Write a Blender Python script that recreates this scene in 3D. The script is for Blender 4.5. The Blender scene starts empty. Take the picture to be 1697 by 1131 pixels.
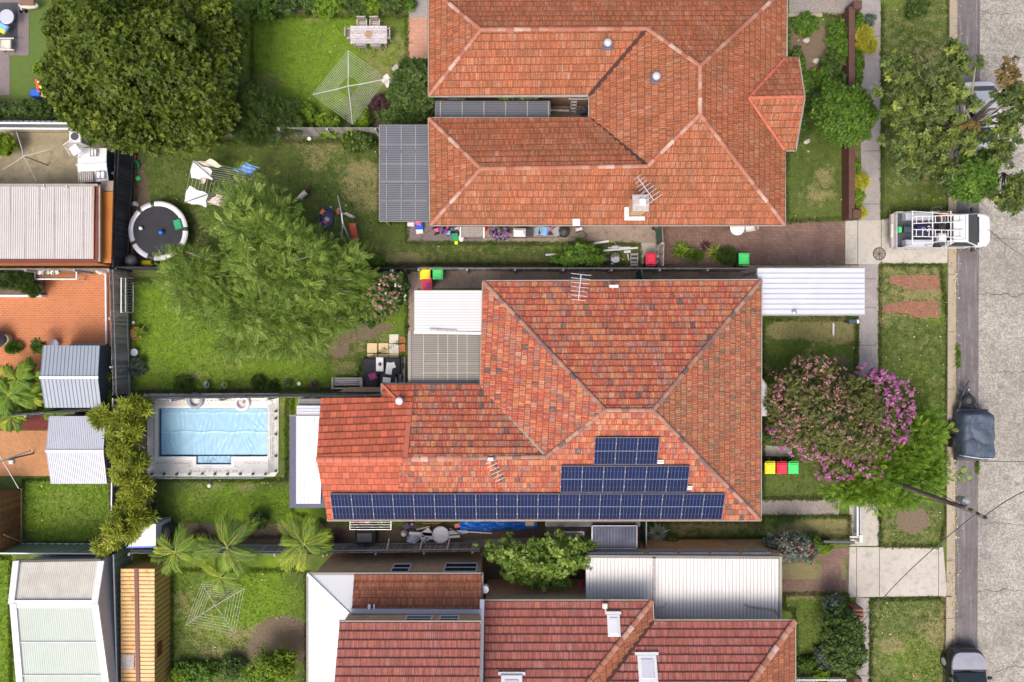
import bpy, math, random
import numpy as np
from mathutils import Vector, Matrix
S = bpy.context.scene
COL = S.collection
R = math.radians
# ---------------------------------------------------------------- camera, world, sun, exposure
CH, PX = 38.0, 32.0            # camera height (m), photo pixels per metre on the ground
cam = bpy.data.objects.new("camera", bpy.data.cameras.new("camera"))
COL.objects.link(cam); cam.location = (0, 0, CH); cam.rotation_euler = (0, 0, 0)
cam.data.sensor_width = 36; cam.data.lens = 36 * CH / (1697 / PX)
cam.data.clip_start = .5; cam.data.clip_end = 2000
S.camera = cam
SUN_EL, SUN_AZ = 60, 204       # azimuth clockwise from +Y: light from below, slightly left of the picture
w = bpy.data.worlds.new("World"); S.world = w; w.use_nodes = True
sky = w.node_tree.nodes.new("ShaderNodeTexSky"); sky.sky_type = 'NISHITA'; sky.sun_disc = False
sky.sun_elevation = R(SUN_EL); sky.sun_rotation = R(SUN_AZ)
sky.air_density = .8; sky.dust_density = 6; sky.ozone_density = .6
bg = w.node_tree.nodes["Background"]; bg.inputs[1].default_value = .15
w.node_tree.links.new(sky.outputs[0], bg.inputs[0])
sl = bpy.data.lights.new("sun", 'SUN'); sl.energy = .85; sl.angle = R(26); sl.color = (1, .95, .87)
so = bpy.data.objects.new("sun", sl); COL.objects.link(so)
a_, e_ = R(SUN_AZ), R(SUN_EL)
sd = Vector((math.sin(a_) * math.cos(e_), math.cos(a_) * math.cos(e_), math.sin(e_)))
so.rotation_euler = sd.to_track_quat('Z', 'Y').to_euler(); so.location = (0, 0, 60)
S.view_settings.view_transform = 'Standard'; S.view_settings.look = 'None'
S.view_settings.exposure = .79; S.view_settings.gamma = 1

# ---------------------------------------------------------------- helpers
def W(px, py, z=0.0):
    k = (CH - z) / CH / PX
    return Vector(((px - 848.5) * k, (565.5 - py) * k, z))
def on_plane(px, py, A, B, C_):
    n = (B - A).cross(C_ - A); o = Vector((0, 0, CH)); d = W(px, py, 0) - o
    return o + d * (n.dot(A - o) / n.dot(d))
def empty(name, label, cat, loc, rz=0, group=None):
    o = bpy.data.objects.new(name, None); COL.objects.link(o); o.empty_display_size = .3
    o.location = loc; o.rotation_euler = (0, 0, rz)
    return tag(o, label, cat, group)
def tag(o, label=None, cat=None, group=None, kind=None):
    if label: o["label"] = label
    if cat: o["category"] = cat
    if group: o["group"] = group
    if kind: o["kind"] = kind
    return o
def mesh_obj(name, V, F, mats, parent=None, world=False, midx=None, smooth=False):
    me = bpy.data.meshes.new(name)
    if world and parent is not None:
        L = parent.location; V = [(v[0] - L.x, v[1] - L.y, v[2] - L.z) for v in V]
    me.from_pydata([tuple(v) for v in V], [], F)
    for m in (mats if isinstance(mats, (list, tuple)) else [mats]): me.materials.append(m)
    if midx is not None: me.polygons.foreach_set("material_index", midx)
    if smooth: me.polygons.foreach_set("use_smooth", [True] * len(me.polygons))
    me.update()
    o = bpy.data.objects.new(name, me); COL.objects.link(o)
    if parent is not None: o.parent = parent
    return o
def copy_tree(o, parent=None):
    c = o.copy(); COL.objects.link(c)
    if parent is not None: c.parent = parent
    for ch in list(o.children): copy_tree(ch, c)
    return c
def put(o, loc, rz=0, label=None, scale=None):
    c = copy_tree(o); c.location = loc; c.rotation_euler = (0, 0, rz)
    if label: c["label"] = label
    if scale: c.scale = (scale,) * 3
    return c
class MB:
    def __init__(s): s.V = []; s.F = []; s.M = []; s.mi = 0
    def add(s, V, F):
        n = len(s.V); s.V += [Vector(v) for v in V]; s.F += [tuple(i + n for i in f) for f in F]; s.M += [s.mi] * len(F); return s
    def box(s, c, d, rz=0, rot=None):
        m = rot if rot is not None else Matrix.Rotation(rz, 3, 'Z'); c = Vector(c)
        v = [c + m @ Vector((x * d[0] / 2, y * d[1] / 2, z * d[2] / 2)) for x in (-1, 1) for y in (-1, 1) for z in (-1, 1)]
        return s.add(v, [(0, 1, 3, 2), (4, 6, 7, 5), (0, 4, 5, 1), (2, 3, 7, 6), (0, 2, 6, 4), (1, 5, 7, 3)])
    def bbox(s, c, d, b=.03, rz=0):      # box with chamfered upper edges
        m = Matrix.Rotation(rz, 3, 'Z'); c = Vector(c); x, y, z = d[0] / 2, d[1] / 2, d[2] / 2
        V = []
        for (k, zz) in ((0, -z), (0, z - b), (b, z)):
            V += [c + m @ Vector((i * (x - k), j * (y - k), zz)) for i, j in ((-1, -1), (1, -1), (1, 1), (-1, 1))]
        F = [(3, 2, 1, 0), (8, 9, 10, 11)]
        for r in (0, 4):
            for i in range(4): j = (i + 1) % 4; F.append((r + i, r + j, r + 4 + j, r + 4 + i))
        return s.add(V, F)
    def bar(s, a, b, w, h):
        a, b = Vector(a), Vector(b); d = b - a
        q = d.to_track_quat('X', 'Z').to_matrix()
        return s.box((a + b) / 2, (d.length, w, h), rot=q)
    def cyl(s, a, b, r0, r1=None, n=10, cap=True):
        if r1 is None: r1 = r0
        a, b = Vector(a), Vector(b); q = (b - a).to_track_quat('Z', 'Y').to_matrix()
        V = []
        for p, r in ((a, r0), (b, r1)):
            V += [p + q @ Vector((r * math.cos(t * 2 * math.pi / n), r * math.sin(t * 2 * math.pi / n), 0)) for t in range(n)]
        F = [(i, (i + 1) % n, n + (i + 1) % n, n + i) for i in range(n)]
        if cap: F += [tuple(range(n))[::-1], tuple(range(n, 2 * n))]
        return s.add(V, F)
    def tube(s, pts, r, n=6, closed=False):
        pts = [Vector(p) for p in pts]; rr = r if isinstance(r, (list, tuple)) else [r] * len(pts)
        V = []; N = len(pts)
        for i, p in enumerate(pts):
            a = pts[(i - 1) % N] if (closed or i) else p; b = pts[(i + 1) % N] if (closed or i < N - 1) else p
            q = (b - a).to_track_quat('Z', 'Y').to_matrix()
            V += [p + q @ Vector((rr[i] * math.cos(t * 2 * math.pi / n), rr[i] * math.sin(t * 2 * math.pi / n), 0)) for t in range(n)]
        F = []
        for i in range(N if closed else N - 1):
            j = (i + 1) % N
            F += [(i * n + t, i * n + (t + 1) % n, j * n + (t + 1) % n, j * n + t) for t in range(n)]
        if not closed: F += [tuple(range(n))[::-1], tuple(range((N - 1) * n, N * n))]
        return s.add(V, F)
    def lathe(s, prof, c=(0, 0, 0), n=20, sx=1, sy=1):
        c = Vector(c); V = []
        for r, z in prof:
            V += [c + Vector((sx * r * math.cos(t * 2 * math.pi / n), sy * r * math.sin(t * 2 * math.pi / n), z)) for t in range(n)]
        F = []
        for i in range(len(prof) - 1):
            F += [(i * n + t, i * n + (t + 1) % n, (i + 1) * n + (t + 1) % n, (i + 1) * n + t) for t in range(n)]
        F += [tuple(range(n))[::-1], tuple(range((len(prof) - 1) * n, len(prof) * n))]
        return s.add(V, F)
    def ball(s, c, rx, ry=None, rz=None, n=12, m=7, jit=0, seed=0):
        ry = ry or rx; rz = rz or rx; c = Vector(c); rn = random.Random(seed); V = [c - Vector((0, 0, rz))]
        for i in range(1, m):
            a = -math.pi / 2 + math.pi * i / m
            for t in range(n):
                k = 1 + jit * (rn.random() - .5); b = t * 2 * math.pi / n
                V.append(c + Vector((rx * math.cos(a) * math.cos(b) * k, ry * math.cos(a) * math.sin(b) * k, rz * math.sin(a) * k)))
        V.append(c + Vector((0, 0, rz))); F = [(0, 1 + (t + 1) % n, 1 + t) for t in range(n)]
        for i in range(m - 2):
            F += [(1 + i * n + t, 1 + i * n + (t + 1) % n, 1 + (i + 1) * n + (t + 1) % n, 1 + (i + 1) * n + t) for t in range(n)]
        L = len(V) - 1; b = 1 + (m - 2) * n; F += [(b + t, b + (t + 1) % n, L) for t in range(n)]
        return s.add(V, F)
    def prism(s, pts, z0, z1):
        n = len(pts); V = [(p[0], p[1], z0) for p in pts] + [(p[0], p[1], z1) for p in pts]
        return s.add(V, [tuple(range(n))[::-1], tuple(range(n, 2 * n))] + [(i, (i + 1) % n, n + (i + 1) % n, n + i) for i in range(n)])
    def slab(s, pts, t):                 # thin solid under a 3-D polygon
        n = len(pts); V = [Vector(p) for p in pts]; V += [v - Vector((0, 0, t)) for v in V]
        return s.add(V, [tuple(range(n)), tuple(range(n, 2 * n))[::-1]] + [(i, n + i, n + (i + 1) % n, (i + 1) % n) for i in range(n)])
    def obj(s, name, mat, parent=None, world=False, smooth=False, label=None):
        o = mesh_obj(name, s.V, s.F, mat, parent, world, s.M if isinstance(mat, (list, tuple)) else None, smooth)
        if label: o["label"] = label
        return o
def ortho(pts): return pts

# ---------------------------------------------------------------- materials
def nt(m): return m.node_tree.nodes, m.node_tree.links
def node(N, t, **kw):
    n = N.new(t)
    for k, v in kw.items():
        if k == 'op': n.operation = v
        else: setattr(n, k, v)
    return n
def math_n(N, L, op, a, b=None, c=None, clamp=False):
    n = N.new("ShaderNodeMath"); n.operation = op; n.use_clamp = clamp
    for i, x in enumerate((a, b, c)):
        if x is None: continue
        if isinstance(x, (int, float)): n.inputs[i].default_value = x
        else: L.new(x, n.inputs[i])
    return n.outputs[0]
def mix(N, L, f, a, b, mode='MIX'):
    n = N.new("ShaderNodeMixRGB"); n.blend_type = mode
    for i, x in enumerate((f, a, b)):
        if isinstance(x, (int, float)): n.inputs[i].default_value = x
        elif isinstance(x, tuple): n.inputs[i].default_value = x if len(x) == 4 else (*x, 1)
        else: L.new(x, n.inputs[i])
    return n.outputs[0]
def noise(N, L, vec, sc, det=3, ro=.55, dist=0):
    n = N.new("ShaderNodeTexNoise"); n.inputs['Scale'].default_value = sc; n.inputs['Detail'].default_value = det
    n.inputs['Roughness'].default_value = ro; n.inputs['Distortion'].default_value = dist
    L.new(vec, n.inputs['Vector']); return n.outputs['Fac']
def ramp(N, L, f, stops, interp='LINEAR'):
    n = N.new("ShaderNodeValToRGB"); n.color_ramp.interpolation = interp; el = n.color_ramp.elements
    while len(el) < len(stops): el.new(.5)
    for e, (p, c) in zip(el, stops):
        e.position = p; e.color = (c, c, c, 1) if isinstance(c, (int, float)) else (*c, 1)
    L.new(f, n.inputs[0]); return n.outputs[0]
def newmat(name):
    m = bpy.data.materials.new(name); m.use_nodes = True; return m, *nt(m)
def base(N, L, col, rough, metal=0, bump=None, bd=.02, bs=.6, spec=.5, coat=0):
    b = N["Principled BSDF"]
    if isinstance(col, tuple): b.inputs['Base Color'].default_value = (*col, 1)
    else: L.new(col, b.inputs['Base Color'])
    b.inputs['Roughness'].default_value = rough; b.inputs['Metallic'].default_value = metal
    b.inputs['Specular IOR Level'].default_value = spec
    if coat: b.inputs['Coat Weight'].default_value = coat; b.inputs['Coat Roughness'].default_value = .06
    if bump is not None:
        n = N.new("ShaderNodeBump"); n.inputs['Distance'].default_value = bd; n.inputs['Strength'].default_value = bs
        L.new(bump, n.inputs['Height']); L.new(n.outputs[0], b.inputs['Normal'])
    return b
def mat(name, c1, c2=None, s=2., f=1., c3=None, s3=14., t3=.6, rough=.7, metal=0, bump=0, bsc=30, coat=0, spec=.5, island=0):
    """plain surface: two colours mixed by noise, optional third as specks/stains, optional bump"""
    m, N, L = newmat(name); tc = N.new("ShaderNodeTexCoord").outputs['Object']
    c2 = c2 or tuple(x * .82 for x in c1)
    n1 = ramp(N, L, noise(N, L, tc, s, 5), [(.32, 0.), (.68, 1.)])
    if f < 1: n1 = math_n(N, L, 'MULTIPLY', n1, f)
    col = mix(N, L, n1, c1, c2)
    if c3: col = mix(N, L, ramp(N, L, noise(N, L, tc, s3, 4), [(t3, 0.), (t3 + .08, 1.)]), col, c3)
    if island:
        g = N.new("ShaderNodeNewGeometry").outputs['Random Per Island']
        k = math_n(N, L, 'ADD', math_n(N, L, 'MULTIPLY', g, 2 * island), 1 - island)
        hv = N.new("ShaderNodeHueSaturation"); L.new(k, hv.inputs['Value']); L.new(col, hv.inputs['Color']); col = hv.outputs[0]
    bm = noise(N, L, tc, bsc, 4) if bump else None
    base(N, L, col, rough, metal, bm, bump or .01, .7, spec, coat); return m
def tile_mat(name, pal, tw=.24, th=.31, dirt=.35, dcol=(.16, .11, .07), lichen=.0, rib=3, joint=.6, dark=0., dk=(.085, .07, .07), vary=.5, streak=.3):
    m, N, L = newmat(name)
    uv = N.new("ShaderNodeUVMap"); uv.uv_map = "UVMap"; sp = N.new("ShaderNodeSeparateXYZ"); L.new(uv.outputs[0], sp.inputs[0])
    v = math_n(N, L, 'DIVIDE', sp.outputs[1], th); row = math_n(N, L, 'FLOOR', v)
    off = math_n(N, L, 'MULTIPLY', math_n(N, L, 'MODULO', row, 2), .5)
    u = math_n(N, L, 'ADD', math_n(N, L, 'DIVIDE', sp.outputs[0], tw), off); colm = math_n(N, L, 'FLOOR', u)
    def wn(x, y, z=0.):
        cb = N.new("ShaderNodeCombineXYZ"); L.new(x, cb.inputs[0]); L.new(y, cb.inputs[1]); cb.inputs[2].default_value = z
        w_ = N.new("ShaderNodeTexWhiteNoise"); w_.noise_dimensions = '3D'; L.new(cb.outputs[0], w_.inputs['Vector']); return w_.outputs['Value']
    r1 = wn(colm, row, 1.3); r2 = wn(colm, row, 7.7)
    tc = N.new("ShaderNodeTexCoord").outputs['Object']
    pn = noise(N, L, tc, 1.1, 4, .7)
    f = math_n(N, L, 'ADD', math_n(N, L, 'MULTIPLY', r1, vary), math_n(N, L, 'SUBTRACT', math_n(N, L, 'MULTIPLY', pn, 1.3), .15 + vary / 2), clamp=True)
    col = ramp(N, L, f, pal, 'LINEAR')
    big = ramp(N, L, noise(N, L, tc, .5, 5, .65), [(.35, 0.), (.7, 1.)])
    col = mix(N, L, math_n(N, L, 'MULTIPLY', big, dirt), col, dcol)
    if dark: col = mix(N, L, math_n(N, L, 'MULTIPLY', math_n(N, L, 'LESS_THAN', r2, dark), math_n(N, L, 'ADD', math_n(N, L, 'MULTIPLY', r1, .6), .35)), col, dk)
    mq = N.new('ShaderNodeMapping'); mq.inputs['Scale'].default_value = (5.5, .8, 1); L.new(uv.outputs[0], mq.inputs[0])
    col = mix(N, L, math_n(N, L, 'MULTIPLY', ramp(N, L, noise(N, L, mq.outputs[0], 1, 5, .7), [(.5, 0.), (.72, 1.)]), streak), col, (.11, .065, .04))
    md = noise(N, L, tc, 6, 5, .7)
    col = mix(N, L, .6, col, mix(N, L, md, (.2, .2, .2), (.8, .78, .75)), 'OVERLAY')
    if lichen:
        col = mix(N, L, math_n(N, L, 'MULTIPLY', ramp(N, L, noise(N, L, tc, 20, 3), [(.60, 0.), (.68, 1.)]), lichen), col, (.50, .46, .33))
    ur = math_n(N, L, 'MULTIPLY', u, rib); fr = math_n(N, L, 'FRACT', ur); fc = math_n(N, L, 'FRACT', u)
    rv = math_n(N, L, 'ADD', math_n(N, L, 'MULTIPLY', wn(math_n(N, L, 'FLOOR', ur), row, 3.1), .42), .79)
    hv = N.new("ShaderNodeHueSaturation"); L.new(rv, hv.inputs['Value']); L.new(col, hv.inputs['Color']); col = hv.outputs[0]
    g1 = math_n(N, L, 'LESS_THAN', fc, .1 / (tw / .24)); g2 = math_n(N, L, 'LESS_THAN', math_n(N, L, 'FRACT', v), .11)
    g = math_n(N, L, 'MAXIMUM', math_n(N, L, 'MULTIPLY', g1, .5 if rib > 1 else .8), g2)
    col = mix(N, L, math_n(N, L, 'MULTIPLY', g, joint), col, (.05, .025, .02))
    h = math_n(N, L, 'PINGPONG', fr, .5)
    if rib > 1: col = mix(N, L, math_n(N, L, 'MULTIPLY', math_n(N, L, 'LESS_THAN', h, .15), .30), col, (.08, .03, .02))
    h = math_n(N, L, 'ADD', h, math_n(N, L, 'MULTIPLY', g, -1.2)); h = math_n(N, L, 'ADD', h, md)
    base(N, L, col, .75, 0, h, .025, .9, .3); return m
def island_mat(name, stops, rough=.8):
    m, N, L = newmat(name); tc = N.new("ShaderNodeTexCoord").outputs['Object']; g = N.new("ShaderNodeNewGeometry").outputs['Random Per Island']
    n = noise(N, L, tc, 9, 5, .7); col = mix(N, L, .5, ramp(N, L, g, stops), mix(N, L, n, (.25, .25, .25), (.75, .75, .75)), 'OVERLAY'); base(N, L, col, rough, 0, n, .01, .6, .3); return m
def brick_mat(name, c1, c2, mort, sx=.23, sy=.11, sz=None, herr=False, rough=.85, squ=None, dirt=(.1, .08, .06), df=.3, rot=0, wall=False):
    m, N, L = newmat(name); tc = N.new("ShaderNodeTexCoord").outputs['Object']; vec = tc
    mp = N.new("ShaderNodeMapping"); L.new(tc, mp.inputs[0]); mp.inputs['Rotation'].default_value = (R(90) if wall else 0, 0, R(rot)); vec = mp.outputs[0]
    b = N.new("ShaderNodeTexBrick"); L.new(vec, b.inputs['Vector']); b.inputs['Scale'].default_value = 1
    b.inputs['Brick Width'].default_value = sx; b.inputs['Row Height'].default_value = sy; b.inputs['Mortar Size'].default_value = .012
    b.inputs['Color1'].default_value = (*c1, 1); b.inputs['Color2'].default_value = (*c2, 1); b.inputs['Mortar'].default_value = (*mort, 1)
    n1 = ramp(N, L, noise(N, L, tc, .9, 6, .6), [(.4, 0.), (.72, 1.)])
    col = mix(N, L, math_n(N, L, 'MULTIPLY', n1, df), b.outputs[0], dirt)
    n2 = noise(N, L, tc, 9, 5, .7); col = mix(N, L, .5, col, mix(N, L, n2, (.3, .3, .3), (.72, .72, .72)), 'OVERLAY')
    base(N, L, col, rough, 0, math_n(N, L, 'SUBTRACT', n2, b.outputs['Fac']), .01, .6, .3); return m
def leaf_mat(name, c1, c2, c3=None, trans=.3, rough=.55):
    m, N, L = newmat(name); g = N.new("ShaderNodeNewGeometry").outputs['Random Per Island']
    at = N.new("ShaderNodeAttribute"); at.attribute_name = "tint"
    f = math_n(N, L, 'ADD', math_n(N, L, 'MULTIPLY', g, .3), math_n(N, L, 'MULTIPLY', at.outputs['Fac'], .78), clamp=True)
    col = ramp(N, L, f, [(0., c1), (.6, c2), (1., c3 or c2)])
    b = base(N, L, col, rough, spec=.35)
    tr = N.new("ShaderNodeBsdfTranslucent"); L.new(col, tr.inputs[0]); mx = N.new("ShaderNodeMixShader"); mx.inputs[0].default_value = trans
    L.new(b.outputs[0], mx.inputs[1]); L.new(tr.outputs[0], mx.inputs[2]); L.new(mx.outputs[0], N["Material Output"].inputs[0]); return m
def lawn_mat():
    m, N, L = newmat("lawn"); tc = N.new("ShaderNodeTexCoord").outputs['Object']
    at = N.new("ShaderNodeAttribute"); at.attribute_name = "paint"; sp = N.new("ShaderNodeSeparateColor"); L.new(at.outputs['Color'], sp.inputs[0])
    nl = noise(N, L, tc, .35, 4, .6); nm = noise(N, L, tc, 2.6, 5, .65); nf = noise(N, L, tc, 13, 6, .75); nx = noise(N, L, tc, 45, 3, .7)
    g = mix(N, L, ramp(N, L, nm, [(.3, 0.), (.7, 1.)]), (.060, .10, .020), (.125, .170, .040))
    g = mix(N, L, ramp(N, L, nl, [(.4, 0.), (.65, .5)]), g, (.15, .19, .055))
    lush = math_n(N, L, 'MULTIPLY', sp.outputs[1], ramp(N, L, nm, [(.25, .45), (.7, 1.)]))
    g = mix(N, L, lush, g, (.17, .285, .022))
    g = mix(N, L, .68, g, mix(N, L, ramp(N, L, nf, [(.25, 0.), (.75, 1.)]), (.22, .22, .22), (.78, .78, .78)), 'OVERLAY')
    g = mix(N, L, .5, g, mix(N, L, ramp(N, L, nx, [(.25, 0.), (.75, 1.)]), (.2, .2, .2), (.8, .8, .8)), 'OVERLAY')
    def thr(a, k=1.3, n=nf, n2=nm):
        q = math_n(N, L, 'ADD', a, math_n(N, L, 'MULTIPLY', math_n(N, L, 'ADD', math_n(N, L, 'ADD', n, n2), -1.), k))
        return ramp(N, L, q, [(.38, 0.), (.75, 1.)])
    dryc = mix(N, L, ramp(N, L, nf, [(.3, 0.), (.7, 1.)]), (.20, .185, .07), (.38, .33, .16))
    has = lambda s: math_n(N, L, 'GREATER_THAN', s, .02)
    g = mix(N, L, math_n(N, L, 'MULTIPLY', thr(sp.outputs[0], 1.5), math_n(N, L, 'MULTIPLY', has(sp.outputs[0]), .8)), g, dryc)
    dc = mix(N, L, ramp(N, L, nf, [(.3, 0.), (.72, 1.)]), (.12, .088, .06), (.27, .21, .145))
    g = mix(N, L, math_n(N, L, 'MULTIPLY', thr(sp.outputs[2], .9), has(sp.outputs[2])), g, dc)
    base(N, L, g, .9, 0, math_n(N, L, 'ADD', nf, nx), .06, .8, .15); return m
def concrete(name, c1, c2, st, crack=0, agg=.0, rough=.9, sc=.5, con=.2, streak=0):
    m, N, L = newmat(name); tc = N.new("ShaderNodeTexCoord").outputs['Object']
    a = ramp(N, L, noise(N, L, tc, sc, 7, .68), [(.5 - con, 0.), (.5 + con, 1.)]); col = mix(N, L, a, c1, c2)
    b = ramp(N, L, noise(N, L, tc, sc * 3.3, 6, .75, .4), [(.5, 0.), (.74, 1.)]); col = mix(N, L, math_n(N, L, 'MULTIPLY', b, .8), col, st)
    if streak:
        mq = N.new('ShaderNodeMapping'); mq.inputs['Scale'].default_value = (7, .35, 1); mq.inputs['Rotation'].default_value = (0, 0, .06); L.new(tc, mq.inputs[0])
        col = mix(N, L, math_n(N, L, 'MULTIPLY', ramp(N, L, noise(N, L, mq.outputs[0], 1, 5, .7), [(.52, 0.), (.72, 1.)]), streak), col, (.34, .33, .32))
    f = noise(N, L, tc, 26, 5, .8); col = mix(N, L, .45 + agg, col, mix(N, L, ramp(N, L, f, [(.3, 0.), (.7, 1.)]), (.2, .2, .2), (.8, .8, .8)), 'OVERLAY')
    if agg:
        vr = N.new("ShaderNodeTexNoise"); vr.inputs['Scale'].default_value = 9; vr.inputs['Detail'].default_value = 6; vr.inputs['Roughness'].default_value = .9; L.new(tc, vr.inputs['Vector'])
        col = mix(N, L, ramp(N, L, vr.outputs['Fac'], [(.47, .65), (.53, 0.)]), col, st)
    base(N, L, col, rough, 0, f, .012, .6, .25); return m

G = {}
G['lawn'] = lawn_mat()
TP = lambda *a: list(a)
G['tile_orange'] = tile_mat("tile_orange", [(0, (.26, .085, .05)), (.25, (.33, .092, .038)), (.55, (.36, .108, .048)), (.8, (.37, .145, .085)), (1, (.40, .19, .13))], th=.34, dirt=.6, dcol=(.20, .09, .036), lichen=.45, streak=.35)
G['tile_mixed'] = tile_mat("tile_mixed", [(0, (.24, .10, .075)), (.18, (.36, .16, .12)), (.35, (.36, .075, .045)), (.55, (.44, .10, .05)), (.78, (.46, .165, .07)), (.9, (.46, .20, .12)), (1, (.33, .19, .13))], dirt=.25, dcol=(.24, .10, .07), lichen=.6, dark=.05, vary=.72, streak=.35)
G['tile_worn'] = tile_mat("tile_worn", [(0, (.29, .12, .075)), (.3, (.35, .095, .05)), (.6, (.38, .12, .055)), (.85, (.37, .15, .08)), (1, (.28, .16, .09))], dirt=.5, dcol=(.17, .10, .045), lichen=.75, dark=.09, vary=.85, streak=.4, dk=(.12, .1, .06))
G['tile_new'] = tile_mat("tile_new", [(0, (.36, .085, .045)), (1, (.43, .105, .055))], tw=.32, th=.34, dirt=.12, dcol=(.36, .09, .05), rib=1, joint=.6)
G['tile_red'] = tile_mat("tile_red", [(0, (.30, .19, .18)), (.2, (.33, .13, .11)), (.5, (.31, .095, .075)), (.8, (.35, .115, .085)), (1, (.40, .14, .08))], tw=.26, th=.36, dirt=.2, dcol=(.26, .09, .08), joint=.85)
G['tile_brown'] = tile_mat("tile_brown", [(0, (.24, .08, .045)), (.6, (.30, .095, .045)), (.85, (.34, .13, .07)), (1, (.42, .15, .055))], tw=.26, th=.34, dirt=.4, dcol=(.18, .085, .038), lichen=.3)
G['ridge'] = island_mat("ridge_tile", [(0, (.25, .09, .055)), (.4, (.32, .125, .08)), (.75, (.35, .165, .115)), (.94, (.38, .22, .16)), (1, (.48, .38, .32))])
G['ridge_dark'] = island_mat("ridge_tile_dark", [(0, (.08, .06, .06)), (.3, (.16, .10, .09)), (.6, (.27, .14, .10)), (1, (.33, .19, .14))])
G['valley'] = mat("valley_brown", (.055, .02, .015), rough=.9)  # dark brown strip along the roof valleys
G['ridge_new'] = mat("ridge_tile_new", (.43, .12, .07), (.38, .1, .055), 2, rough=.7, island=.08)
G['gutter'] = mat("gutter_paint", (.30, .28, .235), (.24, .22, .18), 2, rough=.5, c3=(.25, .22, .18), s3=5)
G['gutter_dark'] = mat("gutter_dark", (.16, .15, .14), rough=.5)
G['white'] = mat("white_paint", (.66, .66, .67), (.60, .61, .62), 1.5, rough=.45)
G['whiteroof'] = mat("white_metal_roof", (.54, .54, .55), (.48, .49, .49), .8, c3=(.38, .37, .34), s3=1.6, t3=.68, rough=.4)
G['palegrey'] = mat("pale_metal", (.46, .48, .53), (.41, .43, .48), 1.2, rough=.4, metal=.1)
G['metal'] = mat("galvanised", (.5, .51, .52), (.38, .39, .4), 5, rough=.35, metal=.6)
G['steel'] = mat("steel_dark", (.10, .10, .11), rough=.4, metal=.5)
G['black'] = mat("black_plastic", (.022, .022, .025), (.035, .035, .038), 3, rough=.5)
G['rubber'] = mat("rubber", (.018, .018, .018), rough=.85)
G['wall_brick'] = brick_mat("house_brick", (.34, .15, .10), (.22, .085, .05), (.3, .27, .23), wall=True)
G['wall_brown'] = brick_mat("brown_brick", (.62, .42, .23), (.50, .33, .17), (.50, .38, .26), wall=True)
G['wall_render'] = mat("render_wall", (.55, .52, .46), (.45, .42, .37), 1.5, rough=.9, bump=.005)
G['wallcap'] = brick_mat("wall_cap_brick", (.13, .05, .035), (.10, .04, .03), (.06, .045, .04), sx=.11, sy=.23, df=.4)
G['road'] = concrete("road_concrete", (.41, .385, .335), (.29, .27, .24), (.12, .115, .105), agg=.38, sc=.4, con=.12)
G['asphalt'] = concrete("asphalt", (.115, .098, .10), (.15, .135, .135), (.07, .06, .062), con=.12, streak=.5)
G['path'] = concrete("footpath_concrete", (.30, .275, .265), (.24, .22, .21), (.36, .33, .31), sc=1)
G['drive'] = concrete("driveway_concrete", (.44, .41, .36), (.37, .34, .30), (.22, .23, .19), sc=.6)
G['kerb'] = concrete("kerb_concrete", (.35, .30, .22), (.29, .245, .18), (.22, .2, .15), sc=1)
G['greypave'] = concrete("grey_pavers", (.16, .13, .135), (.2, .165, .17), (.11, .09, .09), sc=.8)
G['oldcon'] = concrete("old_concrete", (.26, .225, .145), (.36, .31, .2), (.12, .115, .06), sc=.5, con=.1)
G['alley'] = concrete("alley_concrete", (.24, .19, .155), (.31, .25, .205), (.14, .075, .06), sc=.9)
G['pavers'] = brick_mat("brown_pavers", (.235, .14, .11), (.175, .105, .085), (.11, .085, .07), df=.5, rot=45, dirt=(.065, .045, .035))
G['redpavers'] = brick_mat("red_pavers", (.34, .13, .08), (.26, .10, .065), (.16, .11, .08), df=.5, rot=0, dirt=(.16, .13, .09))
G['terracotta'] = brick_mat("terracotta_pavers", (.41, .155, .065), (.36, .125, .05), (.5, .22, .12), sx=.23, sy=.115, df=.25, dirt=(.4, .15, .07))
G['herring'] = brick_mat("herringbone_pavers", (.48, .22, .10), (.40, .17, .075), (.3, .2, .1), sx=.23, sy=.115, df=.3, rot=45, dirt=(.28, .17, .08))
G['salmon'] = brick_mat("salmon_pavers", (.50, .27, .19), (.44, .23, .16), (.35, .24, .17), sx=.4, sy=.2, df=.2)
G['mulch'] = mat("red_mulch", (.17, .035, .025), (.1, .025, .02), 14, c3=(.25, .08, .05), s3=30, rough=.95, bump=.05)
G['soil'] = mat("soil", (.17, .125, .095), (.11, .082, .06), 3, c3=(.24, .19, .14), s3=16, t3=.6, rough=.95, bump=.05)
G['gravel'] = mat("pebbled_concrete", (.22, .19, .17), (.17, .15, .135), 2, c3=(.4, .35, .31), s3=32, t3=.54, rough=.95, bump=.02)
G['turf'] = mat("artificial_turf", (.075, .125, .02), (.09, .14, .025), 3, rough=.95, bump=.03, bsc=60)
G['fence_grey'] = mat("weathered_palings", (.33, .315, .305), (.22, .205, .2), 6, rough=.9, island=.35)
G['fence_dark'] = mat("charcoal_palings", (.06, .06, .067), (.035, .035, .042), 6, rough=.85, island=.4)
G['timber'] = mat("timber", (.35, .24, .14), (.26, .17, .095), 5, rough=.8, island=.2)
G['timber_brown'] = mat("brown_timber", (.26, .12, .045), (.18, .08, .03), 5, rough=.8, island=.25)
G['timber_grey'] = mat("grey_timber", (.42, .38, .36), (.28, .25, .24), 7, rough=.85, island=.2, c3=(.5, .46, .5), s3=9)
G['colorbond_green'] = mat("green_sheet_metal", (.17, .24, .18), (.17, .23, .17), 1, rough=.5)
G['colorbond_grey'] = mat("grey_sheet_metal", (.12, .13, .135), (.16, .17, .17), 1, rough=.5)
G['colorbond_dkgreen'] = mat("dark_green_metal", (.02, .10, .07), rough=.5)
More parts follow.
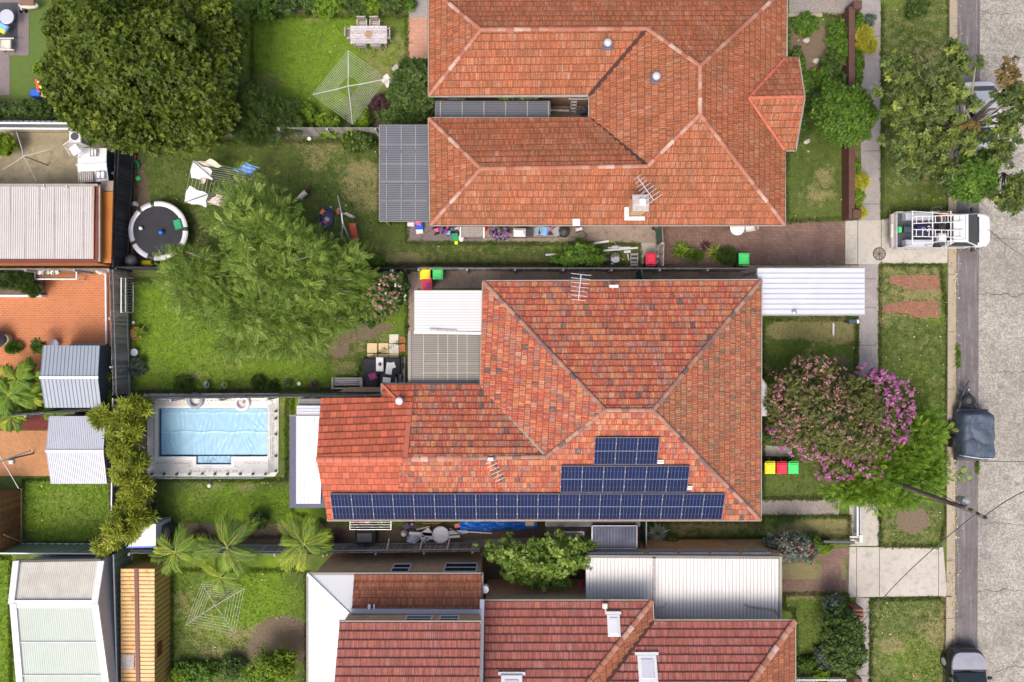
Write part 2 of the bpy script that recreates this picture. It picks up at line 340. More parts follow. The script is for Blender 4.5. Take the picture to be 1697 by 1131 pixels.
G['shedblue'] = mat("blue_grey_metal", (.25, .29, .34), (.22, .26, .31), 1, rough=.4)
G['sheddark'] = mat("slate_metal", (.05, .075, .095), rough=.4)
G['cream'] = mat("cream_metal_roof", (.48, .45, .44), (.42, .395, .38), .8, c3=(.35, .32, .29), s3=2.2, t3=.68, rough=.5)
G['yellow_roof'] = mat("yellow_metal_roof", (.66, .46, .21), (.60, .38, .16), 1.5, c3=(.5, .2, .06), s3=3, t3=.6, rough=.55, island=.06)
G['yellow_wall'] = mat("yellow_shed_wall", (.36, .27, .08), (.32, .24, .07), 2, rough=.6, island=.1)
G['maroon'] = mat("maroon_paint", (.13, .022, .014), (.1, .018, .012), 2, rough=.5)
G['ochre'] = mat("ochre_wall", (.40, .14, .02), (.33, .115, .02), 1.2, rough=.8)
G['paleg'] = mat("pale_green_roof", (.36, .42, .37), (.33, .385, .34), .8, rough=.45)
G['poly'] = mat("smoky_sheet", (.12, .125, .145), (.15, .155, .175), 1, rough=.3)
G['poly_brown'] = mat("tinted_sheet", (.19, .17, .155), (.24, .215, .19), .7, rough=.35)
G['polyline'] = mat("pale_batten", (.27, .27, .27), rough=.6)
G['fibro'] = mat("grey_flat_roof", (.085, .085, .135), (.10, .10, .15), 1, rough=.8)
G['glass'] = mat("window_glass", (.03, .04, .045), rough=.08, spec=.4)
G['skylight'] = mat("skylight_dome", (.55, .54, .60), (.5, .5, .56), 2, rough=.25)
G['pv'] = mat("solar_cells", (.005, .014, .065), (.006, .011, .04), 1.1, rough=.55, spec=.12)
G['pvline'] = mat("solar_lines", (.20, .23, .31), rough=.4)
G['pvframe'] = mat('dark_frame', (.16, .17, .2), rough=.4)
G['navy'] = mat('navy_fabric', (.02, .025, .12), (.012, .015, .07), 5, rough=.8)
G['alu'] = mat("aluminium", (.62, .63, .65), rough=.3, metal=.5)
G['bin_y'] = mat("yellow_plastic", (.85, .72, .01), rough=.4); G['bin_r'] = mat("red_plastic", (.68, .018, .055), rough=.4)
G['bin_g'] = mat("bright_green_plastic", (.06, .68, .16), rough=.4); G['bin_body'] = mat("dark_green_bin", (.02, .075, .035), rough=.5)
G['tarpblue'] = mat("blue_tarp", (.008, .16, .62), (.005, .12, .5), 3, rough=.35, bump=.03, bsc=6)
G['cover_slate'] = mat("slate_cover", (.058, .08, .112), (.042, .06, .088), 2, rough=.6, bump=.12, bsc=3)
G['pool_cover'] = mat("pool_cover", (.20, .39, .53), (.25, .44, .575), .5, rough=.35, bump=.012, bsc=4)
G['pool_deep'] = mat("pool_edge", (.03, .13, .3), rough=.3)
G['poolpave'] = mat("pool_paving", (.60, .585, .56), (.54, .525, .50), .8, c3=(.46, .43, .40), s3=5, t3=.64, rough=.7)
G['mosaic'] = mat("mosaic_band", (.45, .43, .42), (.12, .12, .13), 9, rough=.6)
G['clear'] = None
m, N, L = newmat("clear_glass"); b = base(N, L, (.8, .88, .86), .05); b.inputs['Alpha'].default_value = .22; G['clear'] = m
G['cloth_w'] = mat("white_cloth", (.62, .61, .63), (.56, .55, .58), 3, rough=.9); G['cloth_p'] = mat("pink_cloth", (.72, .56, .52), rough=.9)
G['cloth_b'] = mat("beige_cloth", (.62, .54, .44), rough=.9); G['cloth_ch'] = mat("charcoal_cushion", (.025, .028, .034), (.035, .037, .045), 4, rough=.9)
G['cloth_mag'] = mat("magenta_cushion", (.36, .06, .19), (.26, .05, .15), 20, rough=.9); G['sand'] = mat("tan_cushion", (.66, .52, .30), (.60, .46, .26), 1.5, rough=.8)
G['creamslab'] = mat("cream_slab", (.60, .58, .50), rough=.6); G['terrapot'] = mat("terracotta_pot", (.36, .11, .05), (.28, .09, .045), 6, rough=.85)
G['red'] = mat("red_paint", (.55, .02, .03), rough=.4); G['blue'] = mat("blue_plastic", (.02, .12, .6), rough=.4); G['yellow'] = mat("yellow_plastic_toy", (.8, .6, .03), rough=.4)
G['green'] = mat("green_plastic", (.01, .28, .11), rough=.45); G['pink'] = mat("pink_plastic", (.75, .12, .3), rough=.4); G['purple'] = mat("purple_plastic", (.18, .04, .32), rough=.4)
G['lblue'] = mat("light_blue_fabric", (.2, .42, .68), rough=.8); G['salmonp'] = mat("salmon_plastic", (.58, .14, .10), rough=.5)
G['carwhite'] = mat("white_car_paint", (.62, .63, .65), (.6, .61, .63), 1, rough=.25, coat=.6)
G['carblack'] = mat("car_black_and_reflection", (.018, .018, .022), rough=.2, coat=.7); G['carsilver'] = mat("silver_car_paint", (.36, .36, .40), rough=.3, metal=.4, coat=.6)  # black car body; along its side the black stands for dark reflections
G['lamp'] = mat("lamp_lens", (.7, .72, .75), rough=.1); G['orange'] = mat("orange_plastic", (.8, .2, .02), rough=.4)
G['bark'] = mat("bark", (.14, .11, .085), (.08, .065, .05), 8, rough=.95, bump=.03, bsc=12)
G['bark_pale'] = mat("pale_bark", (.30, .27, .22), (.2, .17, .14), 8, rough=.9, bump=.02, bsc=12)
for k_, c_ in (('whiteroof', (.36, .35, .34)), ('palegrey', (.37, .39, .45)), ('shedblue', (.17, .20, .245)), ('poly', (.055, .06, .075)), ('poly_brown', (.10, .09, .08)), ('cream', (.36, .34, .33)), ('paleg', (.31, .365, .33)), ('white', (.40, .40, .43)), ('yellow_roof', (.36, .17, .05)), ('creamslab', (.44, .42, .38))): G[k_ + '_rib'] = mat(k_ + "_rib_shade", c_, rough=.6)  # darker rib colours: shade beside the roof ribs put into the colour
# foliage
LF = {
 'citrus': leaf_mat("leaf_deep_olive", (.022, .044, .004), (.088, .135, .009), (.21, .255, .022)),
 'feather': leaf_mat("leaf_feathery", (.05, .11, .013), (.175, .275, .035), (.47, .56, .14)),
 'dark': leaf_mat("leaf_dark", (.022, .05, .010), (.07, .125, .020), (.14, .21, .045)),
 'mid': leaf_mat("leaf_mid", (.03, .07, .008), (.095, .19, .018), (.19, .32, .035)),
 'lime': leaf_mat("leaf_lime", (.07, .13, .008), (.16, .26, .014), (.30, .38, .03)),
 'bright': leaf_mat("leaf_bright", (.05, .12, .008), (.15, .265, .018), (.30, .43, .04)),
 'bamboo': leaf_mat("leaf_bamboo", (.07, .11, .010), (.26, .31, .024), (.52, .54, .08)),
 'golden': leaf_mat("leaf_golden", (.26, .26, .01), (.5, .48, .05), (.66, .62, .14)),
 'myrtle': leaf_mat("leaf_myrtle", (.045, .068, .014), (.12, .14, .032), (.22, .20, .06)),
 'street': leaf_mat("leaf_street", (.04, .065, .022), (.12, .17, .038), (.32, .37, .06)),
 'rust': leaf_mat("leaf_rust", (.10, .07, .02), (.2, .14, .045), (.3, .22, .08)),
 'greyg': leaf_mat("leaf_grey", (.05, .075, .055), (.11, .15, .11), (.2, .25, .2)),
 'plum': leaf_mat("leaf_plum", (.035, .015, .018), (.08, .035, .04), (.14, .08, .08)),
 'palm': leaf_mat("leaf_palm", (.03, .085, .008), (.14, .24, .014), (.42, .45, .035)),
 'agave': leaf_mat("leaf_agave", (.12, .16, .11), (.24, .29, .2), (.4, .44, .33), trans=.1),
 'f_pink': leaf_mat("petal_pink", (.30, .07, .20), (.46, .14, .33), (.58, .30, .46), trans=.3),
 'f_pale': leaf_mat("petal_pale", (.28, .11, .12), (.42, .20, .20), (.58, .36, .34), trans=.3),
 'f_white': leaf_mat("petal_white", (.6, .5, .4), (.75, .7, .62), (.85, .82, .75), trans=.3),
 'f_purple': leaf_mat("petal_purple", (.22, .1, .32), (.4, .22, .5), (.65, .5, .7), trans=.3),
 'f_mag': leaf_mat("petal_magenta", (.5, .01, .15), (.65, .02, .22), (.75, .1, .3), trans=.3),
 'f_red': leaf_mat("petal_red", (.5, .01, .02), (.65, .03, .03), (.7, .1, .08), trans=.3),
}
# ---------------------------------------------------------------- plant elements (triangle soups scattered with numpy)
def el_leaf(l=1., wd=.45, bend=.12):
    return np.array([(0, 0, 0), (l * .45, wd / 2, bend), (l, 0, -bend), (l * .45, -wd / 2, bend)]), [(0, 3, 2), (0, 2, 1)]
def el_tuft(n=4, l=1., wd=.4, up=.4, seed=1):
    rn = random.Random(seed); V = []; F = []
    for i in range(n):
        a = i * 6.283 / n + rn.uniform(-.4, .4); ll = l * rn.uniform(.7, 1.1); e = up * rn.uniform(.3, 1.3)
        c, s = math.cos(a), math.sin(a); k = len(V)
        V += [(0, 0, 0), (ll * .5 * c - wd / 2 * s, ll * .5 * s + wd / 2 * c, e * .7 * l), (ll * c, ll * s, e * .55 * l), (ll * .5 * c + wd / 2 * s, ll * .5 * s - wd / 2 * c, e * .7 * l)]
        F += [(k, k + 3, k + 2), (k, k + 2, k + 1)]
    return np.array(V), F
def el_pinnate(n=7, l=1., ll=.38, wd=.10, droop=.35, ang=.9):
    V = []; F = []
    def P(t): return np.array((l * t, 0, .12 * l * math.sin(t * 2.2) - droop * l * t * t))
    for i in range(n):
        t = (i + .6) / n; p = P(t); L_ = ll * math.sin(math.pi * (.18 + .78 * t)) * 1.15
        for sgn in (-1, 1):
            d = np.array((math.cos(ang), sgn * math.sin(ang), -.25)); q = np.array((-d[1], d[0], 0)) * wd / 2; k = len(V)
            V += [p, p + d * L_ * .5 + q + (0, 0, .02), p + d * L_, p + d * L_ * .5 - q]; F += [(k, k + 3, k + 2), (k, k + 2, k + 1)]
    k = len(V); a = P(1.); V += [P(.85), a + (0, .03 * l, 0), a + (ll * .5, 0, -.1 * l), a - (0, .03 * l, 0)]; F += [(k, k + 3, k + 2), (k, k + 2, k + 1)]
    return np.array(V), F
def frames(X, Zh):
    X = X / np.linalg.norm(X, axis=1)[:, None]; Y = np.cross(Zh, X); ny = np.linalg.norm(Y, axis=1)[:, None]; Y = Y / np.maximum(ny, 1e-6)
    return np.stack([X, Y, np.cross(X, Y)], axis=2)
def scatter_mesh(name, el, pos, Rm, sc, tint, m, parent=None, world=True):
    V, F = el; V = np.asarray(V, float); F = np.array(F); n = len(pos); nv = len(V)
    A = np.einsum('nij,vj->nvi', Rm, V) * sc[:, None, None] + pos[:, None, :]; A = A.reshape(-1, 3)
    if world and parent is not None: A = A - np.array(parent.location)
    T = (F[None] + (np.arange(n) * nv)[:, None, None]).reshape(-1, 3)
    me = bpy.data.meshes.new(name); me.vertices.add(len(A)); me.vertices.foreach_set("co", A.ravel())
    me.loops.add(T.size); me.loops.foreach_set("vertex_index", T.ravel()); me.polygons.add(len(T))
    me.polygons.foreach_set("loop_start", np.arange(0, T.size, 3)); me.polygons.foreach_set("loop_total", np.full(len(T), 3))
    if tint is not None:
        at = me.attributes.new("tint", 'FLOAT', 'FACE'); at.data.foreach_set("value", np.repeat(tint, len(F)))
    me.materials.append(m); me.update(); me.validate()
    o = bpy.data.objects.new(name, me); COL.objects.link(o)
    if parent is not None: o.parent = parent
    return o
ELS = {'leaf': el_leaf(), 'round': el_leaf(1, .75, .15), 'tuft': el_tuft(5, .8, .42, .22), 'rosette': el_tuft(7, .8, .36, .2, 4), 'lance': el_leaf(1.3, .2, .2), 'lances': el_tuft(5, 1.25, .2, .25, 3),
       'pinnate': el_pinnate(6, 1., .42, .12), 'finepin': el_pinnate(7, 1.1, .42, .058, .45, .7), 'petal': el_tuft(5, .6, .45, .3, 5)}
def crown(name, blobs, n, size, leaf, el='tuft', seed=1, parent=None, rough=.3, clump=.45, per=14, up=.5, shell=.55, droop=0., jit=.45, low=-.25):
    """foliage: blobs [(px,py,rx_px,ry_px,z,rz)], n clumps of `per` elements spread through the outer part of each blob"""
    rg = np.random.default_rng(seed); P = []; D = []; T = []
    ws = np.array([b[2] * b[3] for b in blobs], float); ws /= ws.sum()
    for b, wt in zip(blobs, ws):
        z = b[4]; c = np.array(W(b[0], b[1], z)); k = (CH - z) / CH / PX; rx, ry, rz = b[2] * k, b[3] * k, b[5]
        m = max(3, int(n * wt)); d = rg.normal(size=(m * 4, 3)); d /= np.linalg.norm(d, axis=1)[:, None]; d = d[d[:, 2] > low][:m]
        ph = rg.uniform(0, 6.28, (5, 3)); fq = rg.uniform(1.5, 5, (5, 3))
        nz = sum(np.sin(d @ fq[i] * 1.3 + ph[i, 0]) for i in range(5)) / 5
        rad = (1 - rough * .5 + rough * nz * 1.3) * (shell + (1 - shell) * rg.random(len(d)) ** .45)
        cc = c + d * rad[:, None] * (rx, ry, rz); tc = np.clip(rg.normal(.45, .25, len(d)), 0, 1)
        cs = clump * min(1, .35 + min(rx, ry) / 2.5)
        o = rg.normal(size=(len(d), per, 3)); o /= np.linalg.norm(o, axis=2)[:, :, None]; rr = rg.random((len(d), per, 1)) ** .4 * cs
        pos = cc[:, None, :] + o * rr * (1, 1, .7)
        dr = d[:, None, :] * .7 + o * .8 + rg.normal(size=o.shape) * .35; dr[:, :, 2] -= droop
        P.append(pos.reshape(-1, 3)); D.append(dr.reshape(-1, 3)); T.append((np.repeat(tc, per) * .8 + (o[:, :, 2].ravel() * .5 + .5) * .2))
    P = np.concatenate(P); D = np.concatenate(D); T = np.concatenate(T); ok = P[:, 2] > .04; P, D, T = P[ok], D[ok], T[ok]
    Z = rg.normal(size=P.shape) * jit + np.array((0, 0, 1.)) * (.4 + up)
    if el in ('tuft', 'petal', 'rosette'): Z = D * .55 + np.array((0, 0, .75 + up * .4)) + rg.normal(size=P.shape) * jit * .8; D = rg.normal(size=P.shape)
    return scatter_mesh(name, ELS[el], P, frames(D, Z), size * rg.uniform(.65, 1.25, len(P)), T, LF[leaf], parent)
def trunk_mesh(parent, base_pt, blobs, r, seed=0, bark='bark', fork=.45):
    rn = random.Random(seed); mb = MB(); b0 = Vector(base_pt); cz = sum(b[4] for b in blobs) / len(blobs)
    top = Vector((b0.x, b0.y, max(.15, cz * fork)))
    mb.tube([b0 - Vector((0, 0, .1)), b0.lerp(top, .5) + Vector((rn.uniform(-.1, .1), rn.uniform(-.1, .1), 0)) * r * 4, top], [r * 1.25, r, r * .8], 8)
    for b in blobs:
        c = W(b[0], b[1], b[4]); k = (CH - b[4]) / CH / PX
        for j in range(4 if len(blobs) < 4 else 3):
            a = rn.uniform(0, 6.28); e = c + Vector((math.cos(a) * b[2] * k * .6, math.sin(a) * b[3] * k * .6, b[5] * rn.uniform(0, .6)))
            md = top.lerp(e, .5) + Vector((rn.uniform(-.3, .3), rn.uniform(-.3, .3), rn.uniform(0, .4))) * min(1, r * 5)
            mb.tube([top, md, e], [r * .6, r * .35, r * .08], 5)
    return mb.obj('trunk', G[bark], parent, world=True, smooth=True)
def tree(name, label, cat, base_px, blobs, n, size, leaf, el='tuft', r=.15, seed=1, group=None, bark='bark', trunk=True, part='crown', **kw):
    o = empty(name, label, cat, W(*base_px, 0), 0, group)
    if trunk: trunk_mesh(o, o.location, blobs, r, seed, bark)
    crown(part, blobs, n, size, leaf, el, seed, o, **kw); return o
def shrub(name, label, cat, px, py, rx, ry, h, n, size, leaf, el='tuft', seed=1, group=None, z0=0, **kw):
    bl = [(px, py, rx, ry, h * .5 + z0, h * .5)]
    kw.setdefault('low', -.5); kw.setdefault('shell', .35); kw.setdefault('clump', .2)
    o = empty(name, label, cat, W(px, py, z0), 0, group)
    trunk_mesh(o, o.location, bl, .025 + h * .012, seed); crown('foliage', bl, n, size, leaf, el, seed, o, **kw); return o
def blooms(parent, blobs, n, size, leaf, seed, per=5, clump=.12, name='blossoms', rough=.3, **kw):
    return crown(name, blobs, n, size, leaf, 'petal', seed, parent, clump=clump, per=per, shell=.93, rough=rough, up=1., **kw)
def palm(name, label, px, py, h, nf, fl, leaf='palm', seed=1, group=None, cat='palm tree', r=.09, lw=.036, lean=.5, nl=13):
    """(px,py) is where the heart shows; h its height"""
    rg = np.random.default_rng(seed); top = np.array(W(px, py, h)); o = empty(name, label, cat, (top[0], top[1], 0), 0, group)
    mb = MB(); mb.tube([(top[0], top[1], -.05), (top[0], top[1], h * .5), (top[0], top[1], h)], [r * 1.3, r, r * .8], 8); mb.obj('trunk', G['bark_pale'], o, world=True)
    V = []; F = []; tt = []
    for i in range(nf):
        a = i * 2.399 + rg.uniform(-.3, .3); e = rg.uniform(.1, 1.25); a += rg.uniform(-.5, .5); L = fl * rg.uniform(.7, 1.15); hd = np.array((math.cos(a), math.sin(a), 0)); sd_ = np.array((-hd[1], hd[0], 0))
        tw = rg.uniform(-.3, .3)
        def P(t): return top + hd * L * (t * math.cos(e * .6)) + np.array((0, 0, 1)) * L * (math.sin(e) * t * .8 - lean * 1.1 * t * t) + sd_ * tw * L * t * t * .5
        tn = rg.uniform(0., 1); k = len(V)
        for s_ in range(6):
            V += [P(s_ / 6) + sd_ * .012, P(s_ / 6) - sd_ * .012, P((s_ + 1) / 6) - sd_ * .01, P((s_ + 1) / 6) + sd_ * .01]; F.append((k, k + 1, k + 2, k + 3)); k += 4; tt.append(.95)
        for j in range(nl):
            t = .12 + .88 * j / nl; p = P(t); ll = L * .42 * math.sin(math.pi * (.12 + .8 * t)) ** .8
            fw = hd * (.55 + .4 * t)
            for sg in (-1, 1):
                d = fw * 1.25 + sd_ * sg * .7; d = d / np.linalg.norm(d); dn = np.array((0, 0, -rg.uniform(.25, .75))); q = np.cross(d, (0, 0, 1)) * lw / 2
                V += [p, p + d * ll * .5 + q + dn * ll * .15, p + d * ll + dn * ll, p + d * ll * .5 - q + dn * ll * .15]; F.append((k, k + 3, k + 2, k + 1)); k += 4; tt.append(tn * .7 + rg.uniform(0, .3))
    ob = mesh_obj('fronds', V, F, LF[leaf], o, world=True); at = ob.data.attributes.new("tint", 'FLOAT', 'FACE'); at.data.foreach_set("value", tt)
    return o
def spiky(name, label, px, py, n, L, leaf, cat='plant', wd=.09, z0=0., seed=1, group=None, flat=.5, parent=None, pname='leaves'):
    rn = random.Random(seed); o = parent or empty(name, label, cat, W(px, py, z0), 0, group); V = []; F = []; tt = []; base_ = W(px, py, z0)
    for i in range(n):
        a = i * 2.399; f = i / n; e = R(20 + 62 * (1 - f) * flat + rn.uniform(-8, 8)); l = L * (.6 + .4 * f) * rn.uniform(.85, 1.1)
        h = Vector((math.cos(a), math.sin(a), 0)); sdv = Vector((-h.y, h.x, 0)); k = len(V); up = Vector((0, 0, 1))
        p = [base_ + h * .02, base_ + h * l * .45 * math.cos(e) + up * l * .5 * math.sin(e), base_ + h * l * math.cos(e * .7) + up * l * (.62 * math.sin(e) - .08)]
        V += [p[0] - sdv * wd * .3, p[0] + sdv * wd * .3, p[1] + sdv * wd * .5, p[1] - up * wd * .2, p[1] - sdv * wd * .5, p[2]]
        F += [(k, k + 1, k + 2, k + 3), (k, k + 3, k + 4), (k + 3, k + 2, k + 5), (k + 4, k + 3, k + 5)]; t = rn.random(); tt += [t] * 4
    ob = mesh_obj(pname, V, F, LF[leaf], o, world=True); at = ob.data.attributes.new("tint", 'FLOAT', 'FACE'); at.data.foreach_set("value", tt)
    return o
# ---------------------------------------------------------------- roofs
def tile_roof(name, faces, m, parent, course=.31, lift=.035):
    V = []; F = []; UV = []
    def clip(poly, v0, v1):
        for val, sgn in ((v0, 1), (v1, -1)):
            out = []
            for i in range(len(poly)):
                a, b = poly[i], poly[(i + 1) % len(poly)]; da, db = sgn * (a[1] - val), sgn * (b[1] - val)
                if da >= -1e-9: out.append(a)
                if (da > 1e-9 and db < -1e-9) or (da < -1e-9 and db > 1e-9):
                    t = da / (da - db); out.append((a[0] + (b[0] - a[0]) * t, a[1] + (b[1] - a[1]) * t))
            poly = out
            if len(poly) < 3: return []
        return poly
    for f in faces:
        f = [Vector(p) for p in f]; n = Vector((0, 0, 0))
        for i in range(len(f)): a, b = f[i], f[(i + 1) % len(f)]; n += a.cross(b)
        n.normalize()
        if n.z < 0: n = -n
        u = Vector((0, 0, 1)).cross(n).normalized(); v = n.cross(u); o = f[min(range(len(f)), key=lambda i: f[i].z)]
        P2 = [(p.dot(u), (p - o).dot(v)) for p in f]; vm = max(p[1] for p in P2); nn = o.dot(n); ov = o.dot(v)
        for k in range(int(vm / course) + 1):
            v0, v1 = k * course, (k + 1) * course; q = clip(P2, v0, v1)
            if len(q) < 3: continue
            b = len(V)
            for (x, y) in q:
                h = lift * (1 - (y - v0) / course); V.append(u * x + v * (y + ov) + n * (nn + h)); UV.append((x, y + 1e-4 * (1 if y < v0 + 1e-6 else -1)))
            F.append(tuple(range(b, b + len(q))))
            lo = [x for (x, y) in q if abs(y - v0) < 1e-6]
            if len(lo) >= 2:
                a_, c_ = min(lo), max(lo); b = len(V)
                V += [u * a_ + v * (v0 + ov) + n * (nn - .005), u * c_ + v * (v0 + ov) + n * (nn - .005), u * c_ + v * (v0 + ov) + n * (nn + lift), u * a_ + v * (v0 + ov) + n * (nn + lift)]
                UV += [(a_, v0 + .001), (c_, v0 + .001), (c_, v0 + .002), (a_, v0 + .002)]; F.append((b, b + 1, b + 2, b + 3))
    ob = mesh_obj(name, V, F, m, parent, world=True)
    ul = ob.data.uv_layers.new(name="UVMap"); li = np.zeros(len(ob.data.loops), int); ob.data.loops.foreach_get("vertex_index", li)
    ul.data.foreach_set("uv", np.array(UV)[li].ravel())
    for p in ob.data.polygons:
        pass
    return ob
def ridge(parent, a, b, m='ridge', wd=.15, seg=.38, name='ridge_cap'):
    a, b = Vector(a), Vector(b); L = (b - a).length; n = max(1, round(L / seg)); mb = MB(); q = (b - a).to_track_quat('X', 'Z').to_matrix(); d = (b - a) / n
    for i in range(n):
        p0 = a + d * i; V = []
        for s_, k, lf in ((0, 1.12, .03), (1.04, 1., .0)):
            for t in range(6):
                an = math.pi * t / 5; V.append(p0 + d * s_ + q @ Vector((0, math.cos(an) * wd * k, math.sin(an) * wd * .62 * k - .035 + lf)))
        mb.add(V, [(t, t + 1, t + 7, t + 6) for t in range(5)] + [(0, 1, 2, 3, 4, 5)])
    return mb.obj(name, G[m], parent, world=True)
def gutter(parent, pts, m='gutter', w_=.12, h=.1):
    mb = MB()
    for a, b in zip(pts, pts[1:]):
        a, b = Vector(a), Vector(b); d = (b - a).normalized(); mb.bar(a - d * .03 + Vector((0, 0, -.03)), b + d * .03 + Vector((0, 0, -.03)), w_, h)
    return mb.obj('gutter', G[m], parent, world=True)
def walls(parent, pts, z1, m, z0=0, name='wall'):
    mb = MB(); mb.prism([(p[0], p[1]) for p in pts], z0, z1); return mb.obj(name, G[m], parent, world=True)
def inset(pts, d):
    n = len(pts); out = []
    for i in range(n):
        a, b, c = Vector(pts[i - 1][:2]), Vector(pts[i][:2]), Vector(pts[(i + 1) % n][:2]); e1 = (b - a).normalized(); e2 = (c - b).normalized()
        n1 = Vector((-e1.y, e1.x)); n2 = Vector((-e2.y, e2.x)); k = 1 + n1.dot(n2)
        out.append(b + (n1 + n2) / k * d)
    A = sum(pts[i][0] * pts[(i + 1) % n][1] - pts[(i + 1) % n][0] * pts[i][1] for i in range(n))
    return out if A > 0 else inset(pts[::-1], d)
def window(parent, c, wd, ht, face, name='window'):
    """framed window proud of a wall; face = outward unit vector (x,y)"""
    f = Vector((*face, 0)); t = Vector((-f.y, f.x, 0)); c = Vector(c); rot = Matrix((t, f, Vector((0, 0, 1)))).transposed(); mb = MB()
    for s_ in (-1, 1): mb.box(c + t * s_ * (wd / 2 - .03) + f * .03, (.06, .07, ht), rot=rot)
    for z_ in (-1, 0, 1): mb.box(c + Vector((0, 0, z_ * (ht / 2 - .03))) + f * .03, (wd - .12, .065 if z_ else .05, .06), rot=rot)
    w_ = mb.obj(name, G['white'], parent, world=True); L = parent.location
    g_ = MB().box(c + f * .02 , (wd - .1, .03, ht - .1), rot=rot); g_.V = [v - L for v in g_.V]; g_.obj('pane', G['glass'], w_)
    return w_
def sheet(name, pts_px, m, z=.02, kind='structure', lab=None, thick=.05):
    mb = MB(); mb.slab([W(p[0], p[1], z) for p in pts_px], thick); o = mb.obj(name, G[m]); return tag(o, lab, None, None, kind)
# ---------------------------------------------------------------- fences
def paling_fence(name, label, top, h, m, spacing=.105, wd=.095, group=None, rails=True, wob=.03, seed=0, both=False):
    rn = random.Random(seed); a, b = W(*top[0], h), W(*top[1], h); a.z = b.z = 0; o = empty(name, label, 'fence', (a + b) / 2, 0, group)
    d = (b - a); L = d.length; d.normalize(); n = Vector((-d.y, d.x, 0)); ang = math.atan2(d.y, d.x); mb = MB()
    k = int(L / spacing)
    for i in range(k):
        p = a + d * (i + .5) * L / k; hh = h + rn.uniform(-wob, wob); mb.box(p + n * rn.uniform(0, .01) + Vector((0, 0, hh / 2)), (wd, .016, hh), ang)
    mb.obj('palings', G[m], o, world=True); 
    for z_ in (.3, h - .25): MB().bar(a + n * .05 + Vector((0, 0, z_)), b + n * .05 + Vector((0, 0, z_)), .05, .08).obj('rail', G[m], o, world=True)
    for i in range(int(L / 2.4) + 1):
        p = a + d * min(L - .05, i * 2.4 + .05) - n * .07; MB().box(p + Vector((0, 0, h / 2)), (.1, .1, h + .02), ang).obj('post', G[m], o, world=True)
    return o
def sheet_fence(name, label, top, h, m, cap='white', group=None):
    a, b = W(*top[0], h), W(*top[1], h); a.z = b.z = 0; o = empty(name, label, 'fence', (a + b) / 2, 0, group); d = b - a; L = d.length; d.normalize(); n = Vector((-d.y, d.x, 0)); mb = MB()
    k = int(L / .19); V = []
    for i in range(k * 2 + 1):
        p = a + d * (i * L / (2 * k)) + n * (.018 if i % 4 in (1, 2) else -.018)
        V += [p, p + Vector((0, 0, h))]
    mb.add(V, [(2 * i, 2 * i + 2, 2 * i + 3, 2 * i + 1) for i in range(2 * k)]); mb.obj('panel', G[m], o, world=True)
    c = MB(); c.bar(a + Vector((0, 0, h)), b + Vector((0, 0, h)), .055, .05); c.bar(a + Vector((0, 0, .08)), b + Vector((0, 0, .08)), .05, .05); c.obj('rail', G[cap], o, world=True)
    for i in range(int(L / 2.4) + 1):
        p = a + d * min(L - .04, i * 2.4 + .04); MB().box(p + Vector((0, 0, h / 2)), (.06, .06, h + .01), math.atan2(d.y, d.x)).obj('post', G[m], o, world=True)
    return o
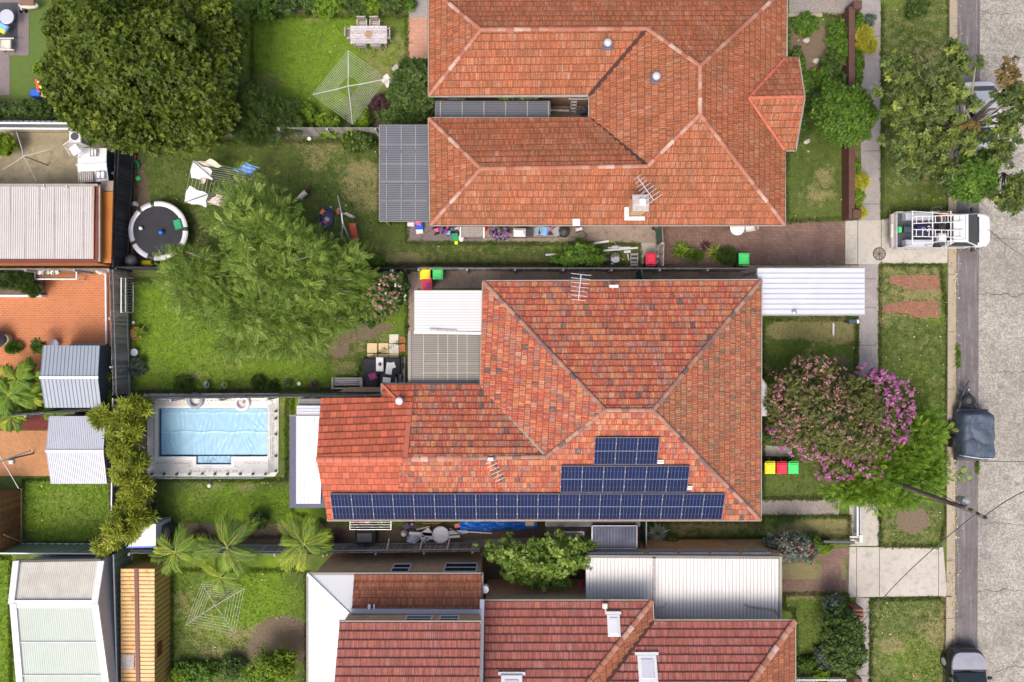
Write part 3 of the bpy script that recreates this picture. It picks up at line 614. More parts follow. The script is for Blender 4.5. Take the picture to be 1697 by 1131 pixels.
# ================================================================ GROUND
PAINT = [  # kind, x0,y0,x1,y1 (rect) or cx,cy,rx,ry (ellipse), channel 0 dry / 1 lush / 2 dirt, weight, softness px
 ('e', 530, 95, 130, 100, 1, .9, 60), ('e', 640, 95, 45, 60, 0, .5, 30), ('e', 640, 60, 60, 50, 1, .3, 20), ('e', 470, 60, 70, 60, 1, .4, 30), ('r', 415, 0, 700, 25, 2, .8, 8),
 ('e', 605, 310, 42, 40, 0, .62, 25), ('e', 560, 265, 70, 30, 0, .3, 30), ('e', 640, 345, 25, 25, 0, .35, 20), ('e', 320, 390, 30, 50, 0, .45, 25), ('e', 500, 240, 120, 14, 0, .28, 15),
 ('r', 560, 405, 1085, 436, 0, .34, 10), ('r', 640, 425, 900, 442, 2, .45, 8), ('e', 670, 430, 30, 10, 0, .6, 8), ('r', 690, 442, 1262, 470, 2, 1., 4), ('r', 1085, 437, 1262, 470, 2, 1., 4),
 ('e', 290, 585, 75, 65, 1, 1.4, 35), ('r', 225, 470, 300, 650, 1, .8, 30), ('e', 470, 620, 110, 25, 1, .9, 25), ('r', 205, 640, 600, 655, 2, .5, 8), ('r', 205, 455, 222, 655, 2, .5, 8), ('e', 650, 520, 25, 50, 1, .7, 15),
 ('e', 588, 556, 34, 13, 2, 1., 12), ('e', 562, 578, 18, 18, 2, .95, 12), ('e', 625, 543, 30, 9, 2, .9, 10), ('e', 595, 560, 75, 30, 0, .45, 25), ('e', 365, 605, 60, 30, 0, .35, 30), ('e', 570, 608, 24, 14, 0, .6, 8), ('e', 555, 620, 10, 8, 2, .4, 8),
 ('e', 400, 835, 110, 30, 1, 1.1, 30), ('e', 430, 800, 60, 20, 0, .3, 20), ('e', 480, 700, 30, 60, 1, .4, 20), ('e', 500, 850, 40, 18, 1, .7, 20), ('r', 260, 868, 560, 910, 2, .9, 8), ('r', 560, 870, 1060, 915, 2, .9, 8), ('e', 655, 880, 30, 12, 1, .8, 10),
 ('e', 360, 985, 120, 70, 1, .5, 40), ('e', 370, 1060, 70, 30, 0, .45, 30), ('e', 330, 1000, 40, 40, 0, .3, 30), ('e', 470, 1060, 55, 40, 2, .95, 22), ('e', 455, 1010, 60, 50, 1, .5, 30), ('e', 430, 1095, 60, 30, 2, .6, 20), ('e', 445, 1045, 35, 20, 0, .4, 15),
 ('e', 110, 845, 90, 60, 1, .85, 25), ('e', 112, 840, 55, 35, 0, .32, 25), ('r', -60, 900, 25, 1190, 1, .9, 10), ('r', 0, 620, 75, 685, 2, .7, 8), ('r', 45, 570, 70, 690, 2, .9, 5),
 ('r', 560, 900, 810, 960, 2, 1.3, 6), ('r', 790, 885, 985, 1000, 2, 1.4, 6), ('r', 985, 893, 1320, 925, 2, 1., 8), ('r', 1110, 862, 1410, 890, 0, .38, 10), ('e', 1360, 875, 60, 16, 0, .6, 10), ('e', 1180, 868, 60, 10, 0, .5, 8),
 ('r', 1262, 905, 1410, 990, 2, .55, 10), ('e', 1330, 948, 50, 16, 0, 1.0, 10), ('e', 1393, 950, 10, 26, 0, 1.0, 8), ('r', 1300, 978, 1400, 996, 0, .6, 6), ('e', 1340, 1040, 60, 60, 1, .25, 20), ('e', 1385, 1060, 40, 70, 2, .3, 20),
 ('r', 1310, 25, 1400, 130, 2, .28, 10), ('e', 1345, 75, 34, 34, 2, 1.0, 14), ('e', 1330, 40, 20, 18, 2, .4, 10), ('e', 1350, 110, 20, 30, 2, .8, 12), ('r', 1305, 130, 1350, 250, 2, .35, 12), ('r', 1395, 30, 1432, 360, 2, .5, 6),
 ('e', 1345, 305, 40, 50, 0, .18, 30), ('e', 1370, 290, 20, 15, 0, .45, 12), ('e', 1340, 545, 60, 18, 0, .95, 12), ('e', 1290, 550, 22, 14, 0, .7, 12), ('e', 1400, 548, 18, 20, 0, .6, 10), ('e', 1380, 560, 40, 14, 0, .5, 12), ('e', 1340, 590, 60, 30, 1, .4, 25),
 ('r', 1458, -60, 1576, 200, 0, .30, 12), ('r', 1458, 200, 1576, 360, 0, .20, 12), ('e', 1560, 340, 14, 20, 2, .4, 8), ('r', 1455, 440, 1560, 530, 0, .42, 8), ('e', 1530, 487, 30, 8, 0, .8, 6), ('r', 1455, 530, 1570, 620, 0, .22, 20), ('r', 1500, 620, 1570, 760, 0, .25, 20), ('e', 1520, 640, 40, 40, 1, .3, 30),
 ('e', 1512, 862, 26, 22, 2, 1.5, 8), ('r', 1458, 840, 1560, 906, 0, .35, 8), ('r', 1440, 992, 1570, 1190, 0, .32, 10), ('e', 1470, 1070, 24, 50, 2, .42, 16), ('e', 1530, 1110, 50, 60, 1, .35, 20), ('r', 1560, 990, 1572, 1190, 0, .5, 5),
 ('r', -60, 160, 130, 205, 2, .7, 6), ('e', 190, 350, 60, 130, 2, .9, 8), ('r', -60, 680, 80, 715, 2, .5, 6), ('r', 180, 660, 260, 920, 2, .8, 10), ('r', 460, 205, 640, 232, 2, .5, 8), ('e', 620, 180, 60, 40, 2, .5, 16), ('r', 1262, 620, 1290, 735, 2, .3, 10),
]
_r = random.Random(77)
for _i in range(520):
    x_, y_ = _r.uniform(200, 1570), _r.uniform(0, 1131)
    ch_ = _r.choice((0, 0, 1, 1, 2)); rr_ = _r.uniform(5, 34); PAINT.append(('e', x_, y_, rr_, rr_ * _r.uniform(.35, 1.), ch_, (_r.uniform(.15, .5), _r.uniform(.2, .6), _r.uniform(.2, .5))[ch_], rr_ * .7))
def paint_at(X, Y):
    px = X * PX + 848.5; py = 565.5 - Y * PX; c = np.zeros((len(X), 3))
    for k, a, b, d, e, ch, wt, sf in PAINT:
        if k == 'e': r = np.sqrt(((px - a) / d) ** 2 + ((py - b) / e) ** 2); f = np.clip((1 - r) * min(d, e) / sf + .5, 0, 1)
        else: f = np.clip(np.minimum(np.minimum(px - a, d - px), np.minimum(py - b, e - py)) / sf + .5, 0, 1)
        f = f * f * (3 - 2 * f); c[:, ch] += f * wt
    c[:, 0] += np.where(px > 1440, .1, .04)
    return np.clip(c, 0, 1)
def add_paint(me, X, Y):
    c = paint_at(X, Y); at = me.color_attributes.new("paint", 'FLOAT_COLOR', 'POINT'); at.data.foreach_set("color", np.concatenate([c, np.ones((len(c), 1))], 1).ravel())
gx = np.concatenate([[-150, -80, -45], np.arange(-30, 30.01, .17), [45, 80, 150]]); gy = np.concatenate([[-150, -80, -35], np.arange(-21, 21.01, .17), [35, 80, 150]])
XX, YY = np.meshgrid(gx, gy); nx_, ny_ = len(gx), len(gy); zz = np.zeros(XX.size)
V = np.stack([XX.ravel(), YY.ravel(), zz], 1); ii = np.arange((nx_ - 1) * (ny_ - 1)); r_, c_ = ii // (nx_ - 1), ii % (nx_ - 1); q0 = r_ * nx_ + c_
inpool = (lambda x, y: (x > W(262, 0).x) & (x < W(443, 0).x) & (y < W(0, 677).y) & (y > W(0, 770).y))
cx_ = (V[q0, 0] + V[q0 + nx_ + 1, 0]) / 2; cy_ = (V[q0, 1] + V[q0 + nx_ + 1, 1]) / 2; q0 = q0[~inpool(cx_, cy_)]
Fq = np.stack([q0, q0 + 1, q0 + nx_ + 1, q0 + nx_], 1)
me = bpy.data.meshes.new("lawn_ground"); me.vertices.add(len(V)); me.vertices.foreach_set("co", V.ravel()); me.loops.add(Fq.size); me.loops.foreach_set("vertex_index", Fq.ravel())
me.polygons.add(len(Fq)); me.polygons.foreach_set("loop_start", np.arange(0, Fq.size, 4)); me.polygons.foreach_set("loop_total", np.full(len(Fq), 4)); me.update()
add_paint(me, V[:, 0], V[:, 1]); me.materials.append(G['lawn']); o = bpy.data.objects.new("ground", me); COL.objects.link(o); tag(o, kind='structure')
del XX, YY
# road, kerb, verge features
sheet('road', [(1628, -900), (3300, -900), (3300, 2000), (1616, 2000)], 'road', .03)
sheet('asphalt_lane', [(1588, -900), (1629, -900), (1617, 2000), (1578, 2000)], 'asphalt', .022)
sheet('gutter_channel', [(1581, -900), (1590, -900), (1578.5, 2000), (1570, 2000)], 'kerb', .026)
kb = MB()
for y0, y1, z in ((-900, 352, .13), (352, 442, .05), (442, 905, .13), (905, 990, .05), (990, 2000, .13)):
    xa = lambda y: 1574 - (y + 0) * .0055
    kb.slab([W(xa(y0), y0, z), W(xa(y1), y1, z), W(xa(y1) + 9, y1, z), W(xa(y0) + 9, y0, z)], .14)
tag(kb.obj('kerb', G['kerb']), kind='structure')
jm = mat("joint", (.09, .08, .07), rough=.9)
jo = MB()
for y in (203, 764, 1290): jo.slab([W(1625, y, .033), W(1900, y + 2, .033), W(1900, y + 3.2, .033), W(1625, y + 1.4, .033)], .002)
def crack(x0, y0, x1, amp, sd, z=.034, wd=.03):
    rn = random.Random(sd); pts = []; n = 26; y = y0
    for i in range(n + 1): y += rn.uniform(-amp, amp); pts.append((x0 + (x1 - x0) * i / n, y))
    for a, b in zip(pts, pts[1:]):
        k = rn.uniform(.5, 1.2) * wd * PX / 2; jo.slab([W(a[0], a[1] - k, z), W(b[0], b[1] - k, z), W(b[0], b[1] + k, z), W(a[0], a[1] + k, z)], .002)
crack(1626, 618, 1700, 2, 1); crack(1626, 485, 1710, 2.4, 2, wd=.05); crack(1618, 870, 1710, 2, 3); crack(1618, 984, 1710, 2, 4, wd=.04); crack(1626, 18, 1710, 1.5, 5); crack(1640, 395, 1705, 1.2, 6); crack(1645, 1116, 1710, 2, 7, wd=.05)
for y in (60, 250, 338): jo.slab([W(1430, y, .03), W(1460, y, .03), W(1460, y + .9, .03), W(1430, y + .9, .03)], .002)
for x, y0, y1 in ((1421, 365, 437), (1460, 365, 437), (1419, 908, 990), (1457, 908, 988), (1555, 908, 990)): jo.slab([W(x, y0, .036), W(x + 1, y0, .036), W(x + 1, y1, .036), W(x, y1, .036)], .002)
for y in (462, 510, 572, 640, 700, 1015, 1050, 1085, 1120): jo.slab([W(1424, y, .03), W(1452, y, .03), W(1452, y + .9, .03), W(1424, y + .9, .03)], .002)
for y in range(-20, 1140, 95): jo.slab([W(1566, y, .136), W(1583, y, .136), W(1583, y + .8, .136), W(1566, y + .8, .136)], .002)
tag(jo.obj('pavement_joint', jm), kind='structure')
sheet('footpath', [(1427, -60), (1460, -60), (1459, 366), (1427, 366)], 'path', .024)
sheet('footpath', [(1423, 437), (1456, 437), (1455, 640), (1452, 845), (1418, 845), (1424, 640)], 'path', .024)
sheet('footpath', [(1408, 838), (1457, 838), (1457, 905), (1409, 905)], 'drive', .027)
sheet('footpath', [(1408, 1060), (1419, 990), (1441, 992), (1440, 1190), (1400, 1190)], 'path', .024)
sheet('driveway', [(1401, 366), (1460, 365), (1490, 357), (1560, 341), (1572, 352), (1570, 436), (1556, 437), (1401, 438)], 'drive', .032)
sheet('driveway', [(1408, 907), (1557, 908), (1563, 906), (1570, 990), (1556, 988), (1406, 990)], 'drive', .032)
sheet('driveway', [(1098, 368), (1401, 368), (1401, 438), (1098, 438)], 'pavers', .028)
sheet('driveway', [(1292, 908), (1408, 908), (1408, 925), (1292, 930)], 'pavers', .018); sheet('driveway', [(1292, 962), (1408, 962), (1408, 978), (1292, 980)], 'pavers', .018); sheet('driveway', [(1362, 927), (1394, 925), (1394, 963), (1362, 963)], 'pavers', .017)
sheet('side_path', [(674, 366), (1098, 366), (1098, 405), (860, 404), (674, 403)], 'alley', .022); sheet('patio', [(674, 368), (800, 368), (800, 402), (674, 402)], 'greypave', .026)
sheet('side_path', [(1061, 403), (1098, 403), (1090, 438), (1061, 438)], 'drive', .024)
sheet('brick_strip', [(1474, 457), (1556, 456), (1557, 480), (1500, 480), (1493, 473), (1474, 470)], 'redpavers', .014); sheet('brick_strip', [(1462, 506), (1500, 500), (1556, 499), (1557, 527), (1515, 526), (1500, 519), (1462, 518)], 'redpavers', .014)
sheet('garden_path', [(1262, 827), (1392, 827), (1390, 854), (1262, 854)], 'gravel', .024); sheet('garden_path', [(1262, 738), (1312, 742), (1312, 757), (1262, 756)], 'drive', .03)
sheet('driveway', [(1240, 440), (1423, 440), (1423, 520), (1240, 520)], 'alley', .02)
sheet('front_path', [(1308, -60), (1432, -60), (1432, 20), (1360, 27), (1308, 25)], 'gravel', .02)
tag(MB().box(W(1334, 26, .06), (1.75, .16, .12)).obj('garden_edging', G['kerb']), 'pale concrete edging strip beside the top house front bed', 'edging')
sheet('patio', [(675, 30), (709, 30), (709, 98), (675, 98)], 'salmon', .025); sheet('patio', [(678, -60), (709, -60), (709, 30), (678, 30)], 'path', .03)
sheet('patio', [(-200, -60), (48, -60), (48, 92), (16, 92), (16, 158), (-200, 158)], 'greypave', .03); sheet('artificial_lawn', [(-100, -60), (100, -60), (100, 165), (-100, 165)], 'turf', .015)
sheet('concrete_yard', [(-200, 218), (140, 218), (140, 312), (-200, 312)], 'oldcon', .02)
sheet('terracotta_patio', [(-200, 446), (196, 446), (196, 572), (90, 580), (60, 625), (-200, 625)], 'terracotta', .025)
sheet('herringbone_patio', [(-200, 714), (96, 714), (96, 789), (-200, 789)], 'herring', .025); sheet('mulch_bed', [(-200, 690), (92, 690), (92, 713), (-200, 713)], 'mulch', .022)
sheet('side_path', [(676, 446), (808, 446), (808, 478), (692, 478), (692, 640), (676, 640)], 'alley', .022); sheet('side_path', [(808, 446), (1262, 446), (1262, 470), (808, 470)], 'alley', .0205)
sheet('side_path', [(905, 860), (1062, 860), (1062, 914), (905, 914)], 'alley', .018); sheet('garden_path', [(770, 896), (905, 890), (905, 905), (770, 908)], 'path', .02)
sheet('side_path', [(800, 922), (985, 922), (985, 1010), (800, 1010)], 'soil', .016)
sheet('garden_bed', [(415, -60), (676, -60), (676, 14), (560, 20), (415, 24)], 'soil', .008)
# worn edges between lawn and paving: ragged grass tufts and fallen leaves
LAWNS = [[(418, 28), (674, 28), (674, 150), (560, 200), (418, 190)], [(225, 235), (628, 235), (628, 368), (674, 368), (674, 403), (1060, 405), (1060, 438), (225, 440)], [(215, 465), (674, 465), (674, 560), (600, 600), (590, 645), (215, 650)],
 [(255, 796), (475, 796), (475, 660), (485, 660), (485, 850), (540, 865), (540, 890), (255, 890)], [(285, 945), (508, 945), (508, 1150), (285, 1150)], [(38, 795), (185, 795), (185, 900), (38, 900)], [(-30, 925), (18, 925), (18, 1150), (-30, 1150)],
 [(1304, 27), (1404, 27), (1404, 362), (1304, 368)], [(1462, -20), (1572, -20), (1572, 345), (1490, 355), (1462, 362)], [(1458, 440), (1558, 440), (1570, 530), (1568, 860), (1556, 905), (1458, 905), (1458, 560)], [(1443, 994), (1558, 992), (1568, 1005), (1568, 1150), (1442, 1150)],
 [(1264, 530), (1420, 530), (1418, 640), (1400, 826), (1264, 826)], [(1075, 866), (1262, 866), (1262, 856), (1408, 856), (1408, 890), (1105, 892)], [(1298, 985), (1404, 985), (1404, 1120), (1322, 1120), (1316, 1010), (1298, 1010)], [(1100, 1, ), (1101, 1), (1101, 2)]]
def in_poly(px, py, poly):
    c = np.zeros(len(px), bool); n = len(poly)
    for i in range(n):
        x0, y0 = poly[i][:2]; x1, y1 = poly[(i + 1) % n][:2]
        if y0 == y1: continue
        c ^= ((y0 > py) != (y1 > py)) & (px < (x1 - x0) * (py - y0) / (y1 - y0) + x0)
    return c
rg = np.random.default_rng(5); n = 330000
px_ = rg.uniform(-30, 1700, n); py_ = rg.uniform(-20, 1150, n); keep = np.zeros(n, bool)
for p in LAWNS: keep |= in_poly(px_, py_, p)
px_, py_ = px_[keep], py_[keep]; X = (px_ - 848.5) / PX; Y = (565.5 - py_) / PX; pc = paint_at(X, Y); k = (rg.random(len(X)) > pc[:, 2] * 1.1); X, Y = X[k], Y[k]
P = np.stack([X, Y, np.zeros(len(X))], 1); D = rg.normal(size=P.shape); D[:, 2] = 0; Z = rg.normal(size=P.shape) * .5 + (0, 0, 1)
tuft = el_tuft(3, 1, .3, .8, 9); ob = scatter_mesh('grass_blades', tuft, P, frames(D, Z), rg.uniform(.035, .085, len(P)), None, G['lawn'])
nv = np.zeros(len(ob.data.vertices) * 3); ob.data.vertices.foreach_get("co", nv); nv = nv.reshape(-1, 3); add_paint(ob.data, nv[:, 0], nv[:, 1]); tag(ob, 'short uneven grass growing over the yards and verges', 'grass', kind='stuff')
ex, ey = [], []
for p in LAWNS[:-1]:
    for (xa, ya), (xb, yb) in zip(p, p[1:] + p[:1]):
        k_ = int(math.hypot(xb - xa, yb - ya) * 3.2); t_ = rg.random(k_); ex.append(xa + (xb - xa) * t_ + rg.normal(0, 1.6, k_)); ey.append(ya + (yb - ya) * t_ + rg.normal(0, 1.6, k_))
ex, ey = np.concatenate(ex), np.concatenate(ey); P = np.stack([(ex - 848.5) / PX, (565.5 - ey) / PX, np.full(len(ex), .02)], 1)
ob = scatter_mesh('edge_grass', tuft, P, frames(rg.normal(size=P.shape) * (1, 1, 0), rg.normal(size=P.shape) * .5 + (0, 0, 1)), rg.uniform(.06, .16, len(P)), None, G['lawn'])
nv = np.zeros(len(ob.data.vertices) * 3); ob.data.vertices.foreach_get("co", nv); nv = nv.reshape(-1, 3); add_paint(ob.data, nv[:, 0], nv[:, 1]); tag(ob, 'longer ragged grass along the edges of lawns and paths', 'grass', kind='stuff')
n = 5200; px_ = rg.uniform(-20, 1600, n); py_ = rg.uniform(-20, 1150, n); keep = np.zeros(n, bool)
for p in LAWNS: keep |= in_poly(px_, py_, p)
keep &= (rg.random(n) < np.where(px_ > 1440, 1., .38)); px_, py_ = px_[keep], py_[keep]
kx_ = 1579 + rg.normal(0, 5, 900); px_ = np.concatenate([px_, kx_]); py_ = np.concatenate([py_, rg.uniform(-10, 1140, 900)])
P = np.stack([(px_ - 848.5) / PX, (565.5 - py_) / PX, rg.uniform(.05, .09, len(px_))], 1); lm = mat("fallen_leaf", (.48, .42, .2), (.34, .28, .12), 3, rough=.8, island=.5)
ob = scatter_mesh('fallen_leaves', el_leaf(1, .5), P, frames(rg.normal(size=P.shape) * (1, 1, .2), rg.normal(size=P.shape) * .3 + (0, 0, 1)), rg.uniform(.05, .13, len(P)), None, lm)
tag(ob, 'pale fallen leaves scattered over the grass', 'leaf litter', kind='stuff')
# ================================================================ HOUSES
def wplane(A, B, inward, g): return (A, B, A + Vector((inward[0], inward[1], g)))
def bar_part(name, a, b, w_, h, m, par): return MB().bar(a, b, w_, h).obj(name, G[m], par, world=True)
# ---- top house (U-shaped terracotta roof)
z = 3.0
HA = empty('house', 'large terracotta tiled house with a U shaped hip roof at the top of the photo', 'house', W(1010, 180, 0))
E1, E2, E3, E4, E5, E6, E7, E8 = W(712, -20, z), W(1303, -21, z), W(1300, 373, z), W(714, 373, z), W(711, 197, z), W(977, 197, z), W(977, 159, z), W(711, 159, z)
Rm_ = W(1160, 150, 5.6); R1 = on_plane(1160, 110, E2, E3, Rm_); R2 = on_plane(1160, 190, E2, E3, Rm_)
U1, U2 = on_plane(797, 50, E1, E2, R1), on_plane(1072, 48, E1, E2, R1); L1, L2 = on_plane(797, 280, E3, E4, R2), on_plane(1073, 276, E3, E4, R2)
B0 = on_plane(1240, 163, E2, E3, Rm_); B1 = W(1332, 161, B0.z); Bn, Bs, Bnw, Bsw = W(1322, 97, 3.05), W(1317, 249, 3.05), on_plane(1300, 97, E2, E3, Rm_), on_plane(1299, 249, E2, E3, Rm_)
rf = tile_roof('roof', [[E1, E2, R1, U2, U1], [E2, E3, R2, R1], [E3, E4, L1, L2, R2], [E8, E7, U2, U1], [E1, E8, U1], [E5, E6, L2, L1], [E5, E4, L1], [E6, E7, U2, R1, R2, L2]], G['tile_orange'], HA)
up = Vector((0, 0, .05))
tile_roof('bay_roof', [[B0 + up, B1 + up, Bn + up, Bnw + up], [B0 + up, B1 + up, Bs + up, Bsw + up]], G['tile_orange'], HA)
for a, b in ((U1, U2), (U2, R1), (R1, R2), (R2, L2), (L2, L1), (E1, U1), (E8, U1), (E2, R1), (E3, R2), (E4, L1), (E5, L1)): ridge(HA, a + up, b + up, 'ridge', .09)
for a, b in ((B0, B1), (B0, Bnw), (B0, Bsw)): ridge(HA, a + up * 2, b + up * 2, 'ridge_new', .07)
for a, b in ((E7, U2), (E6, L2)): bar_part('valley', a + up * .6, b + up * .6, .2, .04, 'valley', HA)
gutter(HA, [E1, E8, E7, E6, E5, E4, E3, W(1300, 249, z), W(1318, 249, z)]); gutter(HA, [W(1318, 249, z), W(1333, 162, z), W(1323, 97, z), W(1303, 97, z), E2], 'gutter')
walls(HA, inset([E1, E2, E3, E4, E5, E6, E7, E8], .45), 3.1, 'wall_brick'); walls(HA, inset([Bnw, Bn, W(1330, 162, 3), Bs, Bsw], .3), 2.95, 'wall_brick')
wy = E4.y + .45; 
for px in (760, 900, 1010, 1150, 1240): window(HA, (W(px, 0, 0).x, wy, 1.5), 1.3, 1.2, (0, -1))
wx = E2.x - .45
for py in (20, 320): window(HA, (wx, W(0, py, 0).y, 1.5), 1.5, 1.3, (1, 0))
window(HA, (W(760, 0, 0).x, E8.y + .45, 1.7), .9, .9, (0, -1)); window(HA, (W(870, 0, 0).x, E8.y + .45, 1.7), 1., .9, (0, -1)); window(HA, (W(955, 0, 0).x, E8.y + .45, 1.7), 1., .9, (0, -1))
def vent(px, py, pl, lab, mcol='metal'):
    p = on_plane(px, py, *pl); o = empty('roof_vent', lab, 'roof vent', p); MB().bbox((0, 0, .04), (.46, .46, .1)).obj('flashing', G['fibro'], o)
    MB().cyl((0, 0, .05), (0, 0, .25), .13, .13, 14).obj('duct', G['steel'], o); MB().lathe([(.17, .22), (.2, .3), (.17, .38), (.08, .44), (0.01, .45)], n=16).obj('cap', G['palegrey' if mcol == 'metal' else mcol], o, smooth=True)
vent(1006, 75, (E8, E7, U2), 'grey domed roof vent on the upper wing of the top house'); vent(1086, 130, (E6, E7, (R1 + R2) / 2), 'silver domed roof vent on the west slope of the top house')
p = on_plane(1053, 346, E3, E4, L1); ch = empty('chimney', 'brown brick chimney with white square pot on the top house roof', 'chimney', p)
MB().box((0, 0, .55), (.62, .62, 1.7)).obj('stack', G['wall_brown'], ch); MB().bbox((0, 0, 1.42), (.76, .76, .14)).obj('cap', G['timber_grey'], ch); MB().bbox((.05, 0, 1.6), (.3, .3, .24)).obj('chimney_pot', G['white'], ch)
fl = MB(); fl.box((-.42, -.1, .02), (.2, .9, .04)); fl.box((-.02, -.45, -.1), (.95, .18, .04)); fl.obj('flashing', G['white'], ch)
def antenna(name, lab, base_pt, h, dir_, L, n, w0, w1, m='alu'):
    o = empty(name, lab, 'tv antenna', base_pt); MB().cyl((0, 0, -.1), (0, 0, h), .02, .02, 6).obj('mast', G[m], o); d = Vector((math.cos(dir_), math.sin(dir_), 0)); q = Vector((-d.y, d.x, 0)); mb = MB(); mb.bar(d * (-L / 2) + Vector((0, 0, h)), d * L / 2 + Vector((0, 0, h)), .035, .03); mb.obj('boom', G[m], o)
    mb = MB()
    for i in range(n):
        t = -L / 2 + L * i / (n - 1); w_ = w0 + (w1 - w0) * i / (n - 1); c = d * t + Vector((0, 0, h + .02)); mb.bar(c - q * w_ / 2, c + q * w_ / 2, .022, .02)
    mb.obj('elements', G[m], o); return o
antenna('tv_antenna', 'silver tv antenna beside the brown brick chimney', p + Vector((.1, .5, .2)), 1.9, R(125), 1.25, 8, .95, .4)
# white square access cover near gutter
tp = on_plane(955, 369, E3, E4, L1)
tag(MB().bbox(tp + Vector((0, 0, .1)), (.36, .34, .08)).obj('roof_access_cover', G['white']), 'small white square cover on the lower eave of the top house', 'cover')

# ---- middle house pair (mixed orange roof)
HB = empty('house', 'middle pair of houses under one mottled orange tiled roof with solar panels', 'house', W(1030, 665, 0))
NW, NE, SE, SW = W(801, 467, 3), W(1261, 465, 3), W(1260, 862, 3), W(543, 862, 3)
R3 = W(1082, 680, 5.5); SP = (SW, SE, R3); R4, J, K = on_plane(1003, 680, *SP), on_plane(905, 757, *SP), on_plane(525, 762, *SP)
V0 = W(797, 640, 3); NP = (W(633, 637, 3), W(797, 637, 3), J); q = lambda x, y: on_plane(x, y, *NP); s_ = lambda x, y: on_plane(x, y, *SP)
tile_roof('roof', [[NW, NE, R3, R4], [NW, R4, J, V0], [s_(655, 862), s_(905, 862), J, s_(665, 761)], [s_(905, 862), SE, R3, R4, J], [q(686, 637), q(797, 637), J, q(674, 760)]], G['tile_mixed'], HB)
tile_roof('east_roof', [[NE, SE, R3]], G['tile_worn'], HB)
nf = tile_roof('new_roof', [[SW, s_(655, 862), s_(665, 761), K], [q(532, 660), q(684, 660), q(674, 760), K], [q(633, 637), q(686, 637), q(684, 660), q(633, 660)]], G['tile_new'], HB, course=.34); nf['label'] = 'plain bright orange newer tiles'
for a, b in ((NW, R4), (NE, R3), (SE, R3), (R3, R4), (R4, J), (J, s_(765, 760))): ridge(HB, a + up, b + up, 'ridge_dark', .09)
ridge(HB, s_(765, 760) + up, s_(668, 761) + up, 'ridge', .13); ridge(HB, s_(668, 761) + up, K + up, 'ridge_new', .14)
bar_part('valley', J + up * .8, V0 + up * .8, .1, .03, 'gutter', HB); bar_part('barge', q(633, 637) + up, q(655, 660) + up, .1, .05, 'ridge_new', HB)
bar_part('flashing', q(681, 660) + up, q(672, 758) + up, .22, .04, 'ridge_new', HB)
gutter(HB, [V0, NW, NE, SE, SW]); gutter(HB, [W(633, 660, 2.95), W(633, 637, 2.95), W(797, 637, 2.95)], 'gutter_dark')
walls(HB, inset([NW, NE, SE, SW, W(532, 655, 3), W(633, 655, 3), W(633, 637, 3), W(797, 637, 3)], .4), 3.05, 'wall_brick')
g = MB(); g.slab([SW + Vector((.4, .3, 0)), K + Vector((.4, 0, -.1)), q(532, 660) + Vector((.4, -.2, 0))], .05); g.obj('gable_end', G['wall_render'], HB, world=True)
for py, wd in ((545, 1.6), (800, 1.5)): window(HB, (NE.x - .4, W(0, py, 0).y, 1.5), wd, 1.3, (1, 0))
for px in (900, 1050, 1180): window(HB, (W(px, 0, 0).x, NE.y - .4, 1.6), 1.2, 1., (0, 1))
for px in (620, 800, 960): window(HB, (W(px, 0, 0).x, SE.y + .4, 1.6), 1.2, 1., (0, -1))
ph = empty('porch_awning', 'narrow pale grey awning on the east side of the mottled roof house', 'awning', W(1264, 660, 0)); pz = 2.5
MB().slab([W(1256, 627, pz), W(1261, 627, pz), W(1270, 640, pz), W(1270, 690, pz), W(1256, 690, pz)], .06).obj('canopy', G['palegrey'], ph, world=True)
bar_part('edge_trim', W(1261, 626, pz + .03), W(1270, 639, pz + .03), .06, .06, 'gutter', ph); bar_part('edge_trim', W(1270, 639, pz + .03), W(1270, 690, pz + .03), .06, .06, 'gutter', ph)
antenna('tv_antenna', 'silver tv antenna over the north gutter of the mottled roof house', on_plane(955, 481, NW, NE, R4) + Vector((0, 0, .1)), 1.7, R(84), 1.15, 7, .65, .9)
mbp = MB(); mbp.box((0, 0, .2), (.12, .12, .5)); mbp.box((0, 0, .45), (.42, .12, .1)); op = mbp.obj('vent_pipe', G['white']); op.location = on_plane(1015, 476, NW, NE, R4); tag(op, 'white T shaped vent pipe near the north gutter of the mottled roof', 'vent pipe')
# white dome vent on new tiles
wv = empty('roof_vent', 'round white roof vent on the plain orange tiles', 'roof vent', q(663, 664)); MB().cyl((0, 0, -.05), (0, 0, .2), .1, .1, 12).obj('duct', G['white'], wv); MB().lathe([(.17, .18), (.19, .26), (.14, .34), (.02, .38)], n=16).obj('cap', G['white'], wv, smooth=True)
# fallen antenna on south slope
fa = empty('tv_antenna', 'old dark tv antenna mast fixed to the ridge above the long solar row', 'tv antenna', s_(813, 761)); rr = MB(); rr.bar((0, 0, .1), s_(838, 800) - s_(813, 761) + Vector((0, 0, .15)), .03, .03); rr.obj('mast', G['steel'], fa); MB().bbox((0, .02, .14), (.26, .16, .1)).obj('bracket', G['white'], fa)
mb = MB()
for i in range(6): c = (s_(813, 764) - s_(813, 761)) + (s_(832, 796) - s_(813, 761)) * (i / 6) + Vector((0, 0, .3)); mb.bar(c - Vector((.22, .1, 0)), c + Vector((.22, .1, 0)), .014, .014)
mb.obj('elements', G['metal'], fa)
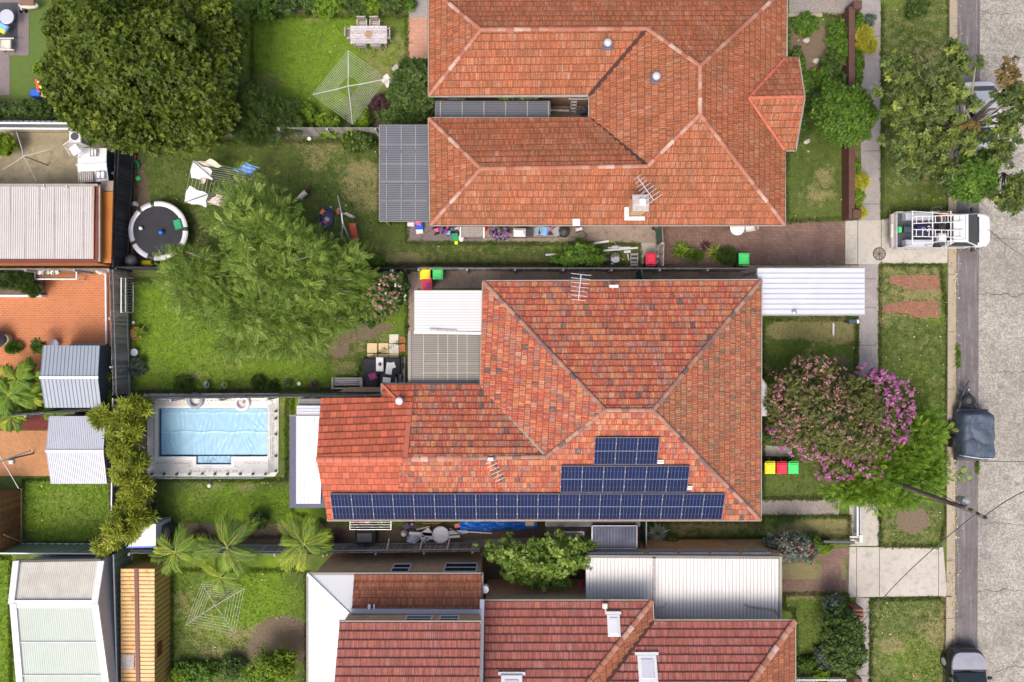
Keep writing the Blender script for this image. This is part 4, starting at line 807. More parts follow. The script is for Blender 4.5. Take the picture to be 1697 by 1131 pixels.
# solar panels
ux = (SE - SW).normalized(); nn = (SE - SW).cross(R3 - SW).normalized(); vy = nn.cross(ux); Mr = Matrix((ux, vy, nn)).transposed()
def panel_at(c, wd, ht, lab, proto=[None]):
    if proto[0] is None:
        o = empty('solar_panel', lab, 'solar panel', c, 0, 'solar panels on the mottled orange roof'); mb = MB(); t = .016
        for s2 in (-1, 1): mb.box((s2 * (.5 - t / 2), 0, 0), (t, 1, .05)); mb.box((0, s2 * (.5 - t / 2), 0), (1 - 2 * t, t, .05))
        mb.obj('frame', G['pvframe'], o); MB().box((0, 0, .008), (1 - 2 * t, 1 - 2 * t, .02)).obj('cells', G['pv'], o); l = MB()
        for i in range(1, 6): l.box((-.5 + i / 6, 0, .0185), (.007, .93, .004))
        for j in range(1, 10):
            if j in (2, 8): l.box((0, -.5 + j / 10, .0175), (.93, .002, .003))
        l.box((0, 0, .0195), (.94, .018, .004)); l.obj('cell_lines', G['pvline'], o)
        c1 = MB(); [c1.box((-.5, y, .026), (.03, .03, .012)) for y in (-.28, .28)]; c1.obj('clamps', G['white'], o)
        r_ = MB(); [r_.box((0, y, -.06), (1.0, .035, .05)) for y in (-.28, .28)]; r_.obj('rails', G['metal'], o); proto[0] = o
    else: o = put(proto[0], c, 0, lab)
    o.rotation_euler = Mr.to_euler(); o.scale = (wd, ht, 1); return o
ORD = "first second third fourth fifth sixth seventh eighth ninth tenth eleventh twelfth thirteenth fourteenth fifteenth sixteenth seventeenth eighteenth nineteenth".split()
for x0, x1, yt, yb, n, nm in ((548, 1195, 815, 858, 19, 'long lowest'), (928, 1137, 769, 813, 6, 'middle'), (983, 1088, 722, 767, 3, 'short topmost')):
    A, B = s_(x0, yb), s_(x1, yb); A.y = B.y = (A.y + B.y) / 2; zt = s_((x0 + x1) / 2, yt); zb = s_((x0 + x1) / 2, yb); ht = (zt - zb).length; wd = (B.x - A.x) / n
    if n == 19: wd, ht0 = (W(1195, 0, 3.1).x - W(553, 0, 3.1).x) / 19, ht; A.x = W(553, 0, 3.1).x
    for i in range(n): panel_at((zt + zb) / 2 + ux * (A.x + wd * (i + .5) - (zt.x + zb.x) / 2) + nn * .14, wd * .988, ht * .99, f'{ORD[i]} dark blue solar panel from the left in the {nm} row')
for px, py, lab in ((1094, 763, 'beside the short topmost solar row'), (1141, 806, 'beside the middle solar row')):
    mb = MB(); c = s_(px, py) + nn * .1; [mb.box(c + vy * k, (.3, .07, .06), rot=Mr) for k in (-.07, .05)]; tag(mb.obj('rail_end', G['white']), 'pair of white rail ends ' + lab, 'rail')

def rib_roof(o, quad, n, m, rh=.022, rw=.03, th=.05, name='roof', cross=0):
    """quad p0,p1 (low edge) p2,p3 (high edge); ribs run from low to high"""
    p0, p1, p2, p3 = quad; mb = MB(); mb.slab([p0, p1, p2, p3], th); nslab = len(mb.F)
    for i in range(n + 1): a, b = p0.lerp(p1, i / n), p3.lerp(p2, i / n); mb.bar(a + Vector((0, 0, rh / 2 - .002)), b + Vector((0, 0, rh / 2 - .002)), rw, rh)
    for i in range(1, cross + 1): a, b = p0.lerp(p3, i / (cross + 1)), p1.lerp(p2, i / (cross + 1)); mb.bar(a + Vector((0, 0, .004)), b + Vector((0, 0, .004)), .02, .006)
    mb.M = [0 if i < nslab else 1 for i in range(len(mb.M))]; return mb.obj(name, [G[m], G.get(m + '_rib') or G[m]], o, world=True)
def posts(o, pts, z1, m='gutter', r=.045, z0=0):
    for p in pts: MB().box((p.x, p.y, (z0 + z1) / 2), (r * 2, r * 2, z1 - z0)).obj('post', G[m], o, world=True)
def flat_roof(name, lab, cat, x0, y0, x1, y1, z, m, n, vert, z2=None, frame='gutter', pst=True, **kw):
    z2 = z if z2 is None else z2; o = empty(name, lab, cat, W((x0 + x1) / 2, (y0 + y1) / 2, 0))
    a, b, c, d = W(x0, y1, z), W(x1, y1, z), W(x1, y0, z2), W(x0, y0, z2)
    rib_roof(o, (a, b, c, d) if vert else (a, d, c, b), n, m, **kw)
    f = MB(); e = Vector((0, 0, -.09))
    for p, q_ in ((a, b), (b, c), (c, d), (d, a)): f.bar(p + e, q_ + e, .07, .1)
    f.obj('frame', G[frame], o, world=True)
    if pst: posts(o, [a.lerp(c, .04), b.lerp(d, .04), c.lerp(a, .04), d.lerp(b, .04)], min(z, z2) - .1, frame)
    return o
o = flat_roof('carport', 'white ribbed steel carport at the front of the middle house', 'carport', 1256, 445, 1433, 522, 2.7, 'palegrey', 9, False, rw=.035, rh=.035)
MB().lathe([(.03, 0), (.03, .12), (.11, .13), (.1, .17), (.02, .2)], W(1315, 518, 2.72), 12).obj('vent', G['metal'], o, world=True)
m_ = mat("white_ribbed", (.50, .52, .57), (.46, .48, .53), .8, rough=.4); [c for c in o.children if c.name.startswith('roof')][0].data.materials[0] = m_
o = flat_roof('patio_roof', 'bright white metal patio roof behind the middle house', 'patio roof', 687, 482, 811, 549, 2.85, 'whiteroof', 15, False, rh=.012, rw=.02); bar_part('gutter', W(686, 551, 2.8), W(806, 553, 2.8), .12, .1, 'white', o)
tag(MB().bar(W(712, 546, 2.95), W(757, 549, 2.95), .06, .02).obj('timber_batten', G['timber_grey']), 'thin weathered stick lying along the white patio roof edge', 'stick')
o = flat_roof('patio_roof', 'tinted corrugated patio roof below the white patio roof', 'patio roof', 677, 553, 795, 634, 2.6, 'poly_brown', 26, False, rh=.014, rw=.03, frame='gutter')
mb = MB()
for x in (702, 726, 742, 758, 774): mb.bar(W(x, 555, 2.625), W(x, 632, 2.625), .035, .02)
for y in (586, 602, 618): mb.bar(W(700, y, 2.62), W(794, y, 2.62), .028, .02)
mb.obj('battens', mat("pale_ribs", (.40, .37, .29), rough=.6), o, world=True); bar_part('gutter', W(679, 549, 2.6), W(679, 634, 2.6), .14, .1, 'poly_brown', o)
o = flat_roof('patio_roof', 'grey corrugated patio roof on the west end of the top house', 'patio roof', 629, 207, 710, 366, 2.6, 'poly', 44, False, rh=.016, rw=.03, frame='gutter')
mb = MB()
for x in (641, 665, 689): 
    for a, b in ((208, 248), (254, 300), (306, 330), (334, 364)): mb.bar(W(x, a, 2.63), W(x, b, 2.63), .035, .02)
for y in (240, 272, 301, 333): mb.bar(W(631, y, 2.62), W(708, y, 2.62), .02, .015)
mb.obj('battens', G['polyline'], o, world=True)
o = flat_roof('courtyard_roof', 'dark corrugated sheet roof in the slot between the two wings', 'courtyard roof', 722, 168, 911, 195, 2.4, 'poly', 10, False, rh=.014, rw=.03, frame='gutter_dark')
mb = MB(); [mb.bar(W(x, 168, 2.43), W(x, 194, 2.43), .05, .02) for x in (730, 766, 802, 838, 874, 909)]; mb.obj('battens', G['gutter'], o, world=True)
tag(MB().bar(W(912, 183, .9), W(943, 184, .9), .1, .05).obj('timber_plank', G['timber_grey']), 'pale grey plank at the end of the dark courtyard roof', 'plank')
o = empty('ladder', 'pale grey stepladder standing in the courtyard slot', 'ladder', W(949, 180, 0)); 
for s2 in (-.14, .14): MB().bar((s2, -.3, 0), (s2, .3, 1.3), .04, .05).obj('rail', G['alu'], o)
for i in range(6): MB().bar((-.14, -.22 + i * .1, .2 + i * .2), (.14, -.22 + i * .1, .2 + i * .2), .09, .03).obj('rung', G['alu'], o)
sheet('side_path', [(720, 155), (980, 155), (980, 200), (720, 200)], 'alley', .02)
o = empty('rubbish_bag', 'grey crumpled bag in the courtyard corner', 'bag', W(965, 188, 0)); MB().ball((0, 0, .3), .26, .2, .3, 10, 7, .35, 3).obj('bag', G['fibro'], o)
# rear awning of new-tile wing
o = empty('patio_roof', 'flat grey roof with a bright white top at the rear of the plain orange tiles', 'patio roof', W(510, 760, 0)); z = 2.6
MB().slab([W(480, 842, z), W(541, 842, z), W(541, 689, z), W(480, 689, z)], .1).obj('roof', G['fibro'], o, world=True); rib_roof(o, (W(491, 835, z + .08), W(531, 835, z + .08), W(536, 690, z + .08), W(491, 690, z + .08)), 6, 'white', rh=.02, rw=.02, th=.06, name='white_sheet')
posts(o, [W(484, 838, 2.5), W(484, 693, 2.5)], 2.5, 'fibro'); bar_part('gutter', W(480, 689, z + .03), W(541, 689, z + .03), .08, .08, 'gutter_dark', o)
flat_roof('awning', 'small pale ribbed awning north of the white rear roof', 'awning', 492, 673, 536, 687, 2.75, 'palegrey', 3, False, rh=.03, rw=.04)
flat_roof('awning', 'dark narrow awning beside the boundary fence', 'awning', 495, 662, 536, 671, 2.6, 'gutter_dark', 2, False)
# side skylight enclosures south of the middle house
o = flat_roof('glazed_enclosure', 'reflective glass roofed enclosure beside the agave', 'glass roof', 982, 873, 1055, 909, 2.2, 'steel', 14, True, frame='alu', rh=.01, rw=.018, pst=True); [c for c in o.children if c.name.startswith('roof')][0].data.materials[0] = mat("sky_glass", (.012, .018, .045), (.06, .075, .13), 1.2, rough=.25, spec=.3)
o = flat_roof('glazed_enclosure', 'small dark glass roof beside the bougainvillea', 'glass roof', 920, 883, 967, 901, 2.0, 'poly_brown', 8, True, frame='alu', rh=.01, rw=.015)
sheet_fence('gate', 'tall dark green gate across the passage beside the agave', [(1071, 864), (1071, 912)], 1.8, 'colorbond_dkgreen', 'gutter_dark')
o = flat_roof('lean_to', 'dark framed lean to under the eave by the long solar row', 'lean to', 905, 860, 1060, 872, 1.9, 'black', 4, True, frame='steel')

# ---- bottom house
HC = empty('house', 'red tiled house with white metal rear roof and upper storey at the bottom', 'house', W(900, 1080, 0)); z1 = 3.8
tile_roof('lower_roof', [[W(587, 952, z1), W(798, 952, z1), W(798, 1012, 4.45), W(583, 1012, 4.45)]], G['tile_brown'], HC)
m_ = MB(); m_.slab([W(510, 952, z1), W(587, 952, z1), W(583, 1012, 4.48), W(580, 1020, 4.52)], .06); m_.slab([W(510, 952, z1), W(580, 1020, 4.52), W(566, 1036, 4.55), W(558, 1300, 4.5), W(510, 1300, z1)], .06)
for t in range(1, 14): m_.bar(W(510, 952, z1 + .01).lerp(W(510, 1300, z1 + .01), t / 14), W(575, 1020, 4.51).lerp(W(559, 1300, 4.51), t / 14), .02, .012)
m_.obj('white_roof', mat("white_sheet_roof", (.62, .62, .635), (.585, .59, .60), .5, rough=.45), HC, world=True); bar_part('hip_cap', W(510, 952, z1 + .03), W(580, 1019, 4.55), .12, .05, 'white', HC)
bar_part('flashing', W(581, 1013, 4.58), W(798, 1014, 4.58), .2, .12, 'palegrey', HC)
for x in (612, 620): bar_part('flue', W(x, 1002, 4.5), W(x, 1012, 4.6), .12 if x == 612 else .06, .08, 'white', HC)
gutter(HC, [W(510, 1300, z1), W(510, 951, z1), W(799, 951, z1), W(799, 1010, z1)], 'gutter_dark')
walls(HC, [W(518, 956, z1), W(795, 956, z1), W(795, 1300, z1), W(518, 1300, z1)], 3.75, 'wall_brown')
z2 = 5.8; Ua, Ub = W(563, 1031, z2), W(796, 1031, z2)
tile_roof('upper_roof', [[Ua, Ub, Vector((Ub.x, Ub.y - 3.2, z2 + 1.38)), Vector((Ua.x, Ua.y - 3.2, z2 + 1.38))], [Vector((Ub.x, Ub.y - 3.2, z2 + 1.38)), Vector((Ua.x, Ua.y - 3.2, z2 + 1.38)), Vector((Ua.x, Ua.y - 6.6, z2)), Vector((Ub.x, Ub.y - 6.6, z2))]], G['tile_red'], HC, course=.36); gutter(HC, [Ua, Ub], 'gutter')
walls(HC, [(Ua.x + .1, Ua.y - .12), (Ub.x - .02, Ub.y - .12), (Ub.x - .02, Ub.y - 6.5), (Ua.x + .1, Ua.y - 6.5)], z2 + .02, 'wall_brown', 3.76, 'upper_wall')
window(HC, (W(695, 0, 5).x, Ua.y - .12, 5.2), 1.2, .7, (0, 1)); window(HC, (W(745, 0, 5).x, Ua.y - .12, 5.2), .9, .7, (0, 1))
wyn = W(0, 956, z1).y
window(HC, (W(668, 0, 2).x, wyn, 2.6), .9, 1.3, (0, 1)); window(HC, (W(765, 0, 2).x, wyn, 2.5), 1.6, 1.4, (0, 1))
g = .5; Ba, Bb = W(803, 996, 4), W(1081, 996, 4); PB = wplane(Ba, Bb, (0, -1), g); Hb = on_plane(952, 1160, *PB)
Ca, Cb = W(1082, 1029, 4), W(1317, 1029, 4); PC = wplane(Ca, Cb, (0, -1), g); Vc = on_plane(983, 1160, *PC); Hc = on_plane(1225, 1160, *PC); TL = on_plane(803, 1160, *PB); dn = Vector((0, -4.2, -2.))
tile_roof('east_roof', [[Ba, Bb, Hb, TL], [Ca, Cb, Hc, Vc], [TL, Hb, Hb + dn, TL + dn], [Vc, Hc, Vector((Cb.x, Hc.y - 3.8, Hc.z - 1.8)), Vc + dn]], G['tile_red'], HC, course=.36)
tile_roof('valley_roof', [[Bb, Ca, Vc, Hb]], G['tile_brown'], HC); tile_roof('east_slope', [[Cb, Vector((Cb.x, Hc.y - 3.8, 4)), Hc]], G['tile_brown'], HC)
ridge(HC, Bb + up, Hb + up, 'ridge', .12); ridge(HC, Cb + up, Hc + up, 'ridge', .14); bar_part('valley', Ca + up * .7, Vc + up * .7, .18, .04, 'valley', HC)
gutter(HC, [Ba, Bb, Ca, Cb, W(1317, 1400, 4)], 'gutter'); bar_part('barge', W(799, 994, 4.3), Vector((W(799, 0, 4.3).x, Hb.y, Hb.z + .2)), .2, .16, 'white', HC)
walls(HC, [(Ba.x, Ba.y - .3), (Bb.x - .3, Bb.y - .3), (Ca.x - .3, Ca.y - .3), (Cb.x - .4, Cb.y - .4), (Cb.x - .4, -22), (Ba.x, -22)], 4.0, 'wall_brown')
def skylight(px, py, w_, h_, lab, blind=True):
    p = on_plane(px, py, *(PC if px > 1035 else PB)); o = empty('skylight', lab, 'skylight', p); o.rotation_euler = (-math.atan(g), 0, 0)
    MB().bbox((0, 0, .06), (w_, h_, .1), .02).obj('frame', G['white'], o); MB().bbox((0, -.02, .12), (w_ * .66, h_ * .74, .04), .02).obj('glazing', G['white' if blind else 'skylight'], o)
    mb = MB(); mb.bar((-w_ * .62, h_ / 2 + .06, .06), (w_ * .62, h_ / 2 + .06, .06), .12, .1); mb.obj('flashing', G['white'], o)
skylight(1017, 1037, .58, .95, 'white roof window with drawn blind on the red tiled slope'); skylight(1073, 1108, .86, 1.1, 'square white framed skylight with grey dome by the tiled valley', False)
UP = (Ua, Ub, Vector((Ub.x, Ub.y - 6.5, z2 + 2.8))); p = on_plane(848, 1127, *PB); o = empty('skylight', 'white framed skylight at the bottom edge of the photo', 'skylight', p); o.rotation_euler = (-math.atan(g), 0, 0)
MB().bbox((0, -.3, .09), (.95, 1., .18), .03).obj('frame', G['white'], o); MB().bbox((0, -.35, .19), (.62, .7, .04), .02).obj('glazing', G['skylight'], o); MB().bar((-.6, .25, .06), (.6, .25, .06), .13, .1).obj('flashing', G['white'], o)
mb = MB(); pv_ = on_plane(1002, 1003, *PB); mb.bbox(pv_ + Vector((0, 0, .12)), (.24, .24, .1)); mb.bar(pv_ + Vector((0, 0, .08)), on_plane(1004, 1017, *PB) + Vector((0, 0, .08)), .07, .05); tag(mb.obj('roof_vent', G['cloth_p']), 'small pale square vent above the roof window', 'roof vent')
# long carport of bottom house
o = empty('carport', 'long cream ribbed carport between the bottom house and its brick boundary wall', 'carport', W(1130, 970, 0)); z = 2.8
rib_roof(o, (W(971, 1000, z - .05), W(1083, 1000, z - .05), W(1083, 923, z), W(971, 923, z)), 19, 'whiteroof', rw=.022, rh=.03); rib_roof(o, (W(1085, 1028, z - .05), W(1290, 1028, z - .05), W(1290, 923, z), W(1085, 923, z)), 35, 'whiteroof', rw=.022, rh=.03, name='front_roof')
for c in [c for c in o.children if 'roof' in c.name]: c.data.materials[0] = mat("cream_ribbed_roof", (.62, .61, .59), (.55, .54, .52), .9, c3=(.40, .38, .34), s3=1.3, t3=.72, rough=.5)
bar_part('gutter', W(971, 922, z), W(1296, 924, z), .14, .12, 'gutter_dark', o); bar_part('gutter', W(1293, 923, z), W(1293, 1026, z), .12, .14, 'gutter', o); bar_part('box_gutter', W(1084, 923, z + .03), W(1084, 998, z + .03), .14, .06, 'timber_grey', o)
mb = MB(); mb.tube([W(1083, 1011, z + .06), W(1102, 1005, z + .06), W(1105, 1001, z + .06)], .04, 6); mb.obj('downpipe', G['metal'], o, world=True); mb = MB(); mb.tube([W(1235, 1002, z + .06), W(1240, 1006, z + .06), W(1285, 1012, z + .06), W(1290, 1022, z + .06)], .045, 6); mb.obj('downpipe', G['gutter'], o, world=True)
posts(o, [W(1285, 930, z), W(1285, 1020, z)], 2.7); bw = empty('boundary_wall', 'brown brick boundary wall with grey louvre panels beside the long carport', 'wall', W(1140, 898, 0))
wy0 = W(0, 921, 2.7).y; MB().box(((W(975, 0, 2.7).x + W(1297, 0, 2.7).x) / 2, wy0, 1.3), (W(1297, 0, 2.7).x - W(975, 0, 2.7).x, .12, 2.6)).obj('brickwork', G['wall_brown'], bw, world=True)
for i, x in enumerate((998, 1044, 1098, 1150, 1201, 1253)):
    c = Vector((W(x, 0, 2.5).x, wy0 + .08, 2.3)); mb = MB(); [mb.box(c + Vector((k * .1 - .6, 0, 0)), (.05, .03, .5)) for k in range(13)]; mb.box(c + Vector((0, 0, .25)), (1.35, .05, .05)); mb.box(c + Vector((0, 0, -.25)), (1.35, .05, .05)); mb.obj('louvre_panel', G['palegrey'], bw, world=True)

# ================================================================ SHEDS
def gable(name, lab, cat, e0, rdg, e1, ze, zr, rm, wm, n, cap=None, gables=None, cw=.1, wins=0, th=.04, rh=.02, rw=.03, zg=None, ovh=.06):
    a, b = W(*e0[0], ze), W(*e0[1], ze); c, d = W(*rdg[0], zr), W(*rdg[1], zr); e, f = W(*e1[0], ze), W(*e1[1], ze)
    o = empty(name, lab, cat, ((a + f) / 2 * Vector((1, 1, 0))[0] if False else Vector(((a.x + f.x) / 2, (a.y + f.y) / 2, 0))))
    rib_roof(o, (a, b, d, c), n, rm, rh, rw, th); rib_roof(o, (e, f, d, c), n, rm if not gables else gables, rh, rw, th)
    ridge_ = MB(); dd = (d - c).normalized(); ridge_.bar(c - dd * .04 + Vector((0, 0, .02)), d + dd * .04 + Vector((0, 0, .02)), cw * 2, .05); ridge_.obj('ridge_cap', G[cap or rm], o, world=True)
    ct = (a + b + e + f) / 4
    sh = lambda p: Vector((ct.x + (p.x - ct.x) * (1 - ovh / max(.5, abs(p.x - ct.x))), ct.y + (p.y - ct.y) * (1 - ovh / max(.5, abs(p.y - ct.y))), p.z - th - .01)); A, B, C_, D_, E_, F_ = map(sh, (a, b, c, d, e, f)); D_.y, C_.y = (d.y, c.y) if abs(d.x - c.x) > abs(d.y - c.y) else (sh(d).y, sh(c).y)
    fl = lambda p: Vector((p.x, p.y, 0)); mb = MB(); V = [A, B, C_, D_, E_, F_, fl(A), fl(B), fl(C_), fl(D_), fl(E_), fl(F_)]
    mb.add(V, [(0, 1, 7, 6), (4, 5, 11, 10), (0, 2, 8, 6), (2, 4, 10, 8), (1, 3, 9, 7), (3, 5, 11, 9)]); k = MB(); k.F = mb.F; k.V = mb.V; k.M = mb.M
    k.obj('walls', G[wm], o, world=True); return o, (A, B, C_, D_, E_, F_)
gable('garden_shed', 'blue grey metal shed with a white ridge beside the terracotta patio', 'shed', [(72, 573), (165, 573)], [(67, 626), (162, 626)], [(75, 676), (168, 676)], 2.0, 2.25, 'shedblue', 'sheddark', 15, 'white', cw=.06)
gable('garden_shed', 'pale grey metal shed beside the herringbone patio', 'shed', [(82, 690), (175, 690)], [(77, 748), (171, 748)], [(85, 802), (177, 802)], 2.1, 2.4, 'palegrey', 'colorbond_grey', 30, None, cw=.07)
o, _ = gable('garden_shed', 'small white shed roof strewn with junk beside the bare yard', 'shed', [(129, 245), (177, 246)], [(128, 274), (176, 272)], [(132, 303), (180, 301)], 2.0, 2.15, 'white', 'sheddark', 1, None, cw=.03)
o = empty('door_panel', 'grey slatted panel lying on the small white shed roof', 'panel', W(142, 294, 2.2)); MB().bbox((0, 0, .0), (.72, .5, .05), .01, .05).obj('panel', G['timber_grey'], o); mb = MB(); [mb.box((-.3 + i * .1, 0, .03), (.02, .5, .02), .05) for i in range(7)]; mb.obj('slats', G['steel'], o)
def wire_chair(px, py, z, lab, m='white', rz=0):
    o = empty('chair', lab, 'chair', W(px, py, z), rz); 
    for x in (-.2, .2):
        for y in (-.2, .2): MB().cyl((x, y, 0), (x, y, .44), .018, .015, 6).obj('leg', G[m], o)
    mb = MB(); mb.bbox((0, 0, .45), (.46, .46, .04)); mb.obj('seat', G[m], o); mb = MB(); mb.tube([(-.22, .22, .45), (-.22, .27, .85), (.22, .27, .85), (.22, .22, .45)], .018); [mb.bar((x, .23, .47), (x, .265, .84), .03, .015) for x in (-.13, -.04, .05, .14)]; mb.obj('backrest', G[m], o)
    for s2 in (-1, 1): mb = MB(); mb.tube([(s2 * .23, -.2, .44), (s2 * .25, -.2, .64), (s2 * .25, .22, .66)], .016); mb.obj('armrest', G[m], o)
    return o
wire_chair(133, 252, 2.12, 'white plastic chair lying on the small white shed', rz=.6)
o = empty('crate', 'wire framed crate on the lower right of the white shed roof', 'crate', W(168, 291, 2.12)); mb = MB(); [mb.bar((x, -.18, .12), (x, .18, .12), .02, .02) for x in (-.2, 0, .2)]; [mb.bar((-.2, y, .12), (.2, y, .12), .02, .02) for y in (-.18, .18)]; mb.obj('wire', G['steel'], o); MB().bbox((0, 0, .04), (.42, .38, .08)).obj('base', G['white'], o)
o = empty('crate', 'wire framed crate on the upper right of the white shed roof', 'crate', W(157, 254, 2.1)); mb = MB(); [mb.bar((x, -.18, .12), (x, .18, .12), .02, .02) for x in (-.14, 0, .14)]; [mb.bar((-.14, y, .12), (.14, y, .12), .02, .02) for y in (-.18, .18)]; mb.obj('wire', G['steel'], o); MB().bbox((0, 0, .04), (.3, .38, .08)).obj('base', G['white'], o)
o = empty('washing_machine', 'old white washing machine between the white shed and the big tree', 'washing machine', W(140, 234, 0)); MB().bbox((0, 0, .42), (.6, .6, .84)).obj('body', G['white'], o); MB().cyl((0, .0, .85), (0, 0, .87), .2, .2, 14).obj('lid', G['steel'], o)
# garage
o = empty('garage', 'garage with a cream corrugated roof, maroon fascia and ochre side wall', 'garage', W(60, 370, 0)); z = 2.7
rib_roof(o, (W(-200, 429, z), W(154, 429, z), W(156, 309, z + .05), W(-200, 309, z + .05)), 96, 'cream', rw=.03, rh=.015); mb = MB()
for x in (17, 41, 65, 90, 114, 138): mb.bar(W(x, 310, z + .06), W(x, 429, z + .01), .02, .022)
mb.obj('sheet_joints', G['timber_grey'], o, world=True); mb = MB(); mb.bar(W(155, 307, z + .03), W(155, 430, z - .02), .06, .06); mb.obj('barge_trim', G['ochre'], o, world=True); mb = MB(); mb.bar(W(160, 307, z - .1), W(160, 429, z - .1), .22, .1); mb.bar(W(-200, 433, z - .1), W(163, 433, z - .1), .22, .1); mb.obj('fascia', G['maroon'], o, world=True)
bar_part('gutter', W(165, 306, z - .12), W(165, 434, z - .12), .11, .1, 'gutter', o); bar_part('gutter', W(-200, 307, z + .02), W(163, 307, z + .02), .1, .1, 'gutter', o)
walls(o, [W(-200, 311, 2.6), W(163, 311, 2.6), W(163, 437, 2.6), W(-200, 437, 2.6)], 2.58, 'ochre'); 
o = empty('side_annex', 'ochre walled strip beside the garage gutter', 'annex', W(185, 370, 0)); MB().slab([W(166, 436, 2.2), W(184, 436, 2.2), W(187, 318, 2.2), W(167, 318, 2.2)], .1).obj('roof', G['ochre'], o, world=True); MB().slab([W(167, 317, 2.15), W(187, 317, 2.15), W(188, 300, 2.15), W(167, 300, 2.15)], .05).obj('flat_panel', G['alley'], o, world=True)
for x, y in ((72, 309), (110, 310)):
    mb = MB(); mb.tube([W(x, y - 3, z + .1), W(x + 2, y + 3, z + .1), W(x - 3, y + 3, z + .1)], .03, 5); tag(mb.obj('vent_pipe', G['white']), f'white bent pipe on the {"left" if x < 100 else "right"} of the garage roof top edge', 'vent pipe')
# big white shed
o, pts = gable('workshop', 'large white workshop with corrugated and pale green roof slopes', 'workshop', [(35, 932), (165, 930)], [(19, 1001), (156, 1001)], [(48, 1330), (200, 1330)], 2.5, 3.15, 'creamslab', 'cream', 40, 'white', 'paleg', cw=.18, rh=.01, rw=.02)
for a, b in (((27, 930), (19, 1001)), ((168, 930), (157, 1001))): bar_part('barge_board', W(*a, 2.55), W(*b, 3.2), .3, .08, 'white', o)
bar_part('barge_board', W(22, 1001, 3.2), W(50, 1330, 2.56), .3, .08, 'white', o); bar_part('barge_board', W(158, 1001, 3.2), W(203, 1330, 2.56), .3, .08, 'white', o); bar_part('gutter', W(27, 930, 2.5), W(168, 928, 2.5), .12, .08, 'black', o)
for y in (1065, 1120): bar_part('sheet_joint', W(33, y, 3.2 - .65 * (y - 1001) / 329 + .02), W(152 + (y - 1001) * .12, y, 3.2 - .65 * (y - 1001) / 329 + .02), .03, .02, 'palegrey', o)
mb = MB(); wx_ = pts[3].x; xr = W(170, 0, 2.4).x + .02; MB().box((xr, W(0, 1110, 2).y, 1.0), (.06, 2.6, 2.0)).obj('roller_door', G['shedblue'], o, world=True)
# yellow shed
o, pts = gable('tool_shed', 'long rusty yellow shed with a maroon ridge cap', 'shed', [(200, 943), (201, 1330)], [(226, 943), (232, 1330)], [(256, 943), (256, 1330)], 1.8, 1.98, 'yellow_roof', 'yellow_wall', 58, 'maroon', cw=.09, rh=.025, rw=.03, ovh=.03)
mb = MB(); xr = pts[4].x + .005
for i in range(38): yy = pts[4].y - i * .27; mb.box((xr, yy - .13, .86), (.03, .03, 1.7))
mb.obj('wall_ribs', G['timber_brown'], o, world=True)
MB().slab([W(202, 1110, 1.86), W(222, 1110, 2.0), W(222, 1085, 2.0), W(202, 1085, 1.86)], .02).obj('patch_panel', G['timber_grey'], o, world=True); MB().box((xr + .02, W(0, 1072, 1).y, 1.25), (.04, .7, .45)).obj('window', G['maroon'], o, world=True)
# timber shed bottom left
o = empty('cubby_house', 'brown slatted timber structure at the left edge above the green fence', 'timber shed', W(0, 856, 0)); xb = W(38, 0, 0).x; y0, y1 = W(0, 812, 0).y, W(0, 902, 0).y
mb = MB(); n = 26
for i in range(n): yy = y0 + (y1 - y0) * (i + .5) / n; mb.box((xb - .03, yy, .85), (.03, abs(y1 - y0) / n * .8, 1.7))
for i in range(30): mb.box((xb - .1 - i * .1, y0, .85), (.08, .03, 1.7)); mb.box((xb - .1 - i * .1, y1, .85), (.08, .03, 1.7))
mb.obj('slat_wall', G['timber_brown'], o, world=True); MB().box((xb - 1.7, (y0 + y1) / 2, 1.8), (3.3, abs(y1 - y0) + .2, .08)).obj('roof', G['steel'], o, world=True)
mb = MB(); mb.bar((xb - .05, y0, 1.72), (xb - .05, y1, 1.72), .07, .1); mb.bar((xb, y0 + .1, .1), (xb + .0, y1 - .1, .1), .06, .1); mb.bar((xb + .03, y1 + .1, .1), (xb + .03, y1 + .9, 1.5), .05, .05); mb.obj('frame', G['timber'], o, world=True)
# pool equipment shed
o = empty('pool_shed', 'low white flat roofed shed beside the golden bamboo', 'shed', W(240, 885, 0)); a = [W(212, 906, 1.7), W(258, 905, 1.7), W(258, 869, 1.7), W(224, 870, 1.7)]
MB().slab(a, .08).obj('roof', G['white'], o, world=True); walls(o, [W(214, 904, 1.7), W(257, 903, 1.7), W(257, 871, 1.7), W(226, 872, 1.7)], 1.62, 'palegrey'); bar_part('trim', W(210, 907, 1.62), W(259, 906, 1.62), .07, .1, 'blue', o)
o = empty('water_tank', 'black plastic water tank beside the low white shed', 'tank', W(284, 876, 0)); MB().lathe([(.36, 0), (.38, .1), (.38, .9), (.34, 1.0), (.1, 1.05), (.02, 1.06)], n=20, sy=1.05).obj('body', G['black'], o, smooth=True); MB().cyl((0, 0, 1.04), (0, 0, 1.12), .12, .12, 14).obj('lid', G['steel'], o)

